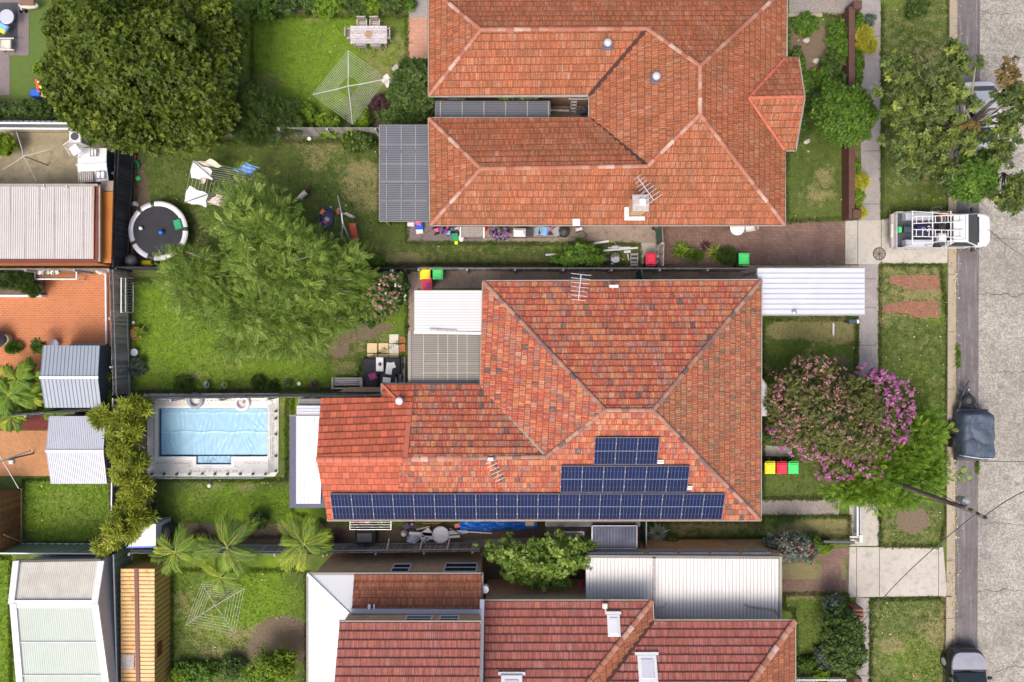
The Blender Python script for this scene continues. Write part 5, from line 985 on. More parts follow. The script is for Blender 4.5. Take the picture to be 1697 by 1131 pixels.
# ================================================================ POOL
o = empty('swimming_pool', 'rectangular swimming pool under a pale blue bubble cover', 'swimming pool', W(352, 718, 0))
x0, x1, y0, y1, yn = W(262, 0).x, W(443, 0).x, W(0, 677).y, W(0, 757).y, W(0, 770).y; xn0, xn1 = W(325, 0).x, W(383, 0).x
mb = MB()
for a, b in (((x0, y0), (x1, y0)), ((x1, y0), (x1, y1)), ((x1, y1), (xn1, y1)), ((xn1, y1), (xn1, yn)), ((xn1, yn), (xn0, yn)), ((xn0, yn), (xn0, y1)), ((xn0, y1), (x0, y1)), ((x0, y1), (x0, y0))): mb.add([(a[0], a[1], -1.2), (b[0], b[1], -1.2), (b[0], b[1], .03), (a[0], a[1], .03)], [(0, 1, 2, 3)])
mb.add([(x0, y0, -.2), (x1, y0, -.2), (x1, yn, -.2), (x0, yn, -.2)], [(0, 1, 2, 3)]); mb.obj('shell', G['pool_deep'], o, world=True)
def cover(name, xa, xb, ya, yb, z, sd, nx=150, ny=70):
    X, Y = np.meshgrid(np.linspace(xa, xb, nx), np.linspace(ya, yb, ny)); rg = np.random.default_rng(sd); Z = np.full(X.shape, z)
    for i in range(26):
        cx, cy = rg.uniform(xa, xb), rg.uniform(yb, ya); an = rg.normal(0, .35); w1, w2 = rg.uniform(.12, .5), rg.uniform(.25, .8); u = (X - cx) * math.cos(an) + (Y - cy) * math.sin(an); v = -(X - cx) * math.sin(an) + (Y - cy) * math.cos(an)
        Z += .008 * np.sin(u * rg.uniform(18, 34) + 1.5 * np.sin(v * 3)) * np.exp(-(u / w1) ** 2 - (v / w2) ** 2)
    if ny > 30: Z += .02 * np.exp(-((Y - (ya + yb) / 2 - .03 * np.sin(X * 4)) / .035) ** 2) + .012 * np.exp(-((Y - ya + .2 + .02 * np.sin(X * 6)) / .03) ** 2)
    Z += .006 * np.sin(X * 9 + 2 * np.sin(Y * 3)) * np.sin(Y * 4 + X)
    V = np.stack([X.ravel(), Y.ravel(), Z.ravel()], 1) - np.array(o.location); F = [(r * nx + c, r * nx + c + 1, (r + 1) * nx + c + 1, (r + 1) * nx + c) for r in range(ny - 1) for c in range(nx - 1)]
    return mesh_obj(name, V.tolist(), F, G['pool_cover'], o, smooth=True)
cover('cover', x0 + .16, x1 - .02, y0 - .02, y1 + .1, -.03, 3); cover('step_cover', xn0 + .06, xn1 - .04, y1 + .02, yn + .07, -.05, 8, 40, 14)
mb = MB(); rn = random.Random(4)
def dash(a, b):
    A, B = W(*a, .042), W(*b, .042); L = (B - A).length; n = int(L / .06)
    for i in range(n):
        if rn.random() < .55: p = A.lerp(B, (i + .5) / n) + Vector((rn.uniform(-.025, .025), rn.uniform(-.025, .025), 0)); mb.box(p, (.045, .045, .006), rn.uniform(0, .6))
ring = [(255, 664), (255, 768), (313, 768), (315, 781), (393, 781), (395, 768), (452, 768), (452, 664), (255, 664)]
for a, b in zip(ring, ring[1:]): dash(a, b)
mb.obj('mosaic_border', G['fence_grey'], o, world=True)
pz = .035; mb = MB()
for q_ in ([(238, 652), (462, 652), (462, 677), (238, 677)], [(244, 677), (262, 677), (262, 790), (244, 790)], [(443, 677), (462, 677), (461, 782), (455, 790), (443, 790)], [(262, 757), (325, 757), (325, 790), (262, 790)], [(325, 770), (383, 770), (383, 790), (325, 790)], [(383, 757), (443, 757), (443, 790), (383, 790)]): mb.slab([W(p[0], p[1], pz) for p in q_], .2)
tag(mb.obj('pool_paving', G['poolpave']), kind='structure')
cp = MB()
for q_ in ([(257, 672), (448, 672), (448, 677), (257, 677)], [(257, 677), (262, 677), (262, 763), (257, 763)], [(443, 677), (448, 677), (448, 763), (443, 763)], [(262, 757), (325, 757), (325, 763), (262, 763)], [(383, 757), (443, 757), (443, 763), (383, 763)], [(319, 763), (325, 763), (325, 776), (319, 776)], [(383, 763), (389, 763), (389, 776), (383, 776)], [(325, 770), (383, 770), (383, 776), (325, 776)]): cp.slab([W(p[0], p[1], pz + .02) for p in q_], .06)
cp.obj('coping', G['white'], o, world=True)
o = empty('pool_fence', 'frameless glass pool fence on black spigots', 'fence', W(350, 787, 0)); 
for x in range(251, 450, 21): MB().box(W(x, 786, .1), (.1, .1, .16)).obj('spigot', G['black'], o, world=True)
for y in (682, 694, 720, 756, 781): MB().box(W(457, y, .1), (.1, .1, .16)).obj('spigot', G['black'], o, world=True)
for a, b in (((246, 786), (288, 786)), ((289, 786), (351, 786)), ((352, 786), (413, 786)), ((414, 786), (447, 786)), ((447, 786), (457, 781)), ((457, 780), (457, 722)), ((457, 721), (457, 668))):
    A, B = W(*a, 0), W(*b, 0); MB().bar(A + Vector((0, 0, .68)), B + Vector((0, 0, .68)), .015, 1.2).obj('glass_panel', G['clear'], o, world=True)
MB().box(W(334, 788, .7), (.4, .05, .1)).obj('gate_latch', G['creamslab'], o, world=True)
o = tag(MB().ball(W(347, 805, .11), .11, n=14, m=9).obj('ball', G['white'], smooth=True), 'small white ball on the lawn below the glass pool fence', 'ball')
def ringtoy(px, py, r, m, lab, m2=None):
    o = empty('pool_ring', lab, 'pool ring', W(px, py, .04)); mb = MB(); mb.tube([(r * math.cos(t * .314), r * math.sin(t * .314), r * .3) for t in range(20)], r * .3, 8, True); mb.obj('ring', G[m], o, smooth=True)
    if m2: MB().ball((r * .2, 0, r * .5), r * .3, r * .25, r * .3).obj('head', G[m2], o)
ringtoy(402, 668, .33, 'white', 'white inflatable ring on the north pool edge', 'cloth_p'); ringtoy(325, 664, .33, 'shedblue', 'blue and grey float at the north pool edge')
o = empty('pool_pump', 'white pool pump and filter by the bamboo', 'pump', W(237, 765, 0)); MB().lathe([(.14, 0), (.15, .4), (.1, .5), (.02, .52)], n=14).obj('filter', G['steel'], o); MB().bbox((0, -.35, .12), (.35, .22, .24)).obj('motor', G['white'], o); mb = MB(); mb.tube([(-.1, .3, .05), (-.15, .9, .1), (.15, .7, .1)], .04); mb.obj('pipe', G['white'], o)
# ================================================================ FENCES
paling_fence('paling_fence', 'dark charcoal paling fence beside the round trampoline', [(193, 205), (181, 442)], 1.9, 'fence_dark', seed=1)
paling_fence('paling_fence', 'weathered grey paling fence between the terracotta patio and the feathery tree lawn', [(181, 446), (187, 656)], 1.8, 'fence_grey', seed=2)
MB().tube([W(180, 443, 1.95), W(181, 520, 1.95)], .03, 6)
sheet_fence('metal_fence', 'grey sheet metal fence behind the pale grey shed and bamboo', [(187, 660), (184, 915)], 1.8, 'colorbond_grey', 'metal')
sheet_fence('metal_fence', 'pale green sheet metal fence along the bottom of the small left lawn', [(-40, 917), (176, 918)], 1.8, 'colorbond_green')
sheet_fence('metal_fence', 'green sheet metal fence between the white workshop and the yellow shed', [(188, 919), (196, 1200)], 1.8, 'colorbond_green')
paling_fence('paling_fence', 'old grey paling fence running below the pool yard palms', [(212, 917), (538, 919)], 1.7, 'fence_grey', seed=3)
paling_fence('paling_fence', 'leaning grey paling fence behind the white junk pile', [(540, 917), (795, 914)], 1.7, 'fence_grey', seed=4, wob=.06)
paling_fence('paling_fence', 'grey paling fence between the feathery tree lawn and the swimming pool', [(200, 663), (640, 657)], 1.8, 'fence_grey', seed=5)
paling_fence('paling_fence', 'weathered fence between the two upper back yards', [(300, 212), (628, 212)], 1.55, 'fence_grey', seed=6)
paling_fence('paling_fence', 'low dark fence between the trampoline yard and the feathery tree', [(190, 443), (690, 446)], 1.5, 'fence_dark', seed=7)
paling_fence('paling_fence', 'long dark fence between the top house passage and the mottled roof house', [(692, 445), (1240, 446)], 1.5, 'fence_grey', seed=8)
sheet_fence('gate', 'green metal side gate in the narrow passage north of the mottled roof', [(1063, 447), (1066, 466)], 1.7, 'colorbond_dkgreen', 'colorbond_dkgreen')
sheet_fence('gate', 'dark green metal gate across the passage below the top house', [(1097, 373), (1099, 402)], 1.7, 'colorbond_dkgreen', 'gutter_dark')
paling_fence('paling_fence', 'short weathered fence panel beside the red bin', [(1100, 402), (1099, 440)], 1.5, 'timber_grey', seed=9)
paling_fence('paling_fence', 'grey fence between the garage and the terracotta patio', [(-40, 446), (176, 446)], 1.7, 'fence_grey', seed=10)
paling_fence('paling_fence', 'dark weathered fence between the two metal garden sheds', [(-40, 694), (176, 679)], 1.7, 'fence_grey', seed=11)
o = empty('rail_fence', 'white topped rail fence above the bare concrete yard', 'fence', W(60, 211, 0)); 
for y, z in ((204, 1.7), (213, 1.6)): MB().bar(W(-40, y, z), W(124, y + 1, z), .08, .06).obj('rail', G['white'], o, world=True)
mb = MB(); [mb.box(W(x, 209, .8), (.22, .04, 1.6)) for x in range(-38, 120, 9)]; mb.obj('panel', G['shedblue'], o, world=True); tag(MB().box(W(62, 217.5, .12), (5.4, .12, .2)).obj('kerb_edging', G['oldcon']), 'concrete edging along the top of the bare yard', 'edging')
# brick front wall
o = empty('front_wall', 'long low dark brick front wall of the top house garden', 'wall', W(1411, 190, 0))
for y0, y1 in ((12, 188), (188, 362)): a, b = W(1411.5, y0, .9), W(1411.5, y1, .9); MB().box(((a.x + b.x) / 2, (a.y + b.y) / 2, .42), (.22, abs(a.y - b.y), .84)).obj('brickwork', G['wallcap'], o, world=True); MB().box(((a.x + b.x) / 2, (a.y + b.y) / 2, .88), (.3, abs(a.y - b.y) + .02, .08)).obj('coping', G['wallcap'], o, world=True)
for x, y in ((1414, 15), (1413, 357)): MB().bbox(W(x, y, .5), (.42, .42, 1.05)).obj('pillar', G['wallcap'], o, world=True)
o = empty('front_fence', 'thin white and grey post rail at the front of the lower middle house', 'fence', W(1422, 870, 0)); MB().bar(W(1421, 838, .8), W(1421, 890, .8), .08, .06).obj('rail', G['white'], o, world=True); MB().bar(W(1408, 890, .8), W(1423, 890, .8), .06, .06).obj('rail', G['white'], o, world=True); MB().box(W(1421, 890, .4), (.16, .4, .8)).obj('post', G['creamslab'], o, world=True); MB().bar(W(1421, 838, .4), W(1421, 886, .4), .05, .7).obj('panel', G['palegrey'], o, world=True)
o = empty('boundary_fence', 'low black steel fence between the lower middle front yard and the bottom driveway', 'fence', W(1388, 899, 0)); MB().bar(W(1365, 898, .8), W(1416, 899, .8), .12, .05).obj('rail', G['steel'], o, world=True); mb = MB(); [mb.box(W(x, 899, .4), (.03, .03, .8)) for x in range(1365, 1417, 4)]; mb.obj('pickets', G['steel'], o, world=True)
o = empty('picket_fence', 'white picket fence at the bottom edge by the large dark shrub', 'fence', W(1362, 1129, 0)); mb = MB(); [mb.box(W(x, 1129, .5), (.06, .03, 1.)) for x in range(1322, 1402, 4)]; mb.obj('pickets', G['white'], o, world=True); MB().bar(W(1320, 1127, .95), W(1402, 1127, .95), .05, .05).obj('rail', G['white'], o, world=True); MB().bar(W(1320, 1130, .3), W(1402, 1130, .3), .05, .05).obj('rail', G['white'], o, world=True)
tag(MB().bar(W(1414, 1118, .5), W(1416, 1150, .5), .4, 1.).obj('gate_pillar', G['wallcap']), 'dark brick gate pillar at the end of the white picket fence', 'pillar')
o = empty('letterbox', 'small stacked brick letterbox on the bottom house front boundary', 'letterbox', W(1410, 1008, 0)); mb = MB(); [mb.bbox((0, k * .2 - .2, .45), (.5, .15, .9 - abs(k - 1) * .06)) for k in range(3)]; mb.obj('brickwork', G['redpavers'], o)
o = empty('letterbox', 'small dark letterbox behind the white front carport', 'letterbox', W(1399, 534, 0)); MB().box((0, 0, .4), (.08, .08, .8)).obj('post', G['steel'], o); MB().bbox((0, 0, .9), (.42, .22, .22)).obj('box', G['sheddark'], o); MB().box((.26, 0, .9), (.1, .18, .16)).obj('door', G['white'], o)
tag(MB().bar(W(1381, 536, .03), W(1381, 556, .03), .08, .05).obj('timber_stake', G['white']), 'thin white stake lying on the dry grass by the small letterbox', 'stake')
# ================================================================ BINS
def bin_(lab, m, px, py, rz=0, proto={}):
    if 'o' not in proto:
        o = empty('wheelie_bin', lab, 'bin', W(px, py, .9), rz, 'wheelie bins around the houses'); o.location.z = 0; mb = MB(); V = []
        for z, w_, d_ in ((.06, .42, .44), (.5, .47, .5), (.98, .54, .58)): V += [(-w_ / 2, -d_ / 2, z), (w_ / 2, -d_ / 2, z), (w_ / 2, d_ / 2, z), (-w_ / 2, d_ / 2, z)]
        mb.add(V, [(3, 2, 1, 0)] + [(r + i, r + (i + 1) % 4, r + 4 + (i + 1) % 4, r + 4 + i) for r in (0, 4) for i in range(4)]); mb.obj('body', G['bin_body'], o)
        l = MB(); l.bbox((0, -.02, 1.0), (.58, .62, .07), .03); l.bbox((0, -.02, 1.045), (.44, .46, .05), .02); l.obj('lid', G[m], o); h = MB(); h.tube([(-.24, .27, 1.0), (-.24, .35, 1.02), (.24, .35, 1.02), (.24, .27, 1.0)], .018, 6); h.obj('handle', G[m], o)
        for s2 in (-.2, .2): MB().cyl((s2 - .03, .24, .1), (s2 + .03, .24, .1), .1, n=14).obj('wheel', G['rubber'], o)
        proto['o'] = o
    else:
        p = W(px, py, .9); o = put(proto['o'], (p.x, p.y, 0), rz, lab)
        for c in o.children:
            if c.name.split('.')[0] in ('lid', 'handle'): c.data = c.data.copy(); c.data.materials[0] = G[m]
    o.scale = (.92, .92, 1); return o
bin_('yellow lidded wheelie bin, leftmost of three by the front of the mottled roof', 'bin_y', 1275, 775); bin_('red lidded wheelie bin between a yellow and a green one at the front', 'bin_r', 1294.5, 775); bin_('green lidded wheelie bin, rightmost of three in the front yard', 'bin_g', 1313.5, 775)
bin_('yellow lidded wheelie bin behind the white patio roof', 'bin_y', 705, 454); bin_('green lidded wheelie bin behind the white patio roof', 'bin_g', 726, 454); bin_('red lidded wheelie bin with stickers above the white patio roof', 'bin_r', 708, 471, .05)
bin_('red lidded wheelie bin alone beside the weathered fence panel', 'bin_r', 1078, 430, R(180)); bin_('green lidded wheelie bin alone beside the brown paved driveway', 'bin_g', 1232, 430, R(180))
mb = MB(); [mb.box((dx, dy, 0), (.12, .08, .008), a) for dx, dy, a in ((-.08, .08, .3), (.06, .02, -.4), (-.02, -.08, .8), (.1, -.12, .2))]; t = mb.obj('sticker_bits', G['purple']); t.location = W(708, 472, 1.09); tag(t, 'purple and white stickers on the red bin lid', 'stickers')
# ================================================================ ROTARY CLOTHES HOISTS
def hoist(lab, px, py, ends, z, zc, rings, m='alu', inner=.35, r=.007, shape=True):
    c = W(px, py, zc); o = empty('clothes_hoist', lab, 'clothes hoist', (c.x, c.y, 0)); ar = .5 if r < .006 else .8; MB().cyl((c.x, c.y, 0), (c.x, c.y, zc), .04, .03, 8).obj('pole', G[m], o, world=True); E = [W(x, y, z) for x, y in ends]
    for e in E: mb = MB(); mb.tube([c, c.lerp(e, .35) + Vector((0, 0, -.05)), e], [.04 * ar, .035 * ar, .022 * ar], 6); mb.obj('arm', G[m], o, world=True)
    mb = MB()
    for k in range(rings):
        t = inner + (1 - inner) * k / max(1, rings - 1); P = [c.lerp(e, t) + Vector((0, 0, (-.03 if t < .99 else 0))) for e in E]
        for i in range(len(P)): mb.bar(P[i], P[(i + 1) % len(P)], r, r)
    if rings: mb.obj('wires', G['white'], o, world=True)
    return o
hoist('square rotary clothes hoist on the bright lawn of the top yard', 577, 143, [(577, 84), (640, 131), (584, 206), (518, 157)], 2., 1.85, 10)
hoist('square rotary clothes hoist with fine wires behind the palms', 356, 1004, [(334, 968), (405, 976), (389, 1051), (308, 1036)], 1.9, 1.8, 6, m='timber_grey', inner=.45, r=.005)
hoist('bare cross armed clothes hoist over the concrete yard', 39, 259, [(88, 246), (62, 304), (5, 281), (27, 218)], 2., 1.9, 0, m='timber_grey')
hoist('laundry hoist half hidden by the feathery tree with sheets pegged on it', 372, 312, [(319, 267), (420, 285), (428, 345), (305, 336)], 1.9, 1.85, 9, m='steel', inner=.2, r=.006)
def cloth(lab, pts, zt, zb, m, sd=1, name='hanging_sheet', cat='laundry', n=14):
    """pegged top edge a-b, free lower edge d-c blown outwards"""
    a, b, c, d = W(*pts[0], zt), W(*pts[1], zt), W(*pts[2], zb), W(*pts[3], zb); V = []; rn = random.Random(sd); ph = rn.uniform(0, 6)
    for i in range(n + 1):
        for j in range(n + 1):
            u, v = i / n, j / n; p = a.lerp(b, u).lerp(d.lerp(c, u), v); V.append(p + Vector((.03 * math.sin(v * 7 + ph), .03 * math.sin(u * 9 + ph), .06 * math.sin(u * 8 + ph + 2 * v) * v - .12 * math.sin(math.pi * u) * (1 - v))))
    F = [(i * (n + 1) + j, (i + 1) * (n + 1) + j, (i + 1) * (n + 1) + j + 1, i * (n + 1) + j + 1) for i in range(n) for j in range(n)]; c0 = sum(V, Vector((0, 0, 0))) / len(V); V = [v - c0 for v in V]
    midx = [(i // 2) % 2 for i in range(n) for j in range(n)] if isinstance(m, tuple) else None
    o = mesh_obj(name, V, F, [G[k] for k in m] if midx else G[m], midx=midx, smooth=True); o.location = c0; return tag(o, lab, cat, 'laundry on the half hidden hoist')
cloth('white sheet pegged at the top left corner of the laundry hoist', [(319, 267), (350, 282), (351, 298), (316, 296)], 1.9, 1.6, 'cloth_w', 1); cloth('beige sheet pegged along the top edge of the laundry hoist', [(326, 268), (349, 264), (371, 278), (345, 276)], 1.9, 1.7, 'cloth_b', 2)
cloth('blue and white striped towel on the right of the laundry hoist', [(384, 283), (407, 269), (429, 277), (412, 292)], 1.95, 1.7, ('lblue', 'blue'), 3, 'striped_towel'); cloth('white sheet pegged at the bottom left corner of the laundry hoist', [(313, 309), (344, 322), (340, 343), (305, 335)], 1.9, 1.4, 'cloth_w', 4)
cloth('pale pink sheet beside the feathery tree crown', [(343, 334), (360, 322), (377, 328), (372, 345)], 1.9, 1.6, 'cloth_p', 5); cloth('small mauve garment between the two white sheets', [(332, 295), (341, 296), (340, 305), (333, 305)], 1.85, 1.4, 'cloth_p', 6, 'garment')
cloth('limp white cloth hanging at the right corner of the lawn hoist', [(641, 123), (650, 133), (641, 145), (631, 134)], 2.02, 2.02, 'creamslab', 7, 'peg_cover', 'cloth')['group'] = ''
del bpy.data.objects['peg_cover']['group']
# clothesline T bar left
o = empty('clothes_line', 'old T bar clothes line over the herringbone patio', 'clothes line', W(12, 768, 0)); MB().bar(W(-20, 773, 2.), W(50, 747, 2.), .07, .06).obj('cross_arm', G['steel'], o, world=True); MB().cyl(W(12, 768, 0), Vector((*W(12, 768, 2.).xy, 2.)), .04).obj('post', G['steel'], o, world=True) if False else None
mb = MB(); mb.bar(W(-10, 740, 1.95), W(31, 810, 1.95), .02, .02); mb.obj('wire', G['alu'], o, world=True); c = W(12, 762, 2.); MB().cyl((c.x, c.y, 0), c, .04).obj('post', G['steel'], o, world=True)
tag(MB().bbox(W(19, 766, .1), (.22, .2, .16)).obj('box', G['white']), 'small white box on the herringbone paving', 'box')
# ================================================================ VEHICLES
def plan(L, Wd, front=.5, rear=.35, n=9):
    """rounded plan outline, +X is the front"""
    P = []
    for s1, rd in ((1, front), (-1, rear)):
        q_ = []
        for i in range(n + 1):
            a = math.pi / 2 * i / n; q_.append((s1 * (L / 2 - rd * 1.15 + rd * 1.15 * math.cos(a) ** .8), Wd / 2 - rd * .75 + rd * .75 * math.sin(a) ** .8 if rd else Wd / 2))
        if s1 > 0: P += [(x, -y) for x, y in q_[::-1]][::1][0:0]
        P.append(q_)
    fr, rr = P; return fr + rr[::-1] + [(x, -y) for x, y in rr] + [(x, -y) for x, y in fr[::-1]]
def loft(mb, rings, cap=True):
    n = len(rings[0]); V = [p for r in rings for p in r]; F = [(k * n + i, k * n + (i + 1) % n, (k + 1) * n + (i + 1) % n, (k + 1) * n + i) for k in range(len(rings) - 1) for i in range(n)]
    if cap: F += [tuple(range((len(rings) - 1) * n, len(rings) * n)), tuple(range(n))[::-1]]
    return mb.add(V, F)
def car(name, lab, cat, loc, rz, L, Wd, H, pm, roofm, cab, belt=.9, hood=.86, group=None, side=None, wheels=True):
    """cab=(x_rear_base,x_rear_top,x_front_top,x_front_base)"""
    o = empty(name, lab, cat, loc, rz, group); ol = plan(L, Wd, .75, .5); mb = MB(); rings = []
    for z, k, kk in ((.22, .965, .93), (.42, 1., 1.), (.62, 1., 1.), (belt - .12, .985, .985), (belt - .03, .955, .95), (belt + .02, .90, .88)): rings.append([(x * k, y * kk, z + (.0 if z < belt - .2 else -.14 * max(0, x / (L / 2)) ** 3)) for x, y in ol])
    loft(mb, rings); mb.obj('body', G[pm], o, smooth=False)
    hd = MB(); rr = [(x * .93, y * .93, belt + .03 - .14 * max(0, x / (L / 2)) ** 3) for x, y in ol if x * .93 > cab[3] - .15]; rr = sorted(rr, key=lambda p: math.atan2(p[1], p[0] - cab[3] - .3)); hd.slab(rr, .03); hd.obj('bonnet', G[roofm], o)
    a, b, c, d = cab; w0, w1 = Wd * .43, Wd * .345; z0, z1_ = belt, H; g = MB(); V = [(a, -w0, z0), (d, -w0, z0), (d, w0, z0), (a, w0, z0), (b, -w1, z1_), (c, -w1, z1_), (c, w1, z1_), (b, w1, z1_)]; g.add(V, [(3, 2, 1, 0), (0, 1, 5, 4), (2, 3, 7, 6), (4, 5, 6, 7), (3, 0, 4, 7), (1, 2, 6, 5)]); g.obj('cabin', G[side or pm], o)
    def quad(nm, P, k=.88, off=.012):
        P = [Vector(p) for p in P]; ct = sum(P, Vector((0, 0, 0))) / 4; nn_ = (P[1] - P[0]).cross(P[3] - P[0]).normalized(); 
        if nn_.z < 0: nn_ = -nn_
        q_ = [ct + (p - ct) * k + nn_ * off for p in P]; m_ = MB(); m_.slab(q_, .008); return m_.obj(nm, G['glass'], o)
    quad('windscreen', [V[1], V[2], V[6], V[5]], .93); quad('rear_window', [V[3], V[0], V[4], V[7]], .86); quad('side_window', [V[0], V[1], V[5], V[4]], .84); quad('side_window', [V[2], V[3], V[7], V[6]], .84)
    MB().bbox(((b + c) / 2, 0, z1_ + .02), (c - b + .12, w1 * 2 + .06, .06), .03).obj('roof', G[roofm], o)
    for s2 in (-1, 1):
        MB().bbox((d - .25, s2 * (Wd / 2 + .06), belt + .06), (.14, .2, .14)).obj('mirror', G[pm], o); MB().ball((L / 2 - .32, s2 * (Wd / 2 - .32), belt - .27), .2, .13, .07).obj('headlight', G['lamp'], o); MB().bbox((-L / 2 + .06, s2 * (Wd / 2 - .3), belt - .2), (.1, .26, .14)).obj('tail_light', G['red'], o)
    MB().bbox((L / 2 - .05, 0, .42), (.16, Wd * .62, .2)).obj('bumper', G['black'], o)
    if wheels:
        for x in (L * .31, -L * .29):
            for s2 in (-1, 1): t = MB(); t.cyl((x, s2 * (Wd / 2 - .2), .32), (x, s2 * (Wd / 2 + .01), .32), .32, n=20); w_ = t.obj('wheel', G['rubber'], o); r2 = MB(); r2.cyl((x, s2 * (Wd / 2), .32), (x, s2 * (Wd / 2 + .02), .32), .19, n=14); r2.obj('rim', G['alu'], w_)
    return o
c = W(1608, 1150, 1.); car('parked_car', 'dark car with silver bonnet parked at the kerb in the bottom right corner', 'car', (c.x, c.y, 0), R(90), 4.3, 1.86, 1.45, 'carblack', 'carsilver', (-1.7, -1.1, .45, 1.05), belt=.95)
c = W(1628, 204, 1.); car('parked_car', 'white car parked under the street tree', 'car', (c.x, c.y, 0), R(-88), 4.4, 1.8, 1.48, 'carwhite', 'carwhite', (-1.9, -1.4, .3, 1.0))
# ute
c = W(1565, 382, .9); U = empty('ute', 'white tray back ute with two ladders on its roof rack parked across the driveway', 'ute', (c.x, c.y, 0))
ol = plan(1.15, 1.74, .6, .02); mb = MB(); rings = [[(x * k + 1.77, y * kk, z - (.13 * max(0, x / .57) ** 2 if z > .7 else 0)) for x, y in ol] for z, k, kk in ((.3, .95, .94), (.5, 1, 1), (.78, 1, 1), (.95, .985, .975), (1.03, .96, .94), (1.07, .88, .86))]; loft(mb, rings); mb.obj('bonnet', G['carwhite'], U)
mb = MB(); w0, w1 = .86, .68; V = [(-.08, -w0, .3), (1.5, -w0, .3), (1.5, w0, .3), (-.08, w0, .3), (-.08, -w0, 1.02), (1.56, -w0 + .04, 1.09), (1.56, w0 - .04, 1.09), (-.08, w0, 1.02), (.02, -w1, 1.66), (.7, -w1, 1.66), (.7, w1, 1.66), (.02, w1, 1.66)]
mb.add(V, [(3, 2, 1, 0), (0, 1, 5, 4), (2, 3, 7, 6), (1, 2, 6, 5), (3, 0, 4, 7), (4, 5, 9, 8), (6, 7, 11, 10), (5, 6, 10, 9), (7, 4, 8, 11), (8, 9, 10, 11)]); mb.obj('cab', G['carwhite'], U)
def gq(nm, P, k, m='glass', off=.014):
    P = [Vector(p) for p in P]; ct = sum(P, Vector((0, 0, 0))) / 4; n_ = (P[1] - P[0]).cross(P[3] - P[0]).normalized(); n_ = n_ if n_.z > 0 else -n_; MB().slab([ct + (p - ct) * k + n_ * off for p in P], .008).obj(nm, G[m], U)
gq('windscreen', [V[5], V[6], V[10], V[9]], .97); gq('rear_window', [V[7], V[4], V[8], V[11]], .8); gq('side_window', [V[4], V[5], V[9], V[8]], .84); gq('side_window', [V[6], V[7], V[11], V[10]], .84)
MB().bbox((.36, 0, 1.69), (.74, 1.4, .06), .03).obj('roof', G['carwhite'], U); MB().box((1.6, 0, 1.1), (.07, 1.3, .02)).obj('wiper_cowl', G['black'], U)
for s2 in (-1, 1): MB().bbox((1.3, s2 * 1.0, 1.1), (.14, .2, .18)).obj('mirror', G['black'], U); MB().ball((2.16, s2 * .6, .76), .14, .15, .08).obj('headlight', G['lamp'], U)
MB().bbox((2.32, 0, .42), (.16, 1.5, .24)).obj('bumper', G['white'], U)
tr = MB(); tr.box((-1.28, 0, .68), (2.34, 1.8, .06)); tr.obj('tray_floor', G['steel'], U); sd_ = MB(); [sd_.box((-1.28, s2 * .9, .88), (2.34, .05, .32)) for s2 in (-1, 1)]; sd_.box((-2.47, 0, .88), (.05, 1.85, .32)); sd_.box((-.12, 0, .95), (.05, 1.8, .5)); sd_.obj('tray_sides', G['alu'], U)
MB().box((-2.56, 0, .7), (.14, 1.7, .2)).obj('tail_board', G['timber_grey'], U); MB().bbox((-2.6, 0, .82), (.12, .7, .08)).obj('step', G['creamslab'], U)
for s2 in (-1, 1): MB().bbox((-1.4, s2 * .68, .95), (1.35, .36, .42), .03).obj('tool_box', G['palegrey'], U)
for x, s2 in ((1.75, 1), (1.75, -1), (-1.35, 1), (-1.35, -1)): t = MB(); t.cyl((x, s2 * .64, .33), (x, s2 * .86, .33), .33, n=20); w_ = t.obj('wheel', G['rubber'], U); MB().cyl((x, s2 * .85, .33), (x, s2 * .87, .33), .19, n=12).obj('rim', G['alu'], w_)
rk = MB()
for x in (-2.1, -1.1, -.2): rk.bar((x, -.8, 1.78), (x, .8, 1.78), .045, .04); [rk.bar((x, s2 * .84, 1.0), (x, s2 * .8, 1.78), .05, .05) for s2 in (-1, 1)]
rk.bar((.55, -.62, 1.8), (.55, .62, 1.8), .035, .04); [rk.bar((-2.1, s2 * .8, 1.78), (.55, s2 * .6, 1.8), .03, .035) for s2 in (-1, 1)]; rk.obj('roof_rack', G['white'], U)
lg = MB(); lg.cyl((-.3, .72, 1.1), (-.3, .72, 1.5), .12, .1, 12); lg.obj('beacon', G['orange'], U)
def ladder(lab, cx, cy, L, wd, a, n, z):
    p = U.location + Vector((cx, cy, z)); o = empty('ladder', lab, 'ladder', p, a); [MB().box((0, s2 * wd / 2, 0), (L, .03, .07)).obj('rail', G['white'], o) for s2 in (-1, 1)]
    for i in range(n): MB().box((-L / 2 + L * (i + .5) / n, 0, 0), (.03, wd, .03)).obj('rung', G['white'], o)
    return o
ladder('white ladder on the far left side of the ute roof rack', -.85, .4, 2.5, .33, R(2), 8, 1.85); ladder('white ladder nearer the driver side of the ute roof rack', -.85, -.3, 2.5, .34, R(-1), 8, 1.85)
for cx, cy, sx, sy, m, lab in ((-1.85, .03, .5, .3, 'sheddark', 'dark teal bag in the ute tray'), (-1.05, .05, .8, .38, 'navy', 'dark blue and white patterned bag in the ute tray'), (-2.3, .02, .16, .28, 'bin_g', 'small bright green box at the back of the ute tray'), (-.4, .05, .36, .34, 'black', 'black crate behind the ute cab'), (-.4, -.4, .38, .36, 'white', 'white case behind the ute cab')):
    q_ = MB(); q_.bbox((0, 0, 0), (sx, sy, .3), .06); t = q_.obj('tool_bag' if 'bag' in lab else 'box', G[m]); t.location = U.location + Vector((cx, cy, .95 if 'behind' not in lab else 1.35)); tag(t, lab, 'bag' if 'bag' in lab else 'box')
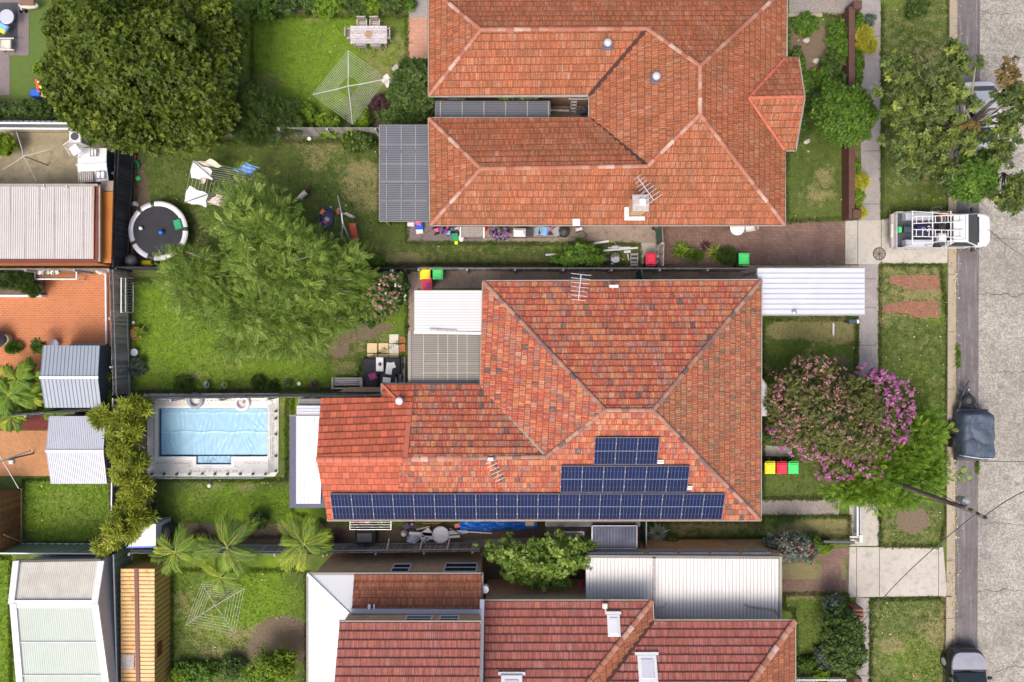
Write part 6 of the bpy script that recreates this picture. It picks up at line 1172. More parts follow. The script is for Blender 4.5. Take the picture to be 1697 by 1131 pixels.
mb = MB(); [mb.box((random.Random(i).uniform(-.22, .22), random.Random(i + 9).uniform(-.12, .12), .16), (.11, .06, .02), i) for i in range(9)]; t = mb.obj('rags', G['cloth_w']); t.location = U.location + Vector((-1.05, .05, .97)); tag(t, 'white rags strewn over the dark blue bag', 'rags')
# trailer with slate cover
c = W(1617, 722, .9); T_ = empty('box_trailer', 'box trailer wrapped in a slate blue cover with a white strap', 'trailer', (c.x, c.y, 0)); Lx, Ly, n = 1.62, 2.5, 34; V = []
mb = MB(); rn = random.Random(3)
for j in range(n + 1):
    for i in range(n + 1):
        u, v = i / n * 2 - 1, j / n * 2 - 1; ex = min(1, max(abs(u), abs(v))); r_ = (abs(u) ** 14 + abs(v) ** 14) ** (1 / 14); k = 1 if r_ < 1e-6 else ex / max(r_, 1e-6)
        x, y = u * Lx / 2 * k, v * Ly / 2 * k; z = 1.28 if ex < .9 else 1.28 - (ex - .9) / .1 * .75
        z += (ex < .9) * (.02 * math.sin(x * 9 + 1.5 * math.sin(y * 5)) + .02 * math.sin(y * 7 + x * 3) - .07 * max(0, 1 - abs(math.sin(y * 2.1 + .5 + .35 * math.sin(x * 4))) * 3.2) - .045 * max(0, 1 - abs(math.sin(x * 2.6 + .8 + .5 * math.sin(y * 3))) * 4)); V.append((x, y, z))
mb.add(V, [(j * (n + 1) + i, j * (n + 1) + i + 1, (j + 1) * (n + 1) + i + 1, (j + 1) * (n + 1) + i) for j in range(n) for i in range(n)]); mb.obj('cover', G['cover_slate'], T_, smooth=True)
MB().box((0, 0, .5), (1.6, 2.6, .3)).obj('chassis', G['steel'], T_); 
for s2 in (-1, 1):
    for y in (-.35, .35): MB().cyl((s2 * .8, y, .32), (s2 * .98, y, .32), .32, n=18).obj('wheel', G['rubber'], T_)
mb = MB(); mb.tube([(-.88, -.98, 1.0), (-.84, -.98, 1.29), (0, -1.1, 1.36), (.84, -1.12, 1.29), (.88, -1.12, 1.0)], .018); mb.obj('strap', G['white'], T_)
mb = MB(); mb.bar((-.62, 1.3, .5), (-.3, 2.45, .5), .08, .08); mb.bar((.3, 1.3, .5), (-.22, 2.45, .5), .08, .08); mb.bar((-.26, 2.3, .5), (-.1, 2.75, .55), .09, .1); mb.bar((-.6, 2.35, .6), (-.2, 2.2, .6), .05, .05); mb.obj('drawbar', G['steel'], T_)
mb = MB(); mb.tube([(-.18 + .24 * math.cos(t * .314), 1.72 + .24 * math.sin(t * .314), .62) for t in range(20)], .1, 8, True); sw = mb.obj('spare_wheel', G['rubber'], T_); MB().cyl((-.18, 1.72, .58), (-.18, 1.72, .66), .15, n=14).obj('rim', G['steel'], sw); MB().ball((-.2, 2.3, .66), .05).obj('coupling', G['alu'], T_)
# manhole
o = empty('manhole_cover', 'round grey manhole cover in the concrete driveway', 'manhole', W(1457, 421, .03)); MB().cyl((0, 0, -.02), (0, 0, .015), .32, n=32).obj('cover', G['alley'], o); mb = MB(); mb.tube([(.31 * math.cos(t * .196), .31 * math.sin(t * .196), .015) for t in range(32)], .025, 4, True); [mb.box((.0, 0, .018), (.55, .03, .01), t * math.pi / 4) for t in range(4)]; mb.obj('ring', G['steel'], o)
# ================================================================ POWER POLE AND LINES
pt = W(1614, 848, 8.2); pb = W(1552, 822, 0); pb = Vector((W(1500, 797, 0).x, W(1500, 797, 0).y, 0)); o = empty('power_pole', 'timber power pole leaning out of the green tree over the kerb', 'power pole', pb)
pb2 = Vector((pt.x - .55, pt.y + .15, 0)); o.location = pb2; MB().cyl(pb2, pt, .14, .085, 12).obj('pole', G['bark'], o, world=True); ca, cb_ = W(1592, 838, 7.9), W(1632, 858, 7.9); MB().bar(ca, cb_, .16, .14).obj('cross_arm', G['bark'], o, world=True)
for t in (.05, .35, .65, .95): p = ca.lerp(cb_, t); mb = MB(); mb.lathe([(.05, .05), (.075, .12), (.05, .2), (.02, .24)], p, 10); mb.obj('insulator', G['steel'], o, world=True)
MB().lathe([(.16, -.5), (.18, -.4), (.18, .0), (.1, .06)], pt + Vector((0, .28, -.5)), 14).obj('transformer', G['metal'], o, world=True)
def wire(lab, pts, r=.018):
    P = []
    for a, b in zip(pts, pts[1:]):
        for i in range(12): t = i / 12; P.append(a.lerp(b, t) - Vector((0, 0, .35 * math.sin(math.pi * t))))
    mb = MB(); mb.tube(P + [pts[-1]], r, 5); return tag(mb.obj('power_line', G['black']), lab, 'power line')
wire('black power line running down left from the pole to the large dark shrub', [ca.lerp(cb_, .65), W(1425, 1036, 3.2)]); wire('black power line running up right from the pole over the road', [ca.lerp(cb_, .95), W(1760, 790, 8)]); wire('black power line over the concrete road beside the ute bonnet', [W(1638, 380, 8), W(1760, 458, 8)], .012)
wire('thin service line from the pole into the bright green tree', [ca.lerp(cb_, .1), W(1520, 790, 5)], .015); wire('second thin service line from the pole toward the middle house', [ca.lerp(cb_, .35), W(1510, 822, 5)], .015)
# ================================================================ OUTDOOR FURNITURE
o = empty('dining_table', 'weathered pale timber outdoor table with a round centrepiece', 'table', W(611, 58, .72)); o.location.z = 0; mb = MB(); [mb.box((0, -.39 + i * .13, .72), (1.86, .115, .03)) for i in range(7)]; mb.obj('tabletop', mat("silvered_timber", (.50, .46, .47), (.34, .31, .31), 9, rough=.9, island=.15), o)
for x in (-.8, .8):
    for y in (-.36, .36): MB().box((x, y, .35), (.07, .07, .7)).obj('leg', G['timber_grey'], o)
mb = MB(); mb.lathe([(.17, .74), (.19, .76), (.12, .77), (.02, .765)], n=18); tt_ = mb.obj('bowl', G['timber']); tt_.location = o.location; tag(tt_, 'round woven bowl in the middle of the timber table', 'bowl')
def slat_chair(loc, rz, lab, proto=[None]):
    if proto[0] is None:
        c = empty('garden_chair', lab, 'chair', loc, rz, 'chairs around the outdoor table'); proto[0] = c
        mb = MB(); [mb.box((0, -.2 + i * .1, .44), (.44, .08, .025)) for i in range(5)]; mb.obj('seat', G['timber_grey'], c); mb = MB(); [mb.box((-.18 + i * .09, .27, .66), (.05, .025, .4), 0) for i in range(5)]; mb.box((0, .28, .88), (.46, .04, .06)); mb.obj('backrest', G['timber_grey'], c)
        for x in (-.2, .2):
            for y in (-.2, .22): MB().box((x, y, .22), (.045, .045, .44)).obj('leg', G['timber_grey'], c)
        for x in (-.24, .24): MB().box((x, 0, .64), (.05, .5, .03)).obj('armrest', G['timber_grey'], c)
        return c
    return put(proto[0], loc, rz, lab)
for x, y, a, lab in ((601, 43, 0, 'grey slatted chair tucked under the upper left side of the table'), (622, 43, 0, 'grey slatted chair tucked under the upper right side of the table'), (584, 58, 90, 'pale slatted chair at the left end of the timber table'), (639, 58, -90, 'grey slatted chair at the right end of the timber table'), (600, 71, 180, 'grey slatted chair at the lower left side of the table'), (624, 72, 180, 'grey slatted chair at the lower right side of the table')):
    p = W(x, y, .45); slat_chair((p.x, p.y, 0), R(a), lab)
t = MB().box((0, 0, .04), (.36, .36, .08), R(45)).obj('paving_stone', G['drive']); t.location = W(657, 115, 0); tag(t, 'pale square paving stone beside the dark round bush', 'paving stone')
# bench, sofa, slabs on subject lawn
o = empty('bench', 'weathered slatted timber bench against the pool side fence', 'bench', W(576, 636, .4)); o.location.z = 0; mb = MB(); [mb.box((0, -.05 + i * .105, .43), (1.4, .085, .03)) for i in range(4)]; mb.obj('seat', G['timber_grey'], o); mb = MB(); [mb.box((-.6 + i * .11, -.2, .68), (.06, .03, .4)) for i in range(12)]; mb.box((0, -.22, .9), (1.46, .05, .07)); mb.obj('backrest', G['timber_grey'], o)
for s2 in (-1, 1): MB().box((s2 * .72, .03, .62), (.08, .6, .05)).obj('armrest', G['timber_grey'], o); [MB().box((s2 * .7, y, .3), (.07, .07, .6)).obj('leg', G['timber_grey'], o) for y in (-.2, .26)]
def lounge(px, py, w_, d_, lab, armside):
    o = empty('outdoor_sofa', lab, 'sofa', W(px, py, .4)); o.location.z = 0; MB().box((0, 0, .18), (w_, d_, .24)).obj('frame', G['timber'], o); MB().bbox((0, .0, .37), (w_ - .04, d_ - .04, .16), .04).obj('seat_cushion', G['cloth_ch'], o)
    MB().bbox((0, -d_ / 2 + .12, .55), (w_ - .1, .2, .34), .06).obj('back_cushion', G['cloth_ch'], o); MB().box((armside * (w_ / 2 + .03), -.1, .45), (.06, d_ * .6, .5)).obj('armrest', G['timber_grey'], o); return o
lounge(614, 632, .72, .9, 'charcoal cushioned sofa seat beside the slatted bench', -1); lounge(643, 632, .85, .9, 'charcoal cushioned sofa seat nearest the orange roof corner', 1)
for px, py, lab in ((615, 608, 'plain charcoal ottoman on the left of the white book'), (650, 607, 'charcoal ottoman half covered by white papers')):
    o = empty('ottoman', lab, 'ottoman', W(px, py, .4)); o.location.z = 0; MB().box((0, 0, .16), (.8, .8, .26)).obj('frame', G['timber'], o); MB().bbox((0, 0, .37), (.86, .86, .16), .04).obj('cushion', G['cloth_ch'], o)
t = MB().bbox((0, 0, 0), (.42, .36, .16), .06, .3).obj('cushion', G['cloth_mag']); t.location = W(618, 624, .52); tag(t, 'magenta striped cushion on the charcoal sofa', 'cushion')
t = MB().bbox((0, 0, 0), (.38, .72, .12), .02).obj('coffee_table', G['white']); t.location = W(629.5, 604, .6); tag(t, 'small white coffee table top between the charcoal seats', 'table'); t = MB().lathe([(.07, 0), (.09, .04), (.06, .1), (.03, .11)], n=12).obj('bowl', G['steel']); t.location = W(629.5, 604, .66); tag(t, 'dark bowl on the small white table', 'bowl')
for k, (px, py, a, w_, h_, lab) in enumerate(((645, 611, -.15, .33, .6, 'white paper sheet lying on the charcoal ottoman'), (650, 606, .3, .3, .3, 'smaller white paper tucked beside the larger sheet'), (641, 630, -.1, .4, .26, 'crumpled white cloth on the charcoal sofa seat'))):
    t = MB().box((0, 0, 0), (w_, h_, .02 if k < 2 else .08), a).obj('paper' if k < 2 else 'cloth', G['white']); t.location = W(px, py, .47 + .012 * k); tag(t, lab, 'paper' if k < 2 else 'cloth')
for px, py, w_, h_, m, lab in ((617, 577, .52, .5, 'sand', 'tan square paver, leftmost beside the charcoal seats'), (636, 577, .52, .5, 'sand', 'tan square paver, second from the left beside the charcoal seats'), (653, 578, .5, .5, 'creamslab', 'cream square slab beside two tan pavers'), (653, 561.5, .48, .46, 'creamslab', 'cream square slab sticking out into the grass'), (617, 590, .52, .22, 'sand', 'tan half paver below the leftmost tan paver'), (636, 590, .52, .22, 'sand', 'tan half paver in the middle above the ottoman'), (653, 590, .5, .22, 'sand', 'tan half paver below the cream slab'), (667, 577, .3, .4, 'terracotta', 'orange brick paver next to the tinted patio roof'), (667, 563, .3, .3, 'terracotta', 'upper orange brick paver next to the tinted patio roof'), (666, 617, .36, 1.5, 'creamslab', 'narrow pale slab beside the tinted patio roof')):
    t = MB().bbox((0, 0, .03), (w_, h_, .06), .01).obj('paving_slab', G[m]); t.location = W(px, py, 0); tag(t, lab, 'paver', 'loose pavers by the charcoal seats')
tag(MB().slab([W(560, 650, 1.0), W(631, 650, 1.0), W(631, 642, 1.0), W(578, 642, 1.0)], .06).obj('sloping_board', G['timber']), 'tan timber board sloping from the fence to the orange roof corner', 'board')
o = empty('bicycle', 'dark bicycle leaning in the gap beside the tinted patio roof', 'bicycle', W(669, 628, .3)); [MB().tube([(x + .0, .26 * math.cos(t * .35), .33 + .26 * math.sin(t * .35)) for t in range(18)], .02, 5, True).obj('wheel', G['rubber'], o) for x in (-.02,)]; mb = MB(); mb.tube([(-.02, 0, .33), (0, .4, .75), (.02, .8, .33), (0, .3, .7)], .02); mb.obj('frame', G['steel'], o); MB().tube([(.02, .8 + .26 * math.cos(t * .35), .33 + .26 * math.sin(t * .35)) for t in range(18)], .02, 5, True).obj('wheel', G['rubber'], o)
# top left corner furniture
o = empty('side_table', 'round white outdoor table at the left edge of the grey paving', 'table', W(11, 28, .7)); o.location.z = 0; MB().lathe([(.0, .72), (.36, .72), (.38, .7), (.36, .68), (.0, .67)], n=28).obj('tabletop', G['palegrey'], o); MB().cyl((0, 0, 0), (0, 0, .68), .05).obj('pedestal', G['steel'], o)
tag(MB().bbox(W(5, 35, .02), (1.55, 1.9, .03), .01).obj('outdoor_rug', mat("dark_rug", (.05, .055, .06), (.04, .042, .05), 3, rough=.95)), 'dark grey rug under the round white table', 'rug')
t = MB().bbox((0, 0, 0), (.5, .34, .14), .05, -.5).obj('cushion', G['lblue']); t.location = W(5, 45, .5); tag(t, 'pale blue cushion below the round white table', 'cushion'); t = MB().bbox((0, 0, 0), (.3, .2, .12), .04, -.5).obj('cushion', G['bin_y']); t.location = W(4, 52, .5); tag(t, 'lime yellow cushion below the blue one', 'cushion')
o = empty('garden_chair', 'cream chair with splayed arms at the left edge', 'chair', W(9, 75, .4), R(90)); o.location.z = 0; MB().bbox((0, 0, .42), (.55, .6, .12), .04).obj('seat', G['creamslab'], o); MB().bbox((0, .32, .62), (.55, .1, .4), .03).obj('backrest', G['creamslab'], o); [MB().bar((s2 * .3, -.5, .5), (s2 * .26, .3, .6), .05, .05).obj('armrest', G['creamslab'], o) for s2 in (-1, 1)]; [MB().box((x, y, .2), (.05, .05, .4)).obj('leg', G['timber'], o) for x in (-.22, .22) for y in (-.25, .25)]
o = empty('toy_bike', 'small silver and black ride on toy at the top of the grey paving', 'toy', W(37, 10, .2)); o.location.z = 0; [MB().cyl((x, y, .12), (x + .05, y, .12), .12, n=12).obj('wheel', G['rubber'], o) for x, y in ((-.1, .2), (.1, -.22), (-.15, -.22))]; MB().bar((0, .25, .3), (0, -.25, .25), .08, .08).obj('frame', G['alu'], o); MB().bar((-.18, .25, .5), (.18, .25, .5), .04, .04).obj('handlebar', G['white'], o)
tag(MB().bbox(W(45, 4, .8), (.75, .28, .12)).obj('timber_shelf', mat("brown_board", (.2, .11, .08), rough=.8)), 'brown board at the top of the grey paving', 'board'); tag(MB().lathe([(.0, 0), (.5, .0), (.5, .1), (.0, .12)], W(49, 10, .3), 20, sy=.35).obj('sand_tray', G['creamslab']), 'pale half round tray beneath the brown board', 'tray')
o = empty('toy_slide', 'blue red and yellow plastic play slide beside the big tree', 'play slide', W(68, 152, .4)); o.location.z = 0; MB().bbox((-.2, -.12, .3), (.5, .35, .6)).obj('base', G['blue'], o); MB().bar((0, .5, .75), (.05, -.1, .6), .14, .1).obj('side_panel', G['red'], o); MB().bar((.15, .4, .8), (.2, -.1, .6), .12, .1).obj('side_panel', G['yellow'], o); MB().bar((.1, -.2, .55), (.65, -.3, .2), .22, .06).obj('slide', G['yellow'], o)
# trampoline
c = W(262, 383, .75); o = empty('trampoline', 'round black trampoline with a silver and white padded rim', 'trampoline', (c.x, c.y, 0)); r = 1.28
MB().lathe([(0, .74), (r, .75), (r, .73), (0, .72)], n=48).obj('mat', mat("trampoline_mat", (.018, .018, .026), (.026, .026, .034), 2, rough=.85), o)
mb = MB(); n = 48; V = []
for i in range(n):
    a = i * 2 * math.pi / n
    for rr_, zz_ in ((r - .02, .77), (r + .05, .81), (r + .19, .80), (r + .24, .74)): V.append((rr_ * math.cos(a), rr_ * math.sin(a), zz_ + .012 * math.sin(a * 7)))
F = [(i * 4 + j, ((i + 1) % n) * 4 + j, ((i + 1) % n) * 4 + j + 1, i * 4 + j + 1) for i in range(n) for j in range(3)]
w_ = mesh_obj('rim_pad', V, F, [G['palegrey'], G['white'], G['black']], o, midx=[(2 if (i in (0, 13, 17, 27, 33, 34, 43)) else (1 if (i < 14 or i > 36) else 0)) for i in range(n) for j in range(3)], smooth=True)
for i in range(6): a = i * math.pi / 3 + .3; MB().cyl((1.5 * math.cos(a), 1.5 * math.sin(a), 0), (1.42 * math.cos(a), 1.42 * math.sin(a), .78), .03).obj('leg', G['steel'], o)
MB().tube([(1.45 * math.cos(t * .262), 1.45 * math.sin(t * .262), .74) for t in range(24)], .03, 5, True).obj('frame', G['steel'], o); mb = MB(); [mb.bar((1.45 * math.cos(a), 1.45 * math.sin(a), .8), (1.75 * math.cos(a), 1.75 * math.sin(a), .2), .05, .05) for a in (-.5, -.62)]; mb.obj('ladder', G['alu'], o)
t = MB().bbox((0, 0, 0), (.38, .5, .14), .03, .3).obj('basket', G['green']); t.location = W(295, 372, .84); tag(t, 'green plastic basket on the trampoline rim', 'basket'); t = MB().ball((0, 0, .1), .1).obj('ball', G['white'], smooth=True); t.location = W(235, 379, .76); tag(t, 'white ball on the trampoline mat', 'ball'); t = MB().ball((0, 0, .13), .13).obj('ball', G['blue'], smooth=True); t.location = W(269, 386, .76); tag(t, 'blue ball on the trampoline mat', 'ball')
o = empty('kettle_barbecue', 'dark covered kettle barbecue beside the trampoline', 'barbecue', W(221, 433, .5)); o.location.z = 0; MB().lathe([(.05, .35), (.28, .55), (.33, .7), (.28, .85), (.1, .95), (.01, .96)], n=20).obj('bowl', mat("grey_cover", (.06, .06, .07), rough=.6), o, smooth=True); [MB().cyl((.22 * math.cos(a), .22 * math.sin(a), 0), (.15 * math.cos(a), .15 * math.sin(a), .5), .02).obj('leg', G['steel'], o) for a in (.5, 2.6, 4.7)]
tag(MB().bbox(W(243, 436, .12), (.55, .28, .2), .06).obj('toy_boat', G['yellow']), 'yellow plastic toy under the trampoline edge', 'toy')
# swing set and toys
o = empty('swing_set', 'white framed swing set partly under the feathery tree', 'swing set', W(564, 355, 0)); zt = 1.9
mb = MB(); mb.bar(W(566, 355, zt), W(568, 371, zt), .06, .06); mb.obj('top_beam', G['white'], o, world=True); 
for a, b in ((W(566, 354, zt), W(560, 325, 0)), (W(566, 354, zt), W(588, 358, 0)), (W(568, 371, zt), W(566, 398, 0)), (W(568, 371, zt), W(580, 398, 0))): MB().bar(a, b, .05, .05).obj('leg', G['white'], o, world=True)
mb = MB(); [mb.bar(W(570 + i * 3, 355 + i * 1.6, 1.7 - i * .3), W(576 + i * 3, 353 + i * 1.6, 1.7 - i * .3), .06, .05) for i in range(5)]; mb.obj('ladder', G['timber_grey'], o, world=True)
mb = MB(); A_, B_ = W(584, 371, 1.1), W(590, 398, .15); mb.bar(A_, B_, .3, .04); d_ = (B_ - A_).normalized(); sdv = Vector((-d_.y, d_.x, 0)).normalized() * .15; mb.bar(A_ + sdv + Vector((0, 0, .06)), B_ + sdv + Vector((0, 0, .06)), .04, .12); mb.bar(A_ - sdv + Vector((0, 0, .06)), B_ - sdv + Vector((0, 0, .06)), .04, .12); mb.obj('slide', G['salmonp'], o, world=True)
t = MB().tube([(.42 * math.cos(a * .21), .42 * math.sin(a * .21), .06) for a in range(30)], .05, 6, True); t.ball((0, 0, .02), .38, .38, .04); t = t.obj('paddling_pool', mat("navy_vinyl", (.02, .03, .13), rough=.4)); t.location = W(541, 362, 0); t.scale = (.85, 1.2, 1); tag(t, 'navy ring with toys in it beside the swing set', 'paddling pool')
for px, py, s2, m, lab in ((535, 352, .3, 'orange', 'orange toy on the navy ring'), (543, 364, .25, 'creamslab', 'cream toy inside the navy ring'), (540, 369, .22, 'pink', 'pink toy inside the navy ring'), (561, 352, .28, 'salmonp', 'red toy under the swing frame'), (562, 347, .1, 'white', 'white scrap under the swing frame'), (549, 344, .1, 'white', 'white scrap left of the swing frame'), (574, 341, .08, 'white', 'white scrap right of the swing frame')):
    t = MB().bbox((0, 0, .08), (s2, s2 * .7, .14), .03, px).obj('toy', G[m]); t.location = W(px, py, 0); tag(t, lab, 'toy')
# dog beside the tree
o = empty('dog', 'white and dark brown dog on the grass beside the feathery tree', 'dog', W(508, 323, 0), R(38)); V = []; 
sk = bpy.data.meshes.new('dog_body'); vs = [(-.32, 0, .36), (-.1, 0, .38), (.14, 0, .40), (.28, 0, .50), (.40, 0, .56), (.53, 0, .53), (-.42, 0, .44), (-.5, .02, .58), (.16, .09, .22), (.15, .09, .02), (.16, -.09, .22), (.18, -.09, .02), (-.28, .09, .25), (-.35, .09, .14), (-.31, .09, .02), (-.28, -.09, .25), (-.35, -.09, .14), (-.29, -.09, .02)]
sk.from_pydata(vs, [(0, 1), (1, 2), (2, 3), (3, 4), (4, 5), (0, 6), (6, 7), (2, 8), (8, 9), (2, 10), (10, 11), (0, 12), (12, 13), (13, 14), (0, 15), (15, 16), (16, 17)], [])
dm, N_, L_ = newmat('dog_fur'); tc_ = N_.new("ShaderNodeTexCoord").outputs['Object']; sp_ = N_.new("ShaderNodeSeparateXYZ"); L_.new(tc_, sp_.inputs[0]); f_ = math_n(N_, L_, 'ADD', sp_.outputs[0], math_n(N_, L_, 'MULTIPLY', noise(N_, L_, tc_, 5), .35)); base(N_, L_, ramp(N_, L_, f_, [(.1, (.62, .56, .5)), (.28, (.62, .56, .5)), (.32, (.045, .022, .015)), (1, (.10, .05, .03))]), .9)
db = bpy.data.objects.new('body', sk); COL.objects.link(db); db.parent = o; sk.materials.append(dm); md = db.modifiers.new('s', 'SKIN'); db.modifiers.new('u', 'SUBSURF').levels = 1; db.modifiers['u'].render_levels = 2
for v_, r_ in zip(sk.skin_vertices[0].data, [.11, .12, .13, .085, .09, .045, .03, .015, .045, .03, .045, .03, .055, .035, .025, .055, .035, .025]): v_.radius = (r_, r_)
sk.skin_vertices[0].data[1].use_root = True
[MB().add([(.36, s2 * .05, .62), (.42, s2 * .08, .62), (.38, s2 * .12, .54)], [(0, 1, 2)]).obj('ear', dm, o) for s2 in (-1, 1)]
# ================================================================ POTS AND SMALL THINGS
def pot(px, py, r, h, m, lab, leaf=None, n=16, rz=0, L=.35, z=0, el='spiky', fl=None):
    o = empty('flower_pot' if leaf else 'pot', lab, 'flower pot' if leaf else 'pot', W(px, py, z)); MB().lathe([(r * .7, 0), (r, h), (r * 1.12, h), (r * 1.12, h * .93), (r * .9, h * .88), (0.01, h * .85)], n=20).obj('pot', G[m], o, smooth=False)
    if leaf: spiky('', '', px, py, n, L, leaf, z0=h * .85 + z, seed=int(px), parent=o, pname='plant', wd=.06 if n > 12 else .1)
    return o
pot(232, 553, .3, .34, 'terrapot', 'large terracotta pot with a strappy plant by the back fence', 'palm', 26, L=.62); pot(227, 584, .17, .3, 'palegrey', 'pale grey pot below the terracotta pot'); pot(208, 586, .14, .25, 'green', 'small plant pot against the back fence', 'mid', 14, L=.25); pot(345, 637, .17, .26, 'steel', 'dark pot on the lawn edge by the pool fence', 'dark', 8, L=.2); pot(374, 638, .15, .26, 'steel', 'dark pot with a yellow green plant on the pool fence edge', 'lime', 18, L=.28); pot(223, 535, .07, .12, 'white', 'tiny white pot above the terracotta pot')
pot(478, 634, .16, .2, 'fibro', 'grey pot with a dark plant near the middle of the pool fence', 'dark', 14, L=.3); pot(520, 637, .15, .2, 'fibro', 'grey pot with a reddish plant left of the bench', 'plum', 18, L=.32); pot(497, 636, .09, .18, 'white', 'tiny white pot left of the bench'); pot(131, 451, .13, .2, 'oldcon', 'small pot at the right end of the plant stand', 'dark', 10, L=.16); pot(156, 450, .14, .2, 'terrapot', 'brown pot with a yellow green plant on the patio edge', 'lime', 14, L=.2); pot(96, 570, .2, .34, 'palegrey', 'round stone pot with pale cuttings above the blue grey shed', 'f_pale', 8, L=.1); pot(71, 478, .13, .3, 'cloth_b', 'pale pot on the right end of the raised planter')
pot(222, 262, .19, .2, 'terrapot', 'empty terracotta bowl below the big tree'); pot(514, 232, .09, .2, 'white', 'small white ornament at the foot of the upper fence'); pot(10, 247, .42, .45, 'oldcon', 'large concrete pot with a lime green bush in the bare yard')
shrub('potted_shrub', 'round lime green bush growing in the large concrete pot', 'shrub', 8, 240, 20, 20, 1.0, 90, .11, 'lime', 'tuft', 12, z0=.4)
o = empty('wading_tub', 'green plastic tub below the terracotta bowl', 'tub', W(225, 276, 0)); MB().lathe([(.18, 0), (.27, .2), (.29, .2), (.27, .14), (.17, .04), (.01, .04)], n=22).obj('tub', G['green'], o); t = MB().bbox((0, 0, .07), (.24, .2, .12), .04, .4).obj('watering_can', G['bin_g']); t.location = W(230, 296, 0); tag(t, 'bright green toy bucket on the dark grass', 'bucket')
t = MB(); [t.box((random.Random(i).uniform(-.18, .18), random.Random(i + 5).uniform(-.16, .16), .03 + .01 * i), (.2, .12, .01), i * 1.3) for i in range(7)]; t = t.obj('torn_paper', G['white']); t.location = W(222, 338, 0); tag(t, 'torn white paper on the grass above the trampoline', 'litter')
o = empty('plant_stand', 'white framed plant stand holding small pots on the patio edge', 'plant stand', W(92, 455, 0)); mb = MB(); A_ = W(58, 447, .75), W(127, 447, .75), W(127, 463, .75), W(58, 463, .75); [mb.bar(A_[i], A_[(i + 1) % 4], .06, .05) for i in range(4)]; mb.obj('frame', G['white'], o, world=True); posts(o, [p.copy() for p in A_], .73, 'white', .025); mb = MB(); [mb.bar(W(59, y, .68), W(126, y, .68), .06, .02) for y in (450, 454, 458, 461)]; mb.obj('shelf', G['timber_brown'], o, world=True)
for i, x in enumerate((68, 74, 81, 89, 96)): pot(x, 452.5, .1, .12, ('white', 'palegrey', 'oldcon', 'white', 'palegrey')[i], f'{ORD[i]} small pot from the left on the white plant stand', 'dark' if i % 2 else 'f_white', 8, L=.12, z=.7)
t = MB().lathe([(.12, 0), (.14, .25), (.12, .3), (.02, .3)], n=14).obj('bucket', G['red']); t.location = W(51, 452, 0); tag(t, 'red bucket between the raised planter and the plant stand', 'bucket')
o = empty('statue', 'small white ornament at the top right corner of the terracotta patio', 'ornament', W(172, 451, 0)); MB().lathe([(.14, 0), (.1, .15), (.16, .35), (.08, .5), (.1, .62), (.02, .7)], n=12).obj('figure', G['white'], o)
tag(MB().bar(W(118, 571, .12), W(177, 571, .12), .1, .12).obj('garden_edging', G['path']), 'grey stone edging above the blue grey shed', 'edging'); tag(MB().bar(W(176, 455, .15), W(177, 570, .15), .08, .16).obj('garden_edging', G['cloth_w']), 'pale stone edging along the right of the terracotta patio', 'edging')
o = empty('raised_planter', 'long raised planter with a white front on the terracotta patio', 'planter', W(28, 466, 0)); MB().box(W(10, 468, .2), (3.8, 1.3, .4)).obj('bed', G['soil'], o, world=True); MB().box(W(12, 491, .22), (3.8, .1, .44)).obj('front', G['white'], o, world=True)
for px, py, r, h, m, lab in ((4, 562, .5, .9, 'fibro', 'large grey round water feature at the left edge of the patio'), (17, 563, .3, .5, 'oldcon', 'pale stone pot next to the grey water feature')):
    o = empty('planter_pot', lab, 'pot', W(px, py, 0)); MB().lathe([(r * .6, 0), (r, h * .6), (r * .85, h), (r * .7, h), (r * .6, h * .8), (0.01, h * .75)], n=24).obj('pot', G[m], o)
# trellis
o = empty('trellis', 'white framed lattice trellis leaning on the back fence', 'trellis', W(208, 490, 0)); P_ = [W(197, 462, 1.7), W(211, 462, .6), W(211, 518, .6), W(197, 518, 1.7)]; P_ = [W(201, 461, 1.5), W(221, 461, 0), W(221, 518, 0), W(201, 518, 1.5)]; mb = MB(); [mb.bar(P_[i], P_[(i + 1) % 4], .05, .04) for i in range(4)]; mb.bar(P_[0].lerp(P_[1], .35), P_[3].lerp(P_[2], .35), .04, .04); mb.obj('frame', G['white'], o, world=True); mb = MB(); [mb.bar(P_[0].lerp(P_[3], i / 12), P_[1].lerp(P_[2], i / 12), .02, .015) for i in range(1, 12)]; mb.obj('bars', G['palegrey'], o, world=True)
# passage clutter below top house
def thingbox(nm, lab, cat, px, py, d, m, rz=0, z=0, b=.03): t = MB().bbox((0, 0, d[2] / 2), d, b, rz).obj(nm, G[m]); t.location = W(px, py, z); return tag(t, lab, cat)
thingbox('storage_tub', 'white tub under the corner of the corrugated patio roof', 'tub', 682, 373, (.36, .2, .3), 'white'); tc2 = empty('toy_car', 'blue and pink ride on toy car below the corrugated patio roof', 'toy', W(696, 373, 0)); MB().bbox((0, 0, .15), (.42, .55, .3), .06).obj('body', G['blue'], tc2); MB().bbox((-.06, .08, .34), (.3, .28, .1), .03).obj('seat', G['pink'], tc2); thingbox('storage_box', 'white box below the blue ride on toy', 'box', 696, 384, (.36, .26, .22), 'white', .1)
def trike(lab, px, py, m, m2, rz=0):
    o = empty('tricycle', lab, 'tricycle', W(px, py, .2), rz); o.location.z = 0; [MB().cyl((x, y, .13), (x, y + .05, .13), .13, n=14).obj('wheel', G['rubber'], o) for x, y in ((.25, 0), (-.2, .14), (-.2, -.18))]; MB().bar((-.22, 0, .28), (.22, 0, .32), .1, .08).obj('frame', G[m], o); MB().bbox((-.12, 0, .38), (.2, .18, .08)).obj('seat', G[m2], o); MB().bar((.2, -.2, .52), (.2, .2, .52), .035, .035).obj('handlebar', G[m], o)
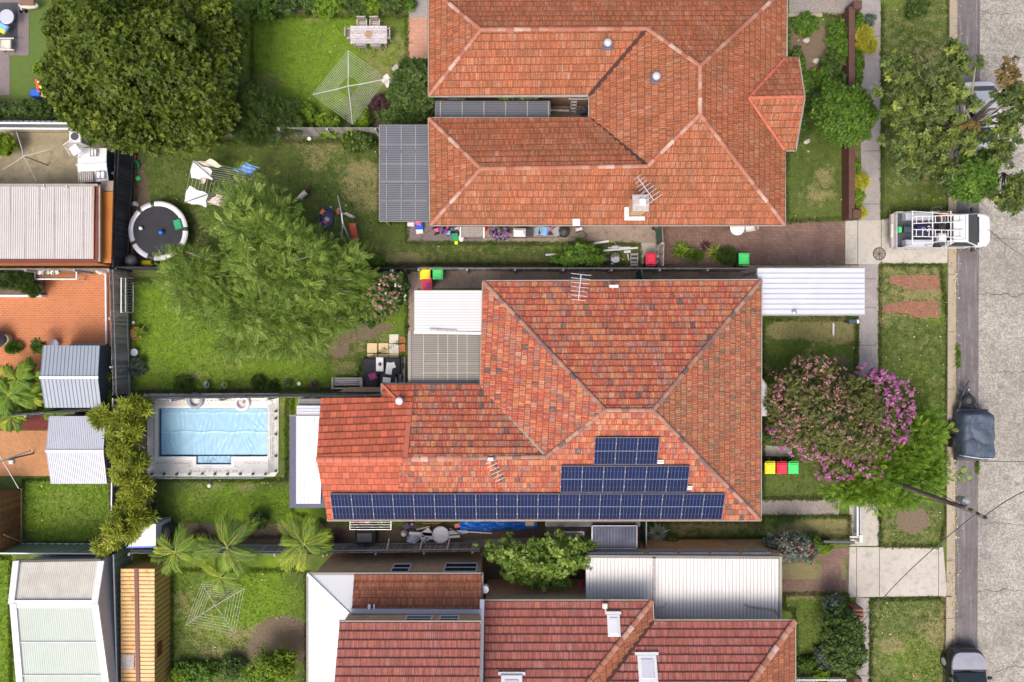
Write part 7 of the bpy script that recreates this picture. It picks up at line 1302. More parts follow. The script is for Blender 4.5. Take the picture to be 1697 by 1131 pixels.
trike('purple and pink tricycle by the wall of the top house', 728, 381, 'purple', 'pink', .3); trike('red tricycle beside the purple one', 741, 380, 'red', 'purple', 1.2); trike('silver scooter by the speckled awning', 754, 380, 'alu', 'fibro', .2)
thingbox('toy_chair', 'light blue and white toy chair beside the green bucket chair', 'toy', 744, 387, (.2, .22, .3), 'lblue'); thingbox('bucket_chair', 'green plastic child chair on the path edge', 'chair', 755, 394, (.34, .4, .35), 'green', .1); thingbox('toy_bucket', 'small yellow bucket below the green child chair', 'bucket', 756.5, 403, (.18, .18, .2), 'bin_y'); t = MB().ball((0, 0, .2), .16, .2, .2, 12, 7, .2, 3).obj('teddy', G['white']); t.location = W(765, 396, 0); tag(t, 'white soft toy beside the green child chair', 'soft toy')
o = empty('window_awning', 'speckled grey window awning with white sides below the top house gutter', 'awning', W(783, 384, 1.9)); o.location.z = 0; MB().slab([W(764, 393, 1.7), W(802, 393, 1.7), W(802, 376, 2.1), W(764, 376, 2.1)], .04).obj('canopy', G['gravel'], o, world=True); [MB().bar(W(x, 394, 1.7), W(x, 376, 2.13), .06, .08).obj('side_bar', G['white'], o, world=True) for x in (763, 802)]
t = MB().lathe([(.12, 0), (.13, .25), (.1, .28), (.01, .28)], n=14).obj('bucket', G['red']); t.location = W(804, 380, .3); tag(t, 'red bucket beside the purple flowering shrub', 'bucket')
o = empty('barbecue', 'barbecue under a rounded white cover on the passage path', 'barbecue', W(861, 386, .8)); o.location.z = 0; MB().bbox((0, 0, .85), (.62, .42, .32), .12).obj('hood', G['white'], o); MB().box((0, 0, .6), (.66, .44, .2)).obj('burner_box', G['black'], o); MB().box((.5, 0, .75), (.4, .4, .05)).obj('side_shelf', G['black'], o); [MB().box((x, y, .3), (.04, .04, .6)).obj('leg', G['steel'], o) for x in (-.28, .28) for y in (-.18, .18)]
for px, py, lab, rz, m in ((888, 384, 'grey folding chair right of the white covered barbecue', .3, 'metal'), (900, 383, 'chair with blue cushion by the top house wall', -.2, 'lblue'), (923, 384, 'grey chair left of the black covered bin', .6, 'metal')): p = W(px, py, .4); o_ = wire_chair(px, py, 0, lab, m, rz); o_.location = (p.x, p.y, 0)
thingbox('basket', 'pink basket between two chairs on the passage path', 'basket', 911, 381, (.26, .2, .25), 'pink', .3); thingbox('basket', 'dark crate beneath the pink basket', 'crate', 909, 386, (.5, .24, .2), 'black', .1)
t = MB().lathe([(.26, 0), (.3, .4), (.27, .7), (.12, .8), (.01, .82)], n=16).obj('covered_bin', G['black']); t.location = W(934, 386, 0); tag(t, 'black covered round bin on the passage path', 'bin'); thingbox('white_tray', 'white rack below the white roof cover', 'rack', 959, 381, (.34, .16, .3), 'white', .2)
def hose(lab, pts, m='black', r=.015, z=.04): mb = MB(); mb.tube([W(x, y, z) for x, y in pts], r, 5); return tag(mb.obj('garden_hose', G[m]), lab, 'hose')
hose('thin dark hose looping from the path onto the grass strip', [(760, 398), (735, 402), (722, 408), (717, 415), (708, 418), (704, 412), (712, 408), (720, 416), (726, 424), (722, 430)]); hose('dark hose lying along the passage path', [(766, 397), (800, 394), (850, 395), (900, 394), (950, 393), (968, 396), (972, 388), (965, 383), (952, 387)]); hose('thin dark cord across the grey patio under the patio roof', [(692, 402), (700, 393), (712, 382)], r=.012); hose('short black pipe on the grass above the grey poles', [(1022, 405), (1032, 402)], r=.03); hose('yellow cord across the rubbish by the red bin', [(1003, 425), (1018, 427), (1034, 430)], 'bin_y', .02); hose('yellow cord looping over the grey poles', [(1010, 400), (1018, 402), (1022, 408)], 'bin_y', .014)
for a, b, w_, lab in (((904, 423), (950, 419), .09, 'longest white pipe lying left of the small leafy bush'), ((934, 412), (957, 408), .1, 'short white pipe above left of the small leafy bush'), ((984, 404), (1009, 400), .1, 'short white pipe above right of the small leafy bush'), ((996, 416), (1057, 411), .09, 'long white pipe right of the small leafy bush'), ((1008, 411), (1045, 410), .05, 'thin white rod above the long white pipe'), ((1034, 418), (1045, 417), .12, 'stubby white pipe piece near the red bin'), ((1040, 421), (1042, 432), .05, 'thin white stick pointing at the old ladder')):
    tag(MB().bar(W(*a, .08), W(*b, .08), w_, w_ * .8).obj('pipe', G['white']), lab, 'pipe')
thingbox('heater', 'pale mauve heater lying among the white pipes', 'heater', 1019, 411, (.34, .2, .2), 'palegrey', .05); o = empty('step_ladder', 'pale ladder rungs lying beside the red bin', 'ladder', W(1051, 431, .1)); [MB().box((0, .28 - i * .2, .05), (.34, .1, .05)).obj('rung', G['timber_grey'], o) for i in range(3)]; MB().box((0, -.26, .05), (.36, .12, .06)).obj('foot', G['shedblue'], o); [MB().box((s2 * .18, 0, .02), (.04, .75, .04)).obj('rail', G['timber_grey'], o) for s2 in (-1, 1)]
o = empty('loose_wheel', 'black bicycle wheel lying on the rubbish heap', 'wheel', W(1020, 427, .12)); MB().tube([(.3 * math.cos(t * .314), .3 * math.sin(t * .314), 0) for t in range(20)], .03, 6, True).obj('tyre', G['rubber'], o); mb = MB(); [mb.bar((0, 0, 0), (.29 * math.cos(a), .29 * math.sin(a), 0), .01, .01) for a in [k * .52 for k in range(12)]]; mb.obj('spokes', G['alu'], o); thingbox('rubbish', 'grey rubbish under the bicycle wheel', 'rubbish', 1019, 432, (.5, .35, .12), 'metal', .3); thingbox('rubbish_bag', 'black bag beside the bicycle wheel', 'bag', 1006, 430, (.34, .4, .25), 'black', .1, b=.1)
t = MB(); [t.box((random.Random(i).uniform(-.1, .1), -.5 + i * .14, .1 + random.Random(i + 3).uniform(0, .3)), (.2, .16, .2), i) for i in range(8)]; t = t.obj('rubbish_pile', G['timber_grey']); t.location = W(1090, 424, 0); tag(t, 'narrow pile of grey rubbish behind the weathered fence panel', 'rubbish')
o = empty('drain', 'round dark drain in the concrete passage by the green gate', 'drain', W(1083, 379, .03)); MB().box((0, 0, 0), (.34, .34, .02)).obj('frame', G['alley'], o); MB().cyl((0, 0, .0), (0, 0, .015), .11, n=16).obj('hole', G['black'], o)
o = empty('outdoor_table', 'round white table with white chairs by the driveway and top house gutter', 'table', W(1222, 378, .7)); o.location.z = 0; MB().lathe([(0, .72), (.36, .72), (.38, .7), (0, .67)], n=24).obj('tabletop', G['white'], o); MB().cyl((0, 0, 0), (0, 0, .68), .04).obj('pedestal', G['white'], o); wire_chair(1238, 378, 0, 'white metal chair right of the round white table', 'white', -1.4)
# yard junk south of the middle house
t = MB().lathe([(.0, .9), (.38, .9), (.42, .94), (.44, .9), (.4, .86), (0, .84)], n=26).obj('round_table', G['white']); t.location = W(733, 879, -.4); tag(t, 'round white table top in the white junk pile', 'table')
t = MB().lathe([(.1, .0), (.17, .03), (.17, .05), (.1, .3), (.01, .32)], n=18).obj('lamp_shade', G['white']); t.location = W(670, 884, .3); tag(t, 'small round white lid at the left of the junk pile', 'lid'); t = MB().ball((0, 0, .2), .36, .26, .25, 14, 8, .4, 6).obj('plastic_bundle', mat("crumpled_plastic", (.55, .6, .68), (.35, .4, .48), 12, rough=.3, bump=.04)); t.location = W(686, 891, .1); tag(t, 'crumpled pale blue plastic bundle in the junk pile', 'plastic bundle')
for a, b, w_, m, lab in (((678, 884), (716, 886), .16, 'white', 'upper white board in the junk pile'), ((698, 893), (762, 889), .12, 'white', 'long lower white board in the junk pile'), ((735, 884), (775, 881), .18, 'cloth_w', 'white panel beside the blue tarp'), ((690, 878), (712, 873), .08, 'timber_grey', 'grey stick in the junk pile'), ((745, 876), (768, 886), .05, 'steel', 'dark bar across the junk pile'), ((700, 868), (730, 867), .06, 'timber_brown', 'brown plank under the eave by the junk pile')): tag(MB().bar(W(*a, .45), W(*b, .45), w_, .04).obj('board', G[m]), lab, 'board')
o = wire_chair(710, 881, 0, 'white plastic chair standing in the junk pile', 'white', 2.2); thingbox('dustpan', 'grey scoop at the top left of the junk pile', 'scoop', 674, 872, (.32, .3, .1), 'fibro', .5, .3); thingbox('jug', 'small purple jug in the junk pile', 'jug', 684, 867, (.18, .16, .3), 'purple', .2, .2); thingbox('clay_tray', 'salmon coloured tray beside the blue tarp', 'tray', 758, 871, (.3, .24, .08), 'salmonp', .2, .5); thingbox('carton', 'tan cardboard square at the right end of the blue tarp', 'box', 878, 868, (.46, .22, .12), 'sand', 0, .6)
n, k = 60, 12; V = []
for i in range(n + 1):
    for j in range(k + 1): u, v = i / n, j / k; p = W(762 + u * 128, 0, .6); V.append((p.x, W(0, 863 + v * (17 - 6 * max(0, u - .55)), .6).y, .62 - .25 * abs(v - .5) ** 2 * 2 + .06 * math.sin(u * 31 + 3 * math.sin(v * 5)) + .04 * math.sin(v * 9 + u * 14)))
c0 = Vector(V[len(V) // 2]); c0.z = 0; o = mesh_obj('tarpaulin', [Vector(v) - c0 for v in V], [(i * (k + 1) + j, (i + 1) * (k + 1) + j, (i + 1) * (k + 1) + j + 1, i * (k + 1) + j + 1) for i in range(n) for j in range(k)], G['tarpblue'], smooth=True); o.location = c0; tag(o, 'long bright blue tarpaulin under the eave below the solar panels', 'tarpaulin')
MB2 = MB().bar(W(765, 881, .55), W(815, 884, .55), .06, .06); tag(MB2.obj('pole', G['white']), 'white pole along the lower edge of the blue tarpaulin', 'pole')
o = empty('barbecue', 'large black covered barbecue beside the old paling fence', 'barbecue', W(605, 890, .8)); o.location.z = 0; MB().bbox((0, 0, .5), (1.05, .75, .95), .16).obj('cover', G['black'], o)
o = empty('drying_rack', 'thin metal clothes rack with coloured washing under the eave', 'clothes rack', W(614, 872, 1.)); o.location.z = 0; mb = MB(); A_ = W(580, 862, 1.), W(648, 862, 1.), W(648, 878, 1.), W(580, 878, 1.); [mb.bar(A_[i], A_[(i + 1) % 4], .02, .02) for i in range(4)]; [mb.bar(W(580, y, 1), W(648, y, 1), .01, .01) for y in (866, 870, 874)]; mb.obj('frame', G['alu'], o, world=True); posts(o, list(A_), 1., 'alu', .012)
for x, m, lab in ((590, 'sheddark', 'navy garment on the metal clothes rack'), (600, 'pink', 'pink garment on the metal clothes rack'), (608, 'cloth_w', 'white garment on the metal clothes rack'), (617, 'black', 'black garment on the metal clothes rack'), (629, 'bin_g', 'green garment on the metal clothes rack'), (641, 'black', 'second black garment at the right of the clothes rack')):
    t = MB(); a = W(x - 4, 868, 1.02); t.slab([a, a + Vector((.26, 0, 0)), a + Vector((.24, .14, -.2)), a + Vector((.02, .16, -.22))], .01); t.slab([a, a + Vector((.26, 0, 0)), a + Vector((.25, -.08, -.35)), a + Vector((0, -.08, -.35))], .01); tag(t.obj('garment', G[m]), lab, 'garment')
o = pot(614, 1000, .01, .01, 'white', 'x') if False else None
for x0, x1 in ((642, 642), (697, 697), (742, 742)): tag(MB().bar(W(x0 + 3, 893, 1.2), W(x1 - 1, 912, 1.6), .07, .07).obj('fence_brace', G['timber_grey']), f'grey timber brace leaning on the old paling fence {"left of" if x0 < 650 else ("below" if x0 < 700 else "right of")} the junk pile', 'brace')
t = MB().cyl((0, 0, 0), (0, 0, .3), .18, .18, 14).obj('flue_cap', G['white']); t.location = W(804, 974, 3.4); tag(t, 'white box vent at the right end of the brown tiled roof', 'vent')
sheet_fence('metal_fence', 'dark sheet fence in the shaded side yard by the bougainvillea', [(802, 978), (970, 984)], 1.2, 'gutter_dark', 'gutter')
# ================================================================ TREES AND PLANTS
B = lambda px, py, rx, ry, z, rz: (px, py, rx, ry, z, rz)
tree('broadleaf_tree', 'huge dense dark olive tree filling the top left corner', 'tree', (235, 130), [B(243, 105, 158, 148, 3.6, 3.2), B(165, 62, 76, 86, 3.2, 2.4), B(310, 180, 95, 82, 3., 2.3), B(182, 188, 68, 58, 2.6, 2.), B(345, 60, 70, 80, 3.2, 2.4), B(240, 110, 110, 90, 5., 2.6)], 5400, .165, 'citrus', 'rosette', .28, 3, rough=.36, clump=.25, per=10, shell=.78, up=.6)
tree('feathery_tree', 'broad feathery light green tree over the middle left lawn', 'tree', (440, 470), [B(440, 385, 95, 85, 3.4, 2.2), B(403, 335, 36, 34, 3., 1.1), B(330, 450, 62, 50, 2.6, 1.5), B(485, 445, 88, 80, 3.3, 2.2), B(550, 470, 66, 60, 2.8, 1.7), B(430, 510, 110, 62, 2.8, 1.7), B(350, 510, 62, 45, 2.4, 1.2), B(475, 560, 65, 38, 2.2, 1.1), B(400, 570, 50, 24, 2., .9), B(300, 470, 38, 30, 2.2, .9), B(545, 525, 62, 50, 2.2, 1.2), B(452, 360, 34, 40, 2.8, 1.4), B(535, 415, 44, 32, 2.5, 1.2), B(304, 430, 28, 22, 2.1, .9), B(600, 500, 50, 34, 1.9, .9), B(590, 465, 38, 34, 2.1, 1.)], 1900, .37, 'feather', 'finepin', .2, 5, rough=.6, clump=.3, per=7, shell=.45, droop=.0, up=.5, bark='bark_pale', jit=.7)
def ftree(nm, lab, base, bl, n, size, leaf, el, fl, seed, **kw):
    o = tree(nm, lab, 'flowering tree', base, bl, n, size, leaf, el, seed=seed, **kw)
    for i, (fb, fn, fs, fleaf, per) in enumerate(fl): blooms(o, fb, fn, fs, fleaf, seed + 20 + i, per)
    return o
cm = [B(1375, 690, 95, 88, 2.9, 2.0), B(1330, 655, 60, 55, 2.6, 1.6), B(1440, 680, 62, 70, 2.7, 1.6), B(1415, 740, 62, 48, 2.3, 1.4), B(1310, 705, 44, 38, 2.2, 1.2), B(1345, 615, 42, 34, 2.3, 1.2), B(1390, 770, 40, 28, 2., 1.)]
ftree('crepe_myrtle', 'round crepe myrtle covered in pink flowers in the front yard', (1385, 690), cm, 1900, .13, 'myrtle', 'tuft', [([B(1460, 680, 52, 75, 2.8, 1.7), B(1420, 755, 65, 42, 2.4, 1.5), B(1385, 785, 34, 16, 2.1, 1.), B(1440, 640, 40, 40, 2.8, 1.4)], 520, .105, 'f_pink', 6), ([B(1365, 680, 95, 85, 3.1, 2.1), B(1320, 660, 55, 52, 2.8, 1.6), B(1330, 625, 45, 40, 2.6, 1.3), B(1315, 705, 45, 36, 2.4, 1.3)], 640, .085, 'f_pale', 4), ([B(1310, 718, 45, 20, 2.4, 1.2), B(1290, 640, 16, 14, 2.4, .8), B(1345, 735, 60, 30, 2.4, 1.2)], 80, .12, 'f_pink', 6)], 7, rough=.4, clump=.33, per=14, shell=.5, r=.12)
tree('green_tree', 'bright green bushy tree spilling from behind the pink crepe myrtle', 'tree', (1465, 770), [B(1475, 760, 85, 62, 2.4, 1.6), B(1515, 725, 52, 50, 2.2, 1.3), B(1440, 805, 60, 40, 2., 1.2), B(1530, 775, 46, 42, 1.9, 1.), B(1490, 810, 40, 40, 1.9, 1.), B(1400, 810, 34, 24, 1.8, .9), B(1500, 690, 25, 26, 1.9, .9)], 1450, .27, 'bright', 'pinnate', .12, 9, rough=.65, clump=.3, per=8, shell=.4, jit=.7)
tree('street_tree', 'sparse open street tree spreading over the verge and the white car', 'tree', (1560, 230), [B(1490, 115, 48, 42, 4.2, 1.1), B(1580, 105, 46, 40, 4.6, 1.2), B(1510, 170, 60, 46, 4., 1.3), B(1560, 165, 60, 50, 4.4, 1.3), B(1520, 230, 56, 52, 3.6, 1.2), B(1590, 225, 44, 44, 4., 1.2), B(1665, 210, 42, 36, 4.2, 1.2), B(1670, 165, 30, 30, 4.3, 1.), B(1500, 280, 40, 36, 3.2, .9), B(1655, 250, 40, 34, 3.8, .9), B(1690, 165, 30, 40, 4.2, .9), B(1560, 280, 45, 36, 3.4, 1.)], 640, .2, 'street', 'tuft', .2, 11, rough=.7, clump=.26, per=12, shell=.3, bark='bark_pale')
crown('autumn_twigs', [B(1668, 125, 26, 34, 4.6, .8), B(1595, 215, 30, 16, 4.4, .6)], 50, .14, 'rust', 'tuft', 14, bpy.data.objects['street_tree'], rough=.5, clump=.25, per=14, shell=.3)
tree('street_tree', 'dense bright green crown between the street tree and the ute', 'tree', (1600, 300), [B(1605, 297, 44, 40, 3.2, 1.3), B(1630, 270, 24, 22, 3.2, .9)], 420, .12, 'mid', 'tuft', .1, 12, rough=.25, clump=.32, per=16, shell=.6)
tree('street_tree', 'dark leafy branch over the road to the right of the ute', 'tree', (1625, 300), [B(1672, 335, 30, 26, 4., .7), B(1690, 310, 28, 26, 4., .7), B(1648, 325, 20, 14, 3.9, .5)], 110, .15, 'street', 'tuft', .06, 13, rough=.5, clump=.3, per=14, shell=.3)
tree('round_tree', 'dense round green shrub tree growing over the front brick wall', 'tree', (1397, 193), [B(1397, 193, 48, 52, 1.9, 1.3), B(1385, 170, 34, 34, 1.8, 1.), B(1420, 205, 26, 34, 1.6, .9)], 850, .105, 'mid', 'tuft', .09, 15, rough=.22, clump=.28, per=16, shell=.65)
tree('dark_tree', 'dark round bush below the salmon path beside the top house', 'tree', (690, 145), [B(690, 140, 40, 42, 1.9, 1.2), B(668, 160, 26, 26, 1.5, .9), B(705, 165, 22, 22, 1.6, .9)], 620, .13, 'dark', 'tuft', .08, 16, rough=.3, clump=.28, per=14, shell=.6)
shrub('hedge', 'dark hedge running left of the corrugated patio roof', 'hedge', 672, 192, 52, 18, 1.3, 360, .10, 'dark', 'tuft', 17); shrub('lime_shrub', 'lime green shrub under the corner of the lawn hoist', 'shrub', 597, 195, 18, 22, 1.2, 140, .13, 'lime', 'tuft', 18); shrub('lime_shrub', 'lime green shrub beside the grey fence left of the lawn hoist', 'shrub', 545, 208, 20, 20, 1.2, 130, .15, 'lime', 'tuft', 19); shrub('variegated_shrub', 'yellow speckled shrub in front of the upper fence near the patio roof', 'shrub', 595, 230, 30, 22, 1.2, 240, .10, 'dark', 'tuft', 20)
blooms(bpy.data.objects['variegated_shrub'], [B(590, 228, 28, 20, .7, .7)], 50, .1, 'lime', 21); shrub('brown_shrub', 'dark bronze shrub between the lawn hoist and the hedge', 'shrub', 632, 170, 20, 14, .9, 110, .12, 'plum', 'tuft', 22); shrub('lime_shrub', 'pale green shrub below the left corner of the lawn hoist', 'shrub', 505, 190, 22, 22, 1., 110, .13, 'bright', 'tuft', 23)
tree('olive_bush', 'dark twiggy bush between the huge tree and the upper fence', 'tree', (425, 205), [B(430, 175, 52, 36, 1.7, 1.), B(420, 215, 50, 36, 1.6, 1.), B(460, 190, 40, 28, 1.4, .8), B(480, 205, 26, 20, 1.2, .6)], 620, .13, 'dark', 'lances', .07, 24, rough=.5, clump=.32, per=13, shell=.4)
for i, (x, y, rx, ry, h, lf, lab) in enumerate(((430, 15, 30, 26, 2., 'mid', 'bright leafy shrub at the top edge right of the huge tree'), (470, 5, 28, 22, 1.6, 'dark', 'dark shrub at the top edge, second right of the huge tree'), (545, 8, 34, 20, 1.3, 'bright', 'bright shrub at the top edge above the bright lawn'), (590, 5, 26, 20, 1.3, 'dark', 'dark shrub at the top edge above the timber table'), (615, 8, 18, 16, 1.1, 'lime', 'small lime shrub at the top edge above the timber table'), (650, 6, 26, 18, 1.2, 'dark', 'dark shrub at the top edge left of the pale path'), (515, 2, 22, 18, 1.2, 'dark', 'dark shrub at the top edge above the left of the bright lawn'), (676, 6, 12, 12, .8, 'mid', 'small round potted shrub at the top of the salmon path'))):
    shrub('garden_shrub', lab, 'shrub', x, y, rx, ry, h, 120, .13, lf, 'tuft', 30 + i)
shrub('hedge', 'long dark green hedge between the artificial lawn and the white rail fence', 'hedge', 50, 183, 62, 17, 1.5, 520, .10, 'dark', 'tuft', 40); shrub('hedge', 'dark hedge at the far left above the white rail fence', 'hedge', -20, 183, 30, 17, 1.5, 200, .10, 'dark', 'tuft', 41); shrub('yellow_shrub', 'small yellow green shrub above the toy slide', 'shrub', 68, 115, 9, 13, .8, 60, .12, 'lime', 'tuft', 42)
# front garden of top house
shrub('ground_shrub', 'low green clump in the dry bed right of the top house', 'shrub', 1335, 40, 24, 20, .5, 150, .09, 'mid', 'tuft', 43)
for i, (x, y, rx, ry, h) in enumerate(((1388, 60, 20, 28, .9), (1380, 105, 22, 28, .9), (1392, 85, 16, 24, .9), (1365, 128, 20, 18, .7), (1385, 135, 18, 18, .9), (1320, 105, 14, 24, .6), (1330, 140, 16, 30, .7), (1340, 178, 14, 28, .6), (1422, 40, 8, 20, .6), (1422, 110, 8, 36, .6), (1330, 215, 14, 24, .5))):
    shrub('garden_shrub', (ORD[i] + ' green shrub of the top house front bed, counted from the top'), 'shrub', x, y, rx, ry, h, 120, .10, ('mid', 'dark')[i % 3 == 1], 'tuft', 50 + i, group='shrubs along the front brick wall')
for i, (x, y, rx, ry, lab) in enumerate(((1432, 58, 16, 13, 'upper golden feathery conifer on the footpath edge'), (1436, 76, 17, 11, 'lower golden feathery conifer on the footpath edge'), (1426, 302, 13, 14, 'golden shrub on the footpath beside the lower brick wall'), (1424, 353, 8, 8, 'tiny golden shrub at the lower pillar of the brick wall'))): shrub('golden_conifer', lab, 'conifer', x, y, rx, ry, .9, 120, .12, 'golden', 'lances', 65 + i)
shrub('green_shrub', 'yellow green shrub below the golden shrub on the footpath', 'shrub', 1421, 326, 10, 16, .7, 90, .1, 'bright', 'tuft', 70); shrub('green_shrub', 'small shrub between the golden shrub and the round shrub tree', 'shrub', 1418, 280, 8, 18, .7, 70, .1, 'bright', 'tuft', 71); shrub('blue_shrub', 'small grey green shrub beside the brick wall top end', 'shrub', 1441, 34, 9, 8, .6, 40, .12, 'greyg', 'tuft', 72)
shrub('verge_shrub', 'small round dark shrub on the street verge at the top edge', 'shrub', 1521, 14, 19, 16, 1.0, 150, .11, 'dark', 'tuft', 73); shrub('leaf_clump', 'dull green plant clump in the bare bed by the bay roof', 'plant', 1352, 165, 10, 14, .5, 50, .1, 'greyg', 'tuft', 74)
for i, (x, y) in enumerate(((1379, 56), (1335, 68), (1351, 102), (1335, 235))): t = MB().ball((0, 0, .08), .2, .15, .1, 8, 5, .3, i).obj('rock', G['drive']); t.location = W(x, y, 0); tag(t, ('pale rock near the top of the dry front bed', 'pale rock in the middle left of the dry front bed', 'pale rock in the lower part of the dry front bed', 'pale rock on the lawn edge below the bay roof')[i], 'rock')
# passage plants
tree('leafy_bush', 'small leafy green bush lying over the white pipes', 'shrub', (962, 420), [B(965, 418, 30, 20, .9, .7), B(940, 430, 24, 14, .7, .5), B(985, 428, 20, 14, .7, .5)], 420, .13, 'mid', 'tuft', .05, 80, rough=.35, clump=.22, per=12, shell=.4)
spiky('yucca', 'pale green spiky yucca beside the dark green gate', 1128, 416, 70, .75, 'palm', wd=.06, seed=81); spiky('yucca', 'second spiky plant right of the pale yucca', 1185, 420, 50, .7, 'palm', wd=.05, seed=82); spiky('cordyline', 'dull red strappy plant between two spiky plants', 1168, 408, 30, .5, 'plum', wd=.05, seed=83); shrub('garden_shrub', 'dark low shrub at the end of the spiky plants', 'shrub', 1205, 424, 20, 14, .6, 120, .09, 'dark', 'lances', 84); shrub('garden_shrub', 'small dark shrub between the pale yucca and the red strappy plant', 'shrub', 1152, 424, 14, 10, .5, 70, .09, 'mid', 'lances', 85)
sh = shrub('flowering_shrub', 'purple and white flowering shrub under the top house gutter', 'shrub', 829, 386, 18, 14, .9, 90, .08, 'dark', 'tuft', 86); blooms(sh, [B(829, 386, 18, 14, .6, .5)], 130, .07, 'f_purple', 87, 4); shrub('lawn_shrub', 'low mounded shrub beside the low dark fence', 'shrub', 622, 432, 17, 12, .6, 140, .08, 'mid', 'tuft', 88)
sh = tree('frangipani', 'dark leafed frangipani with pink and white flowers beside the feathery tree', 'flowering tree', (640, 495), [B(640, 490, 32, 36, 1.8, 1.), B(615, 510, 32, 28, 1.6, .9), B(650, 470, 26, 20, 1.7, .9)], 430, .17, 'dark', 'tuft', .07, 90, rough=.4, clump=.3, per=11, shell=.35); blooms(sh, [B(638, 490, 36, 38, 2., 1.1)], 60, .11, 'f_pale', 91, 4)
blooms(sh, [B(650, 480, 28, 36, 2., 1.1)], 30, .1, 'f_white', 92, 3); t = None
for i, (x, y, r, h, lf, lab) in enumerate(((305, 636, 18, .6, 'dark', 'dark round shrub on the lawn edge by the pool fence'), (428, 634, 14, .5, 'dark', 'small dark shrub near the middle of the pool fence'), (228, 603, 13, .6, 'greyg', 'grey green shrub by the back fence below the grey pot'), (226, 615, 14, .5, 'greyg', 'second grey green shrub near the pool fence corner'), (300, 640, 12, .5, 'mid', 'low green clump under the dark round shrub'), (452, 638, 8, .4, 'dark', 'tiny dark shrub right of the small dark shrub'))): shrub('garden_shrub', lab, 'shrub', x, y, r, r * .75, h, 90, .08, lf, 'lances', 95 + i)
# bamboo along back fence
bl = [(205, 690, 42, 24), (235, 672, 30, 14), (170, 690, 20, 12), (215, 725, 34, 22), (225, 700, 26, 26), (206, 750, 24, 20), (228, 765, 26, 20), (212, 785, 24, 18), (235, 800, 24, 16), (225, 825, 30, 24), (212, 850, 28, 22), (235, 855, 20, 18), (200, 880, 26, 20), (180, 900, 14, 18), (215, 872, 24, 18)]
for i, (x, y, rx, ry) in enumerate(bl): tree('golden_bamboo', f'{ORD[i]} yellow green bamboo clump, counted from the top of the back fence', 'bamboo', (x + (222 - x) * .4, y), [B(x, y, rx * .88, ry, 1.9, 1.1)], 44, .28, 'bamboo', 'lances', .03, 110 + i, group='bamboo clumps along the back fence', rough=.6, clump=.3, per=9, shell=.15, droop=.25, up=.6, jit=.3)
for i, (x, y, lab) in enumerate(((178, 650, 'small bamboo sprig right of the blue grey shed'), (177, 629, 'upper bamboo sprig right of the blue grey shed'), (66, 575, 'leafy sprig at the top left corner of the blue grey shed'))): tree('bamboo_sprig', lab, 'bamboo', (x, y), [B(x, y, 9, 13, 1., .6)], 12, .2, 'bamboo' if i < 2 else 'mid', 'lances', .02, 130 + i, rough=.5, clump=.25, per=9, shell=.2)
for i, (x, y, h, L, lab) in enumerate(((28, 630, 1.5, 1.15, 'lush palm clump at the left edge below the patio'), (15, 655, 1.6, 1.15, 'lower lush palm clump at the left edge'), (48, 655, 1.3, .85, 'small palm clump beside the blue grey shed'), (50, 620, 1.2, .8, 'upper small palm beside the blue grey shed'), (20, 690, 1.2, .9, 'palm clump above the red mulch bed'), (78, 682, .9, .4, 'tiny palm below the blue grey shed'))): palm('cane_palm', lab, x, y, h, 16, L, 'bright' if i % 2 else 'palm', 140 + i, r=.04, lw=.07, nl=12)
sh = tree('planter_shrub', 'mixed dark green shrubs filling the raised planter', 'shrub', (30, 465), [B(30, 465, 34, 20, .9, .5), B(5, 460, 30, 20, .9, .5), B(55, 480, 16, 14, .8, .4)], 420, .12, 'dark', 'lances', .03, 150, rough=.4, clump=.2, per=12, shell=.3); shrub('planter_shrub', 'lime tipped shrub at the top left of the raised planter', 'shrub', 12, 438, 16, 10, 1., 70, .12, 'lime', 'tuft', 151, z0=.3); shrub('fern', 'green fern by the pale stone pot', 'fern', 22, 577, 12, 8, .5, 50, .14, 'mid', 'lances', 152)
sh = shrub('flowering_shrub', 'small purple flowering plant on the red mulch bed', 'shrub', 8, 703, 11, 8, .4, 40, .07, 'dark', 'tuft', 153); blooms(sh, [B(8, 703, 11, 8, .3, .25)], 40, .06, 'f_purple', 154, 3)
# palms below pool
palm('palm', 'bright green feather palm with the fullest crown, nearest the bottom house', 504, 903, 2.6, 18, 1.5, 'palm', 160, lean=.45, nl=17, r=.1); palm('palm', 'tall feather palm behind the pool lawn, middle of the three', 376, 908, 2.8, 12, 1.7, 'palm', 161, lean=.5, nl=18, r=.09); palm('palm', 'darker feather palm right of the low white shed', 290, 915, 2.4, 12, 1.4, 'palm', 162, lean=.55, nl=16, r=.08); palm('palm', 'drooping feather palm beside the fine wired hoist', 366, 958, 1.8, 10, 1.15, 'palm', 163, lean=.6, nl=16, r=.06)
spiky('cordyline', 'dark purple cordyline right of the fullest palm', 557, 889, 60, .95, 'plum', wd=.05, seed=165, flat=.4); spiky('cordyline', 'dark purple cordyline behind the darker palm', 333, 886, 44, .7, 'plum', wd=.05, seed=166, flat=.4); shrub('garden_shrub', 'dark shrub on the pool lawn edge between two palms', 'shrub', 428, 862, 18, 16, .9, 100, .1, 'dark', 'tuft', 167); spiky('agave', 'large pale grey green agave by the dark green gate', 1089, 884, 64, .72, 'agave', wd=.12, seed=168, flat=.6); shrub('garden_shrub', 'small green shrub beside the agave', 'shrub', 1113, 893, 10, 8, .5, 60, .09, 'mid', 'tuft', 169); spiky('agave', 'small blue green agave left of the small dark glass roof', 905, 890, 24, .4, 'greyg', wd=.1, seed=170)
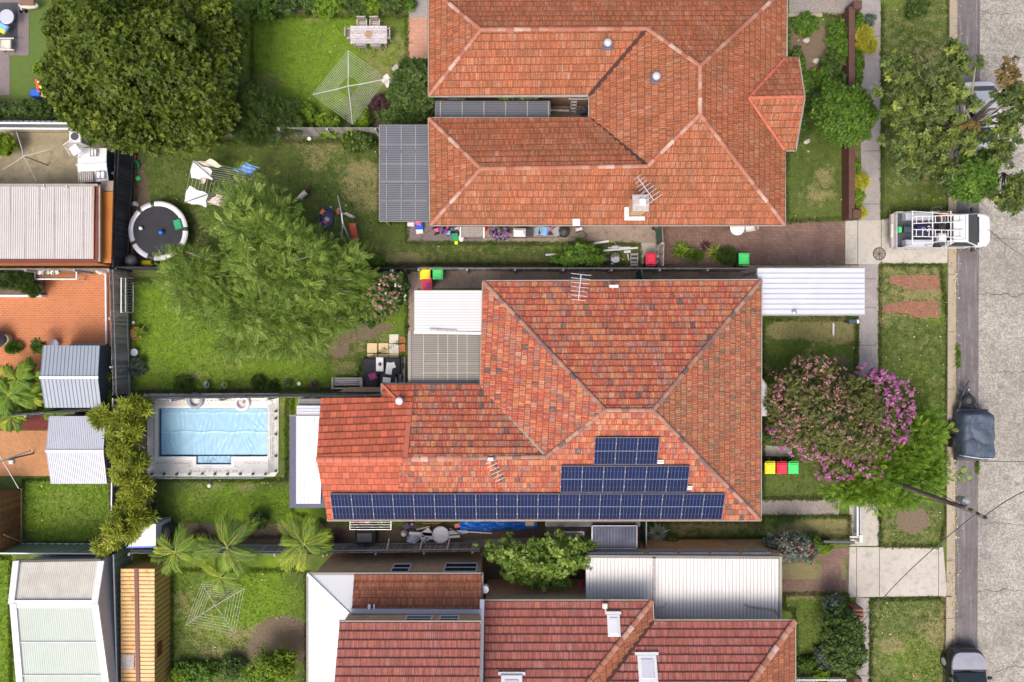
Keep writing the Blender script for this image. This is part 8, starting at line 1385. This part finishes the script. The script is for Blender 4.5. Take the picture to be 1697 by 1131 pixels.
bv = [B(880, 925, 78, 34, 2.3, 1.), B(840, 915, 50, 26, 2.2, .9), B(930, 925, 50, 34, 2.3, 1.), B(860, 950, 42, 22, 2.1, .8), B(945, 905, 34, 22, 2.3, .8), B(930, 960, 20, 22, 2., .6), B(975, 905, 14, 12, 2.2, .4), B(895, 955, 30, 26, 2., .7)]
sh = tree('bougainvillea', 'sprawling loose green bougainvillea between the two lower houses', 'climber', (885, 935), bv, 820, .17, 'feather', 'tuft', .08, 171, rough=.7, clump=.28, per=10, shell=.3); blooms(sh, [B(964, 969, 5, 5, 1.9, .2)], 8, .13, 'f_mag', 172, 5)
# bottom right garden
sh = tree('camellia', 'dark shrub with pale pink flowers at the corner of the long carport', 'flowering shrub', (1312, 905), [B(1310, 905, 34, 26, 1.6, .9), B(1335, 915, 20, 16, 1.3, .7), B(1285, 900, 20, 16, 1.4, .7)], 420, .10, 'greyg', 'tuft', .06, 175, rough=.45, clump=.3, per=12, shell=.4); blooms(sh, [B(1312, 908, 38, 26, 1.8, 1.), B(1338, 920, 14, 12, 1.5, .6)], 90, .075, 'f_pale', 176, 3)
shrub('yellow_shrub', 'yellow green shrub beside the low black steel fence', 'shrub', 1360, 907, 22, 12, .9, 160, .10, 'lime', 'tuft', 177); shrub('green_shrub', 'green shrub between the camellia and the yellow green shrub', 'shrub', 1348, 898, 14, 12, 1., 80, .10, 'mid', 'tuft', 178)
tree('large_shrub', 'large dark green shrub on the front boundary of the bottom house', 'tree', (1398, 1060), [B(1398, 1060, 36, 46, 1.8, 1.2), B(1395, 1030, 26, 26, 1.6, 1.), B(1402, 1090, 26, 26, 1.5, .9)], 760, .12, 'dark', 'tuft', .08, 180, rough=.3, clump=.28, per=14, shell=.55)
tree('greyleaf_bush', 'grey leafed bush above the large dark green shrub', 'shrub', (1385, 1008), [B(1384, 1008, 22, 22, 1.2, .7), B(1378, 1030, 14, 20, 1., .6)], 300, .09, 'greyg', 'tuft', .05, 182, rough=.4, clump=.24, per=12, shell=.4); shrub('green_shrub', 'bright lime shrub beside the white picket fence', 'shrub', 1361, 1118, 11, 12, .9, 70, .12, 'bright', 'tuft', 183); shrub('green_shrub', 'low dark clump left of the large dark green shrub', 'shrub', 1338, 1100, 16, 14, .6, 90, .09, 'mid', 'tuft', 184); shrub('green_shrub', 'dull low bush below the grey leafed bush', 'shrub', 1366, 1090, 16, 26, .7, 110, .09, 'greyg', 'tuft', 185)
tree('garden_bush', 'large yellow green bush at the bottom edge beside the white metal roof', 'shrub', (455, 1105), [B(455, 1108, 40, 34, 1.3, .9), B(425, 1120, 20, 18, 1., .6), B(475, 1090, 20, 16, 1.2, .6)], 430, .10, 'lime', 'tuft', .06, 186, rough=.4, clump=.28, per=14, shell=.45)
for i, (x, y, rx, ry, lab) in enumerate(((330, 1112, 44, 18, 'low weedy shrub mass at the bottom edge right of the yellow shed'), (385, 1108, 24, 20, 'dark weedy shrub at the bottom edge left of the yellow green bush'), (300, 1118, 20, 14, 'lime weedy shrub touching the lower end of the yellow shed'))): shrub('weedy_shrub', lab, 'shrub', x, y, rx, ry, .8, 200, .09, ('mid', 'dark', 'lime')[i], 'tuft', 190 + i)
shrub('fern', 'small fern growing against the green metal fence', 'fern', 193, 1063, 6, 7, .4, 12, .12, 'mid', 'lances', 195); shrub('garden_shrub', 'green vine tip over the gutter of the courtyard', 'climber', 850, 161, 50, 3, .3, 40, .08, 'mid', 'tuft', 196, z0=2.6); shrub('verge_weeds', 'weeds growing in the gutter above the covered trailer', 'weeds', 1588, 592, 3, 22, .2, 30, .07, 'mid', 'tuft', 197); shrub('verge_weeds', 'weeds growing beside the road below the covered trailer', 'weeds', 1620, 775, 3, 16, .15, 20, .06, 'mid', 'tuft', 198)
tree('green_shrub', 'shaded bush under the left side of the pink crepe myrtle', 'shrub', (1280, 730), [B(1285, 725, 24, 12, 1., .5)], 60, .1, 'dark', 'tuft', .03, 199, rough=.3, clump=.2, per=10, shell=.4)
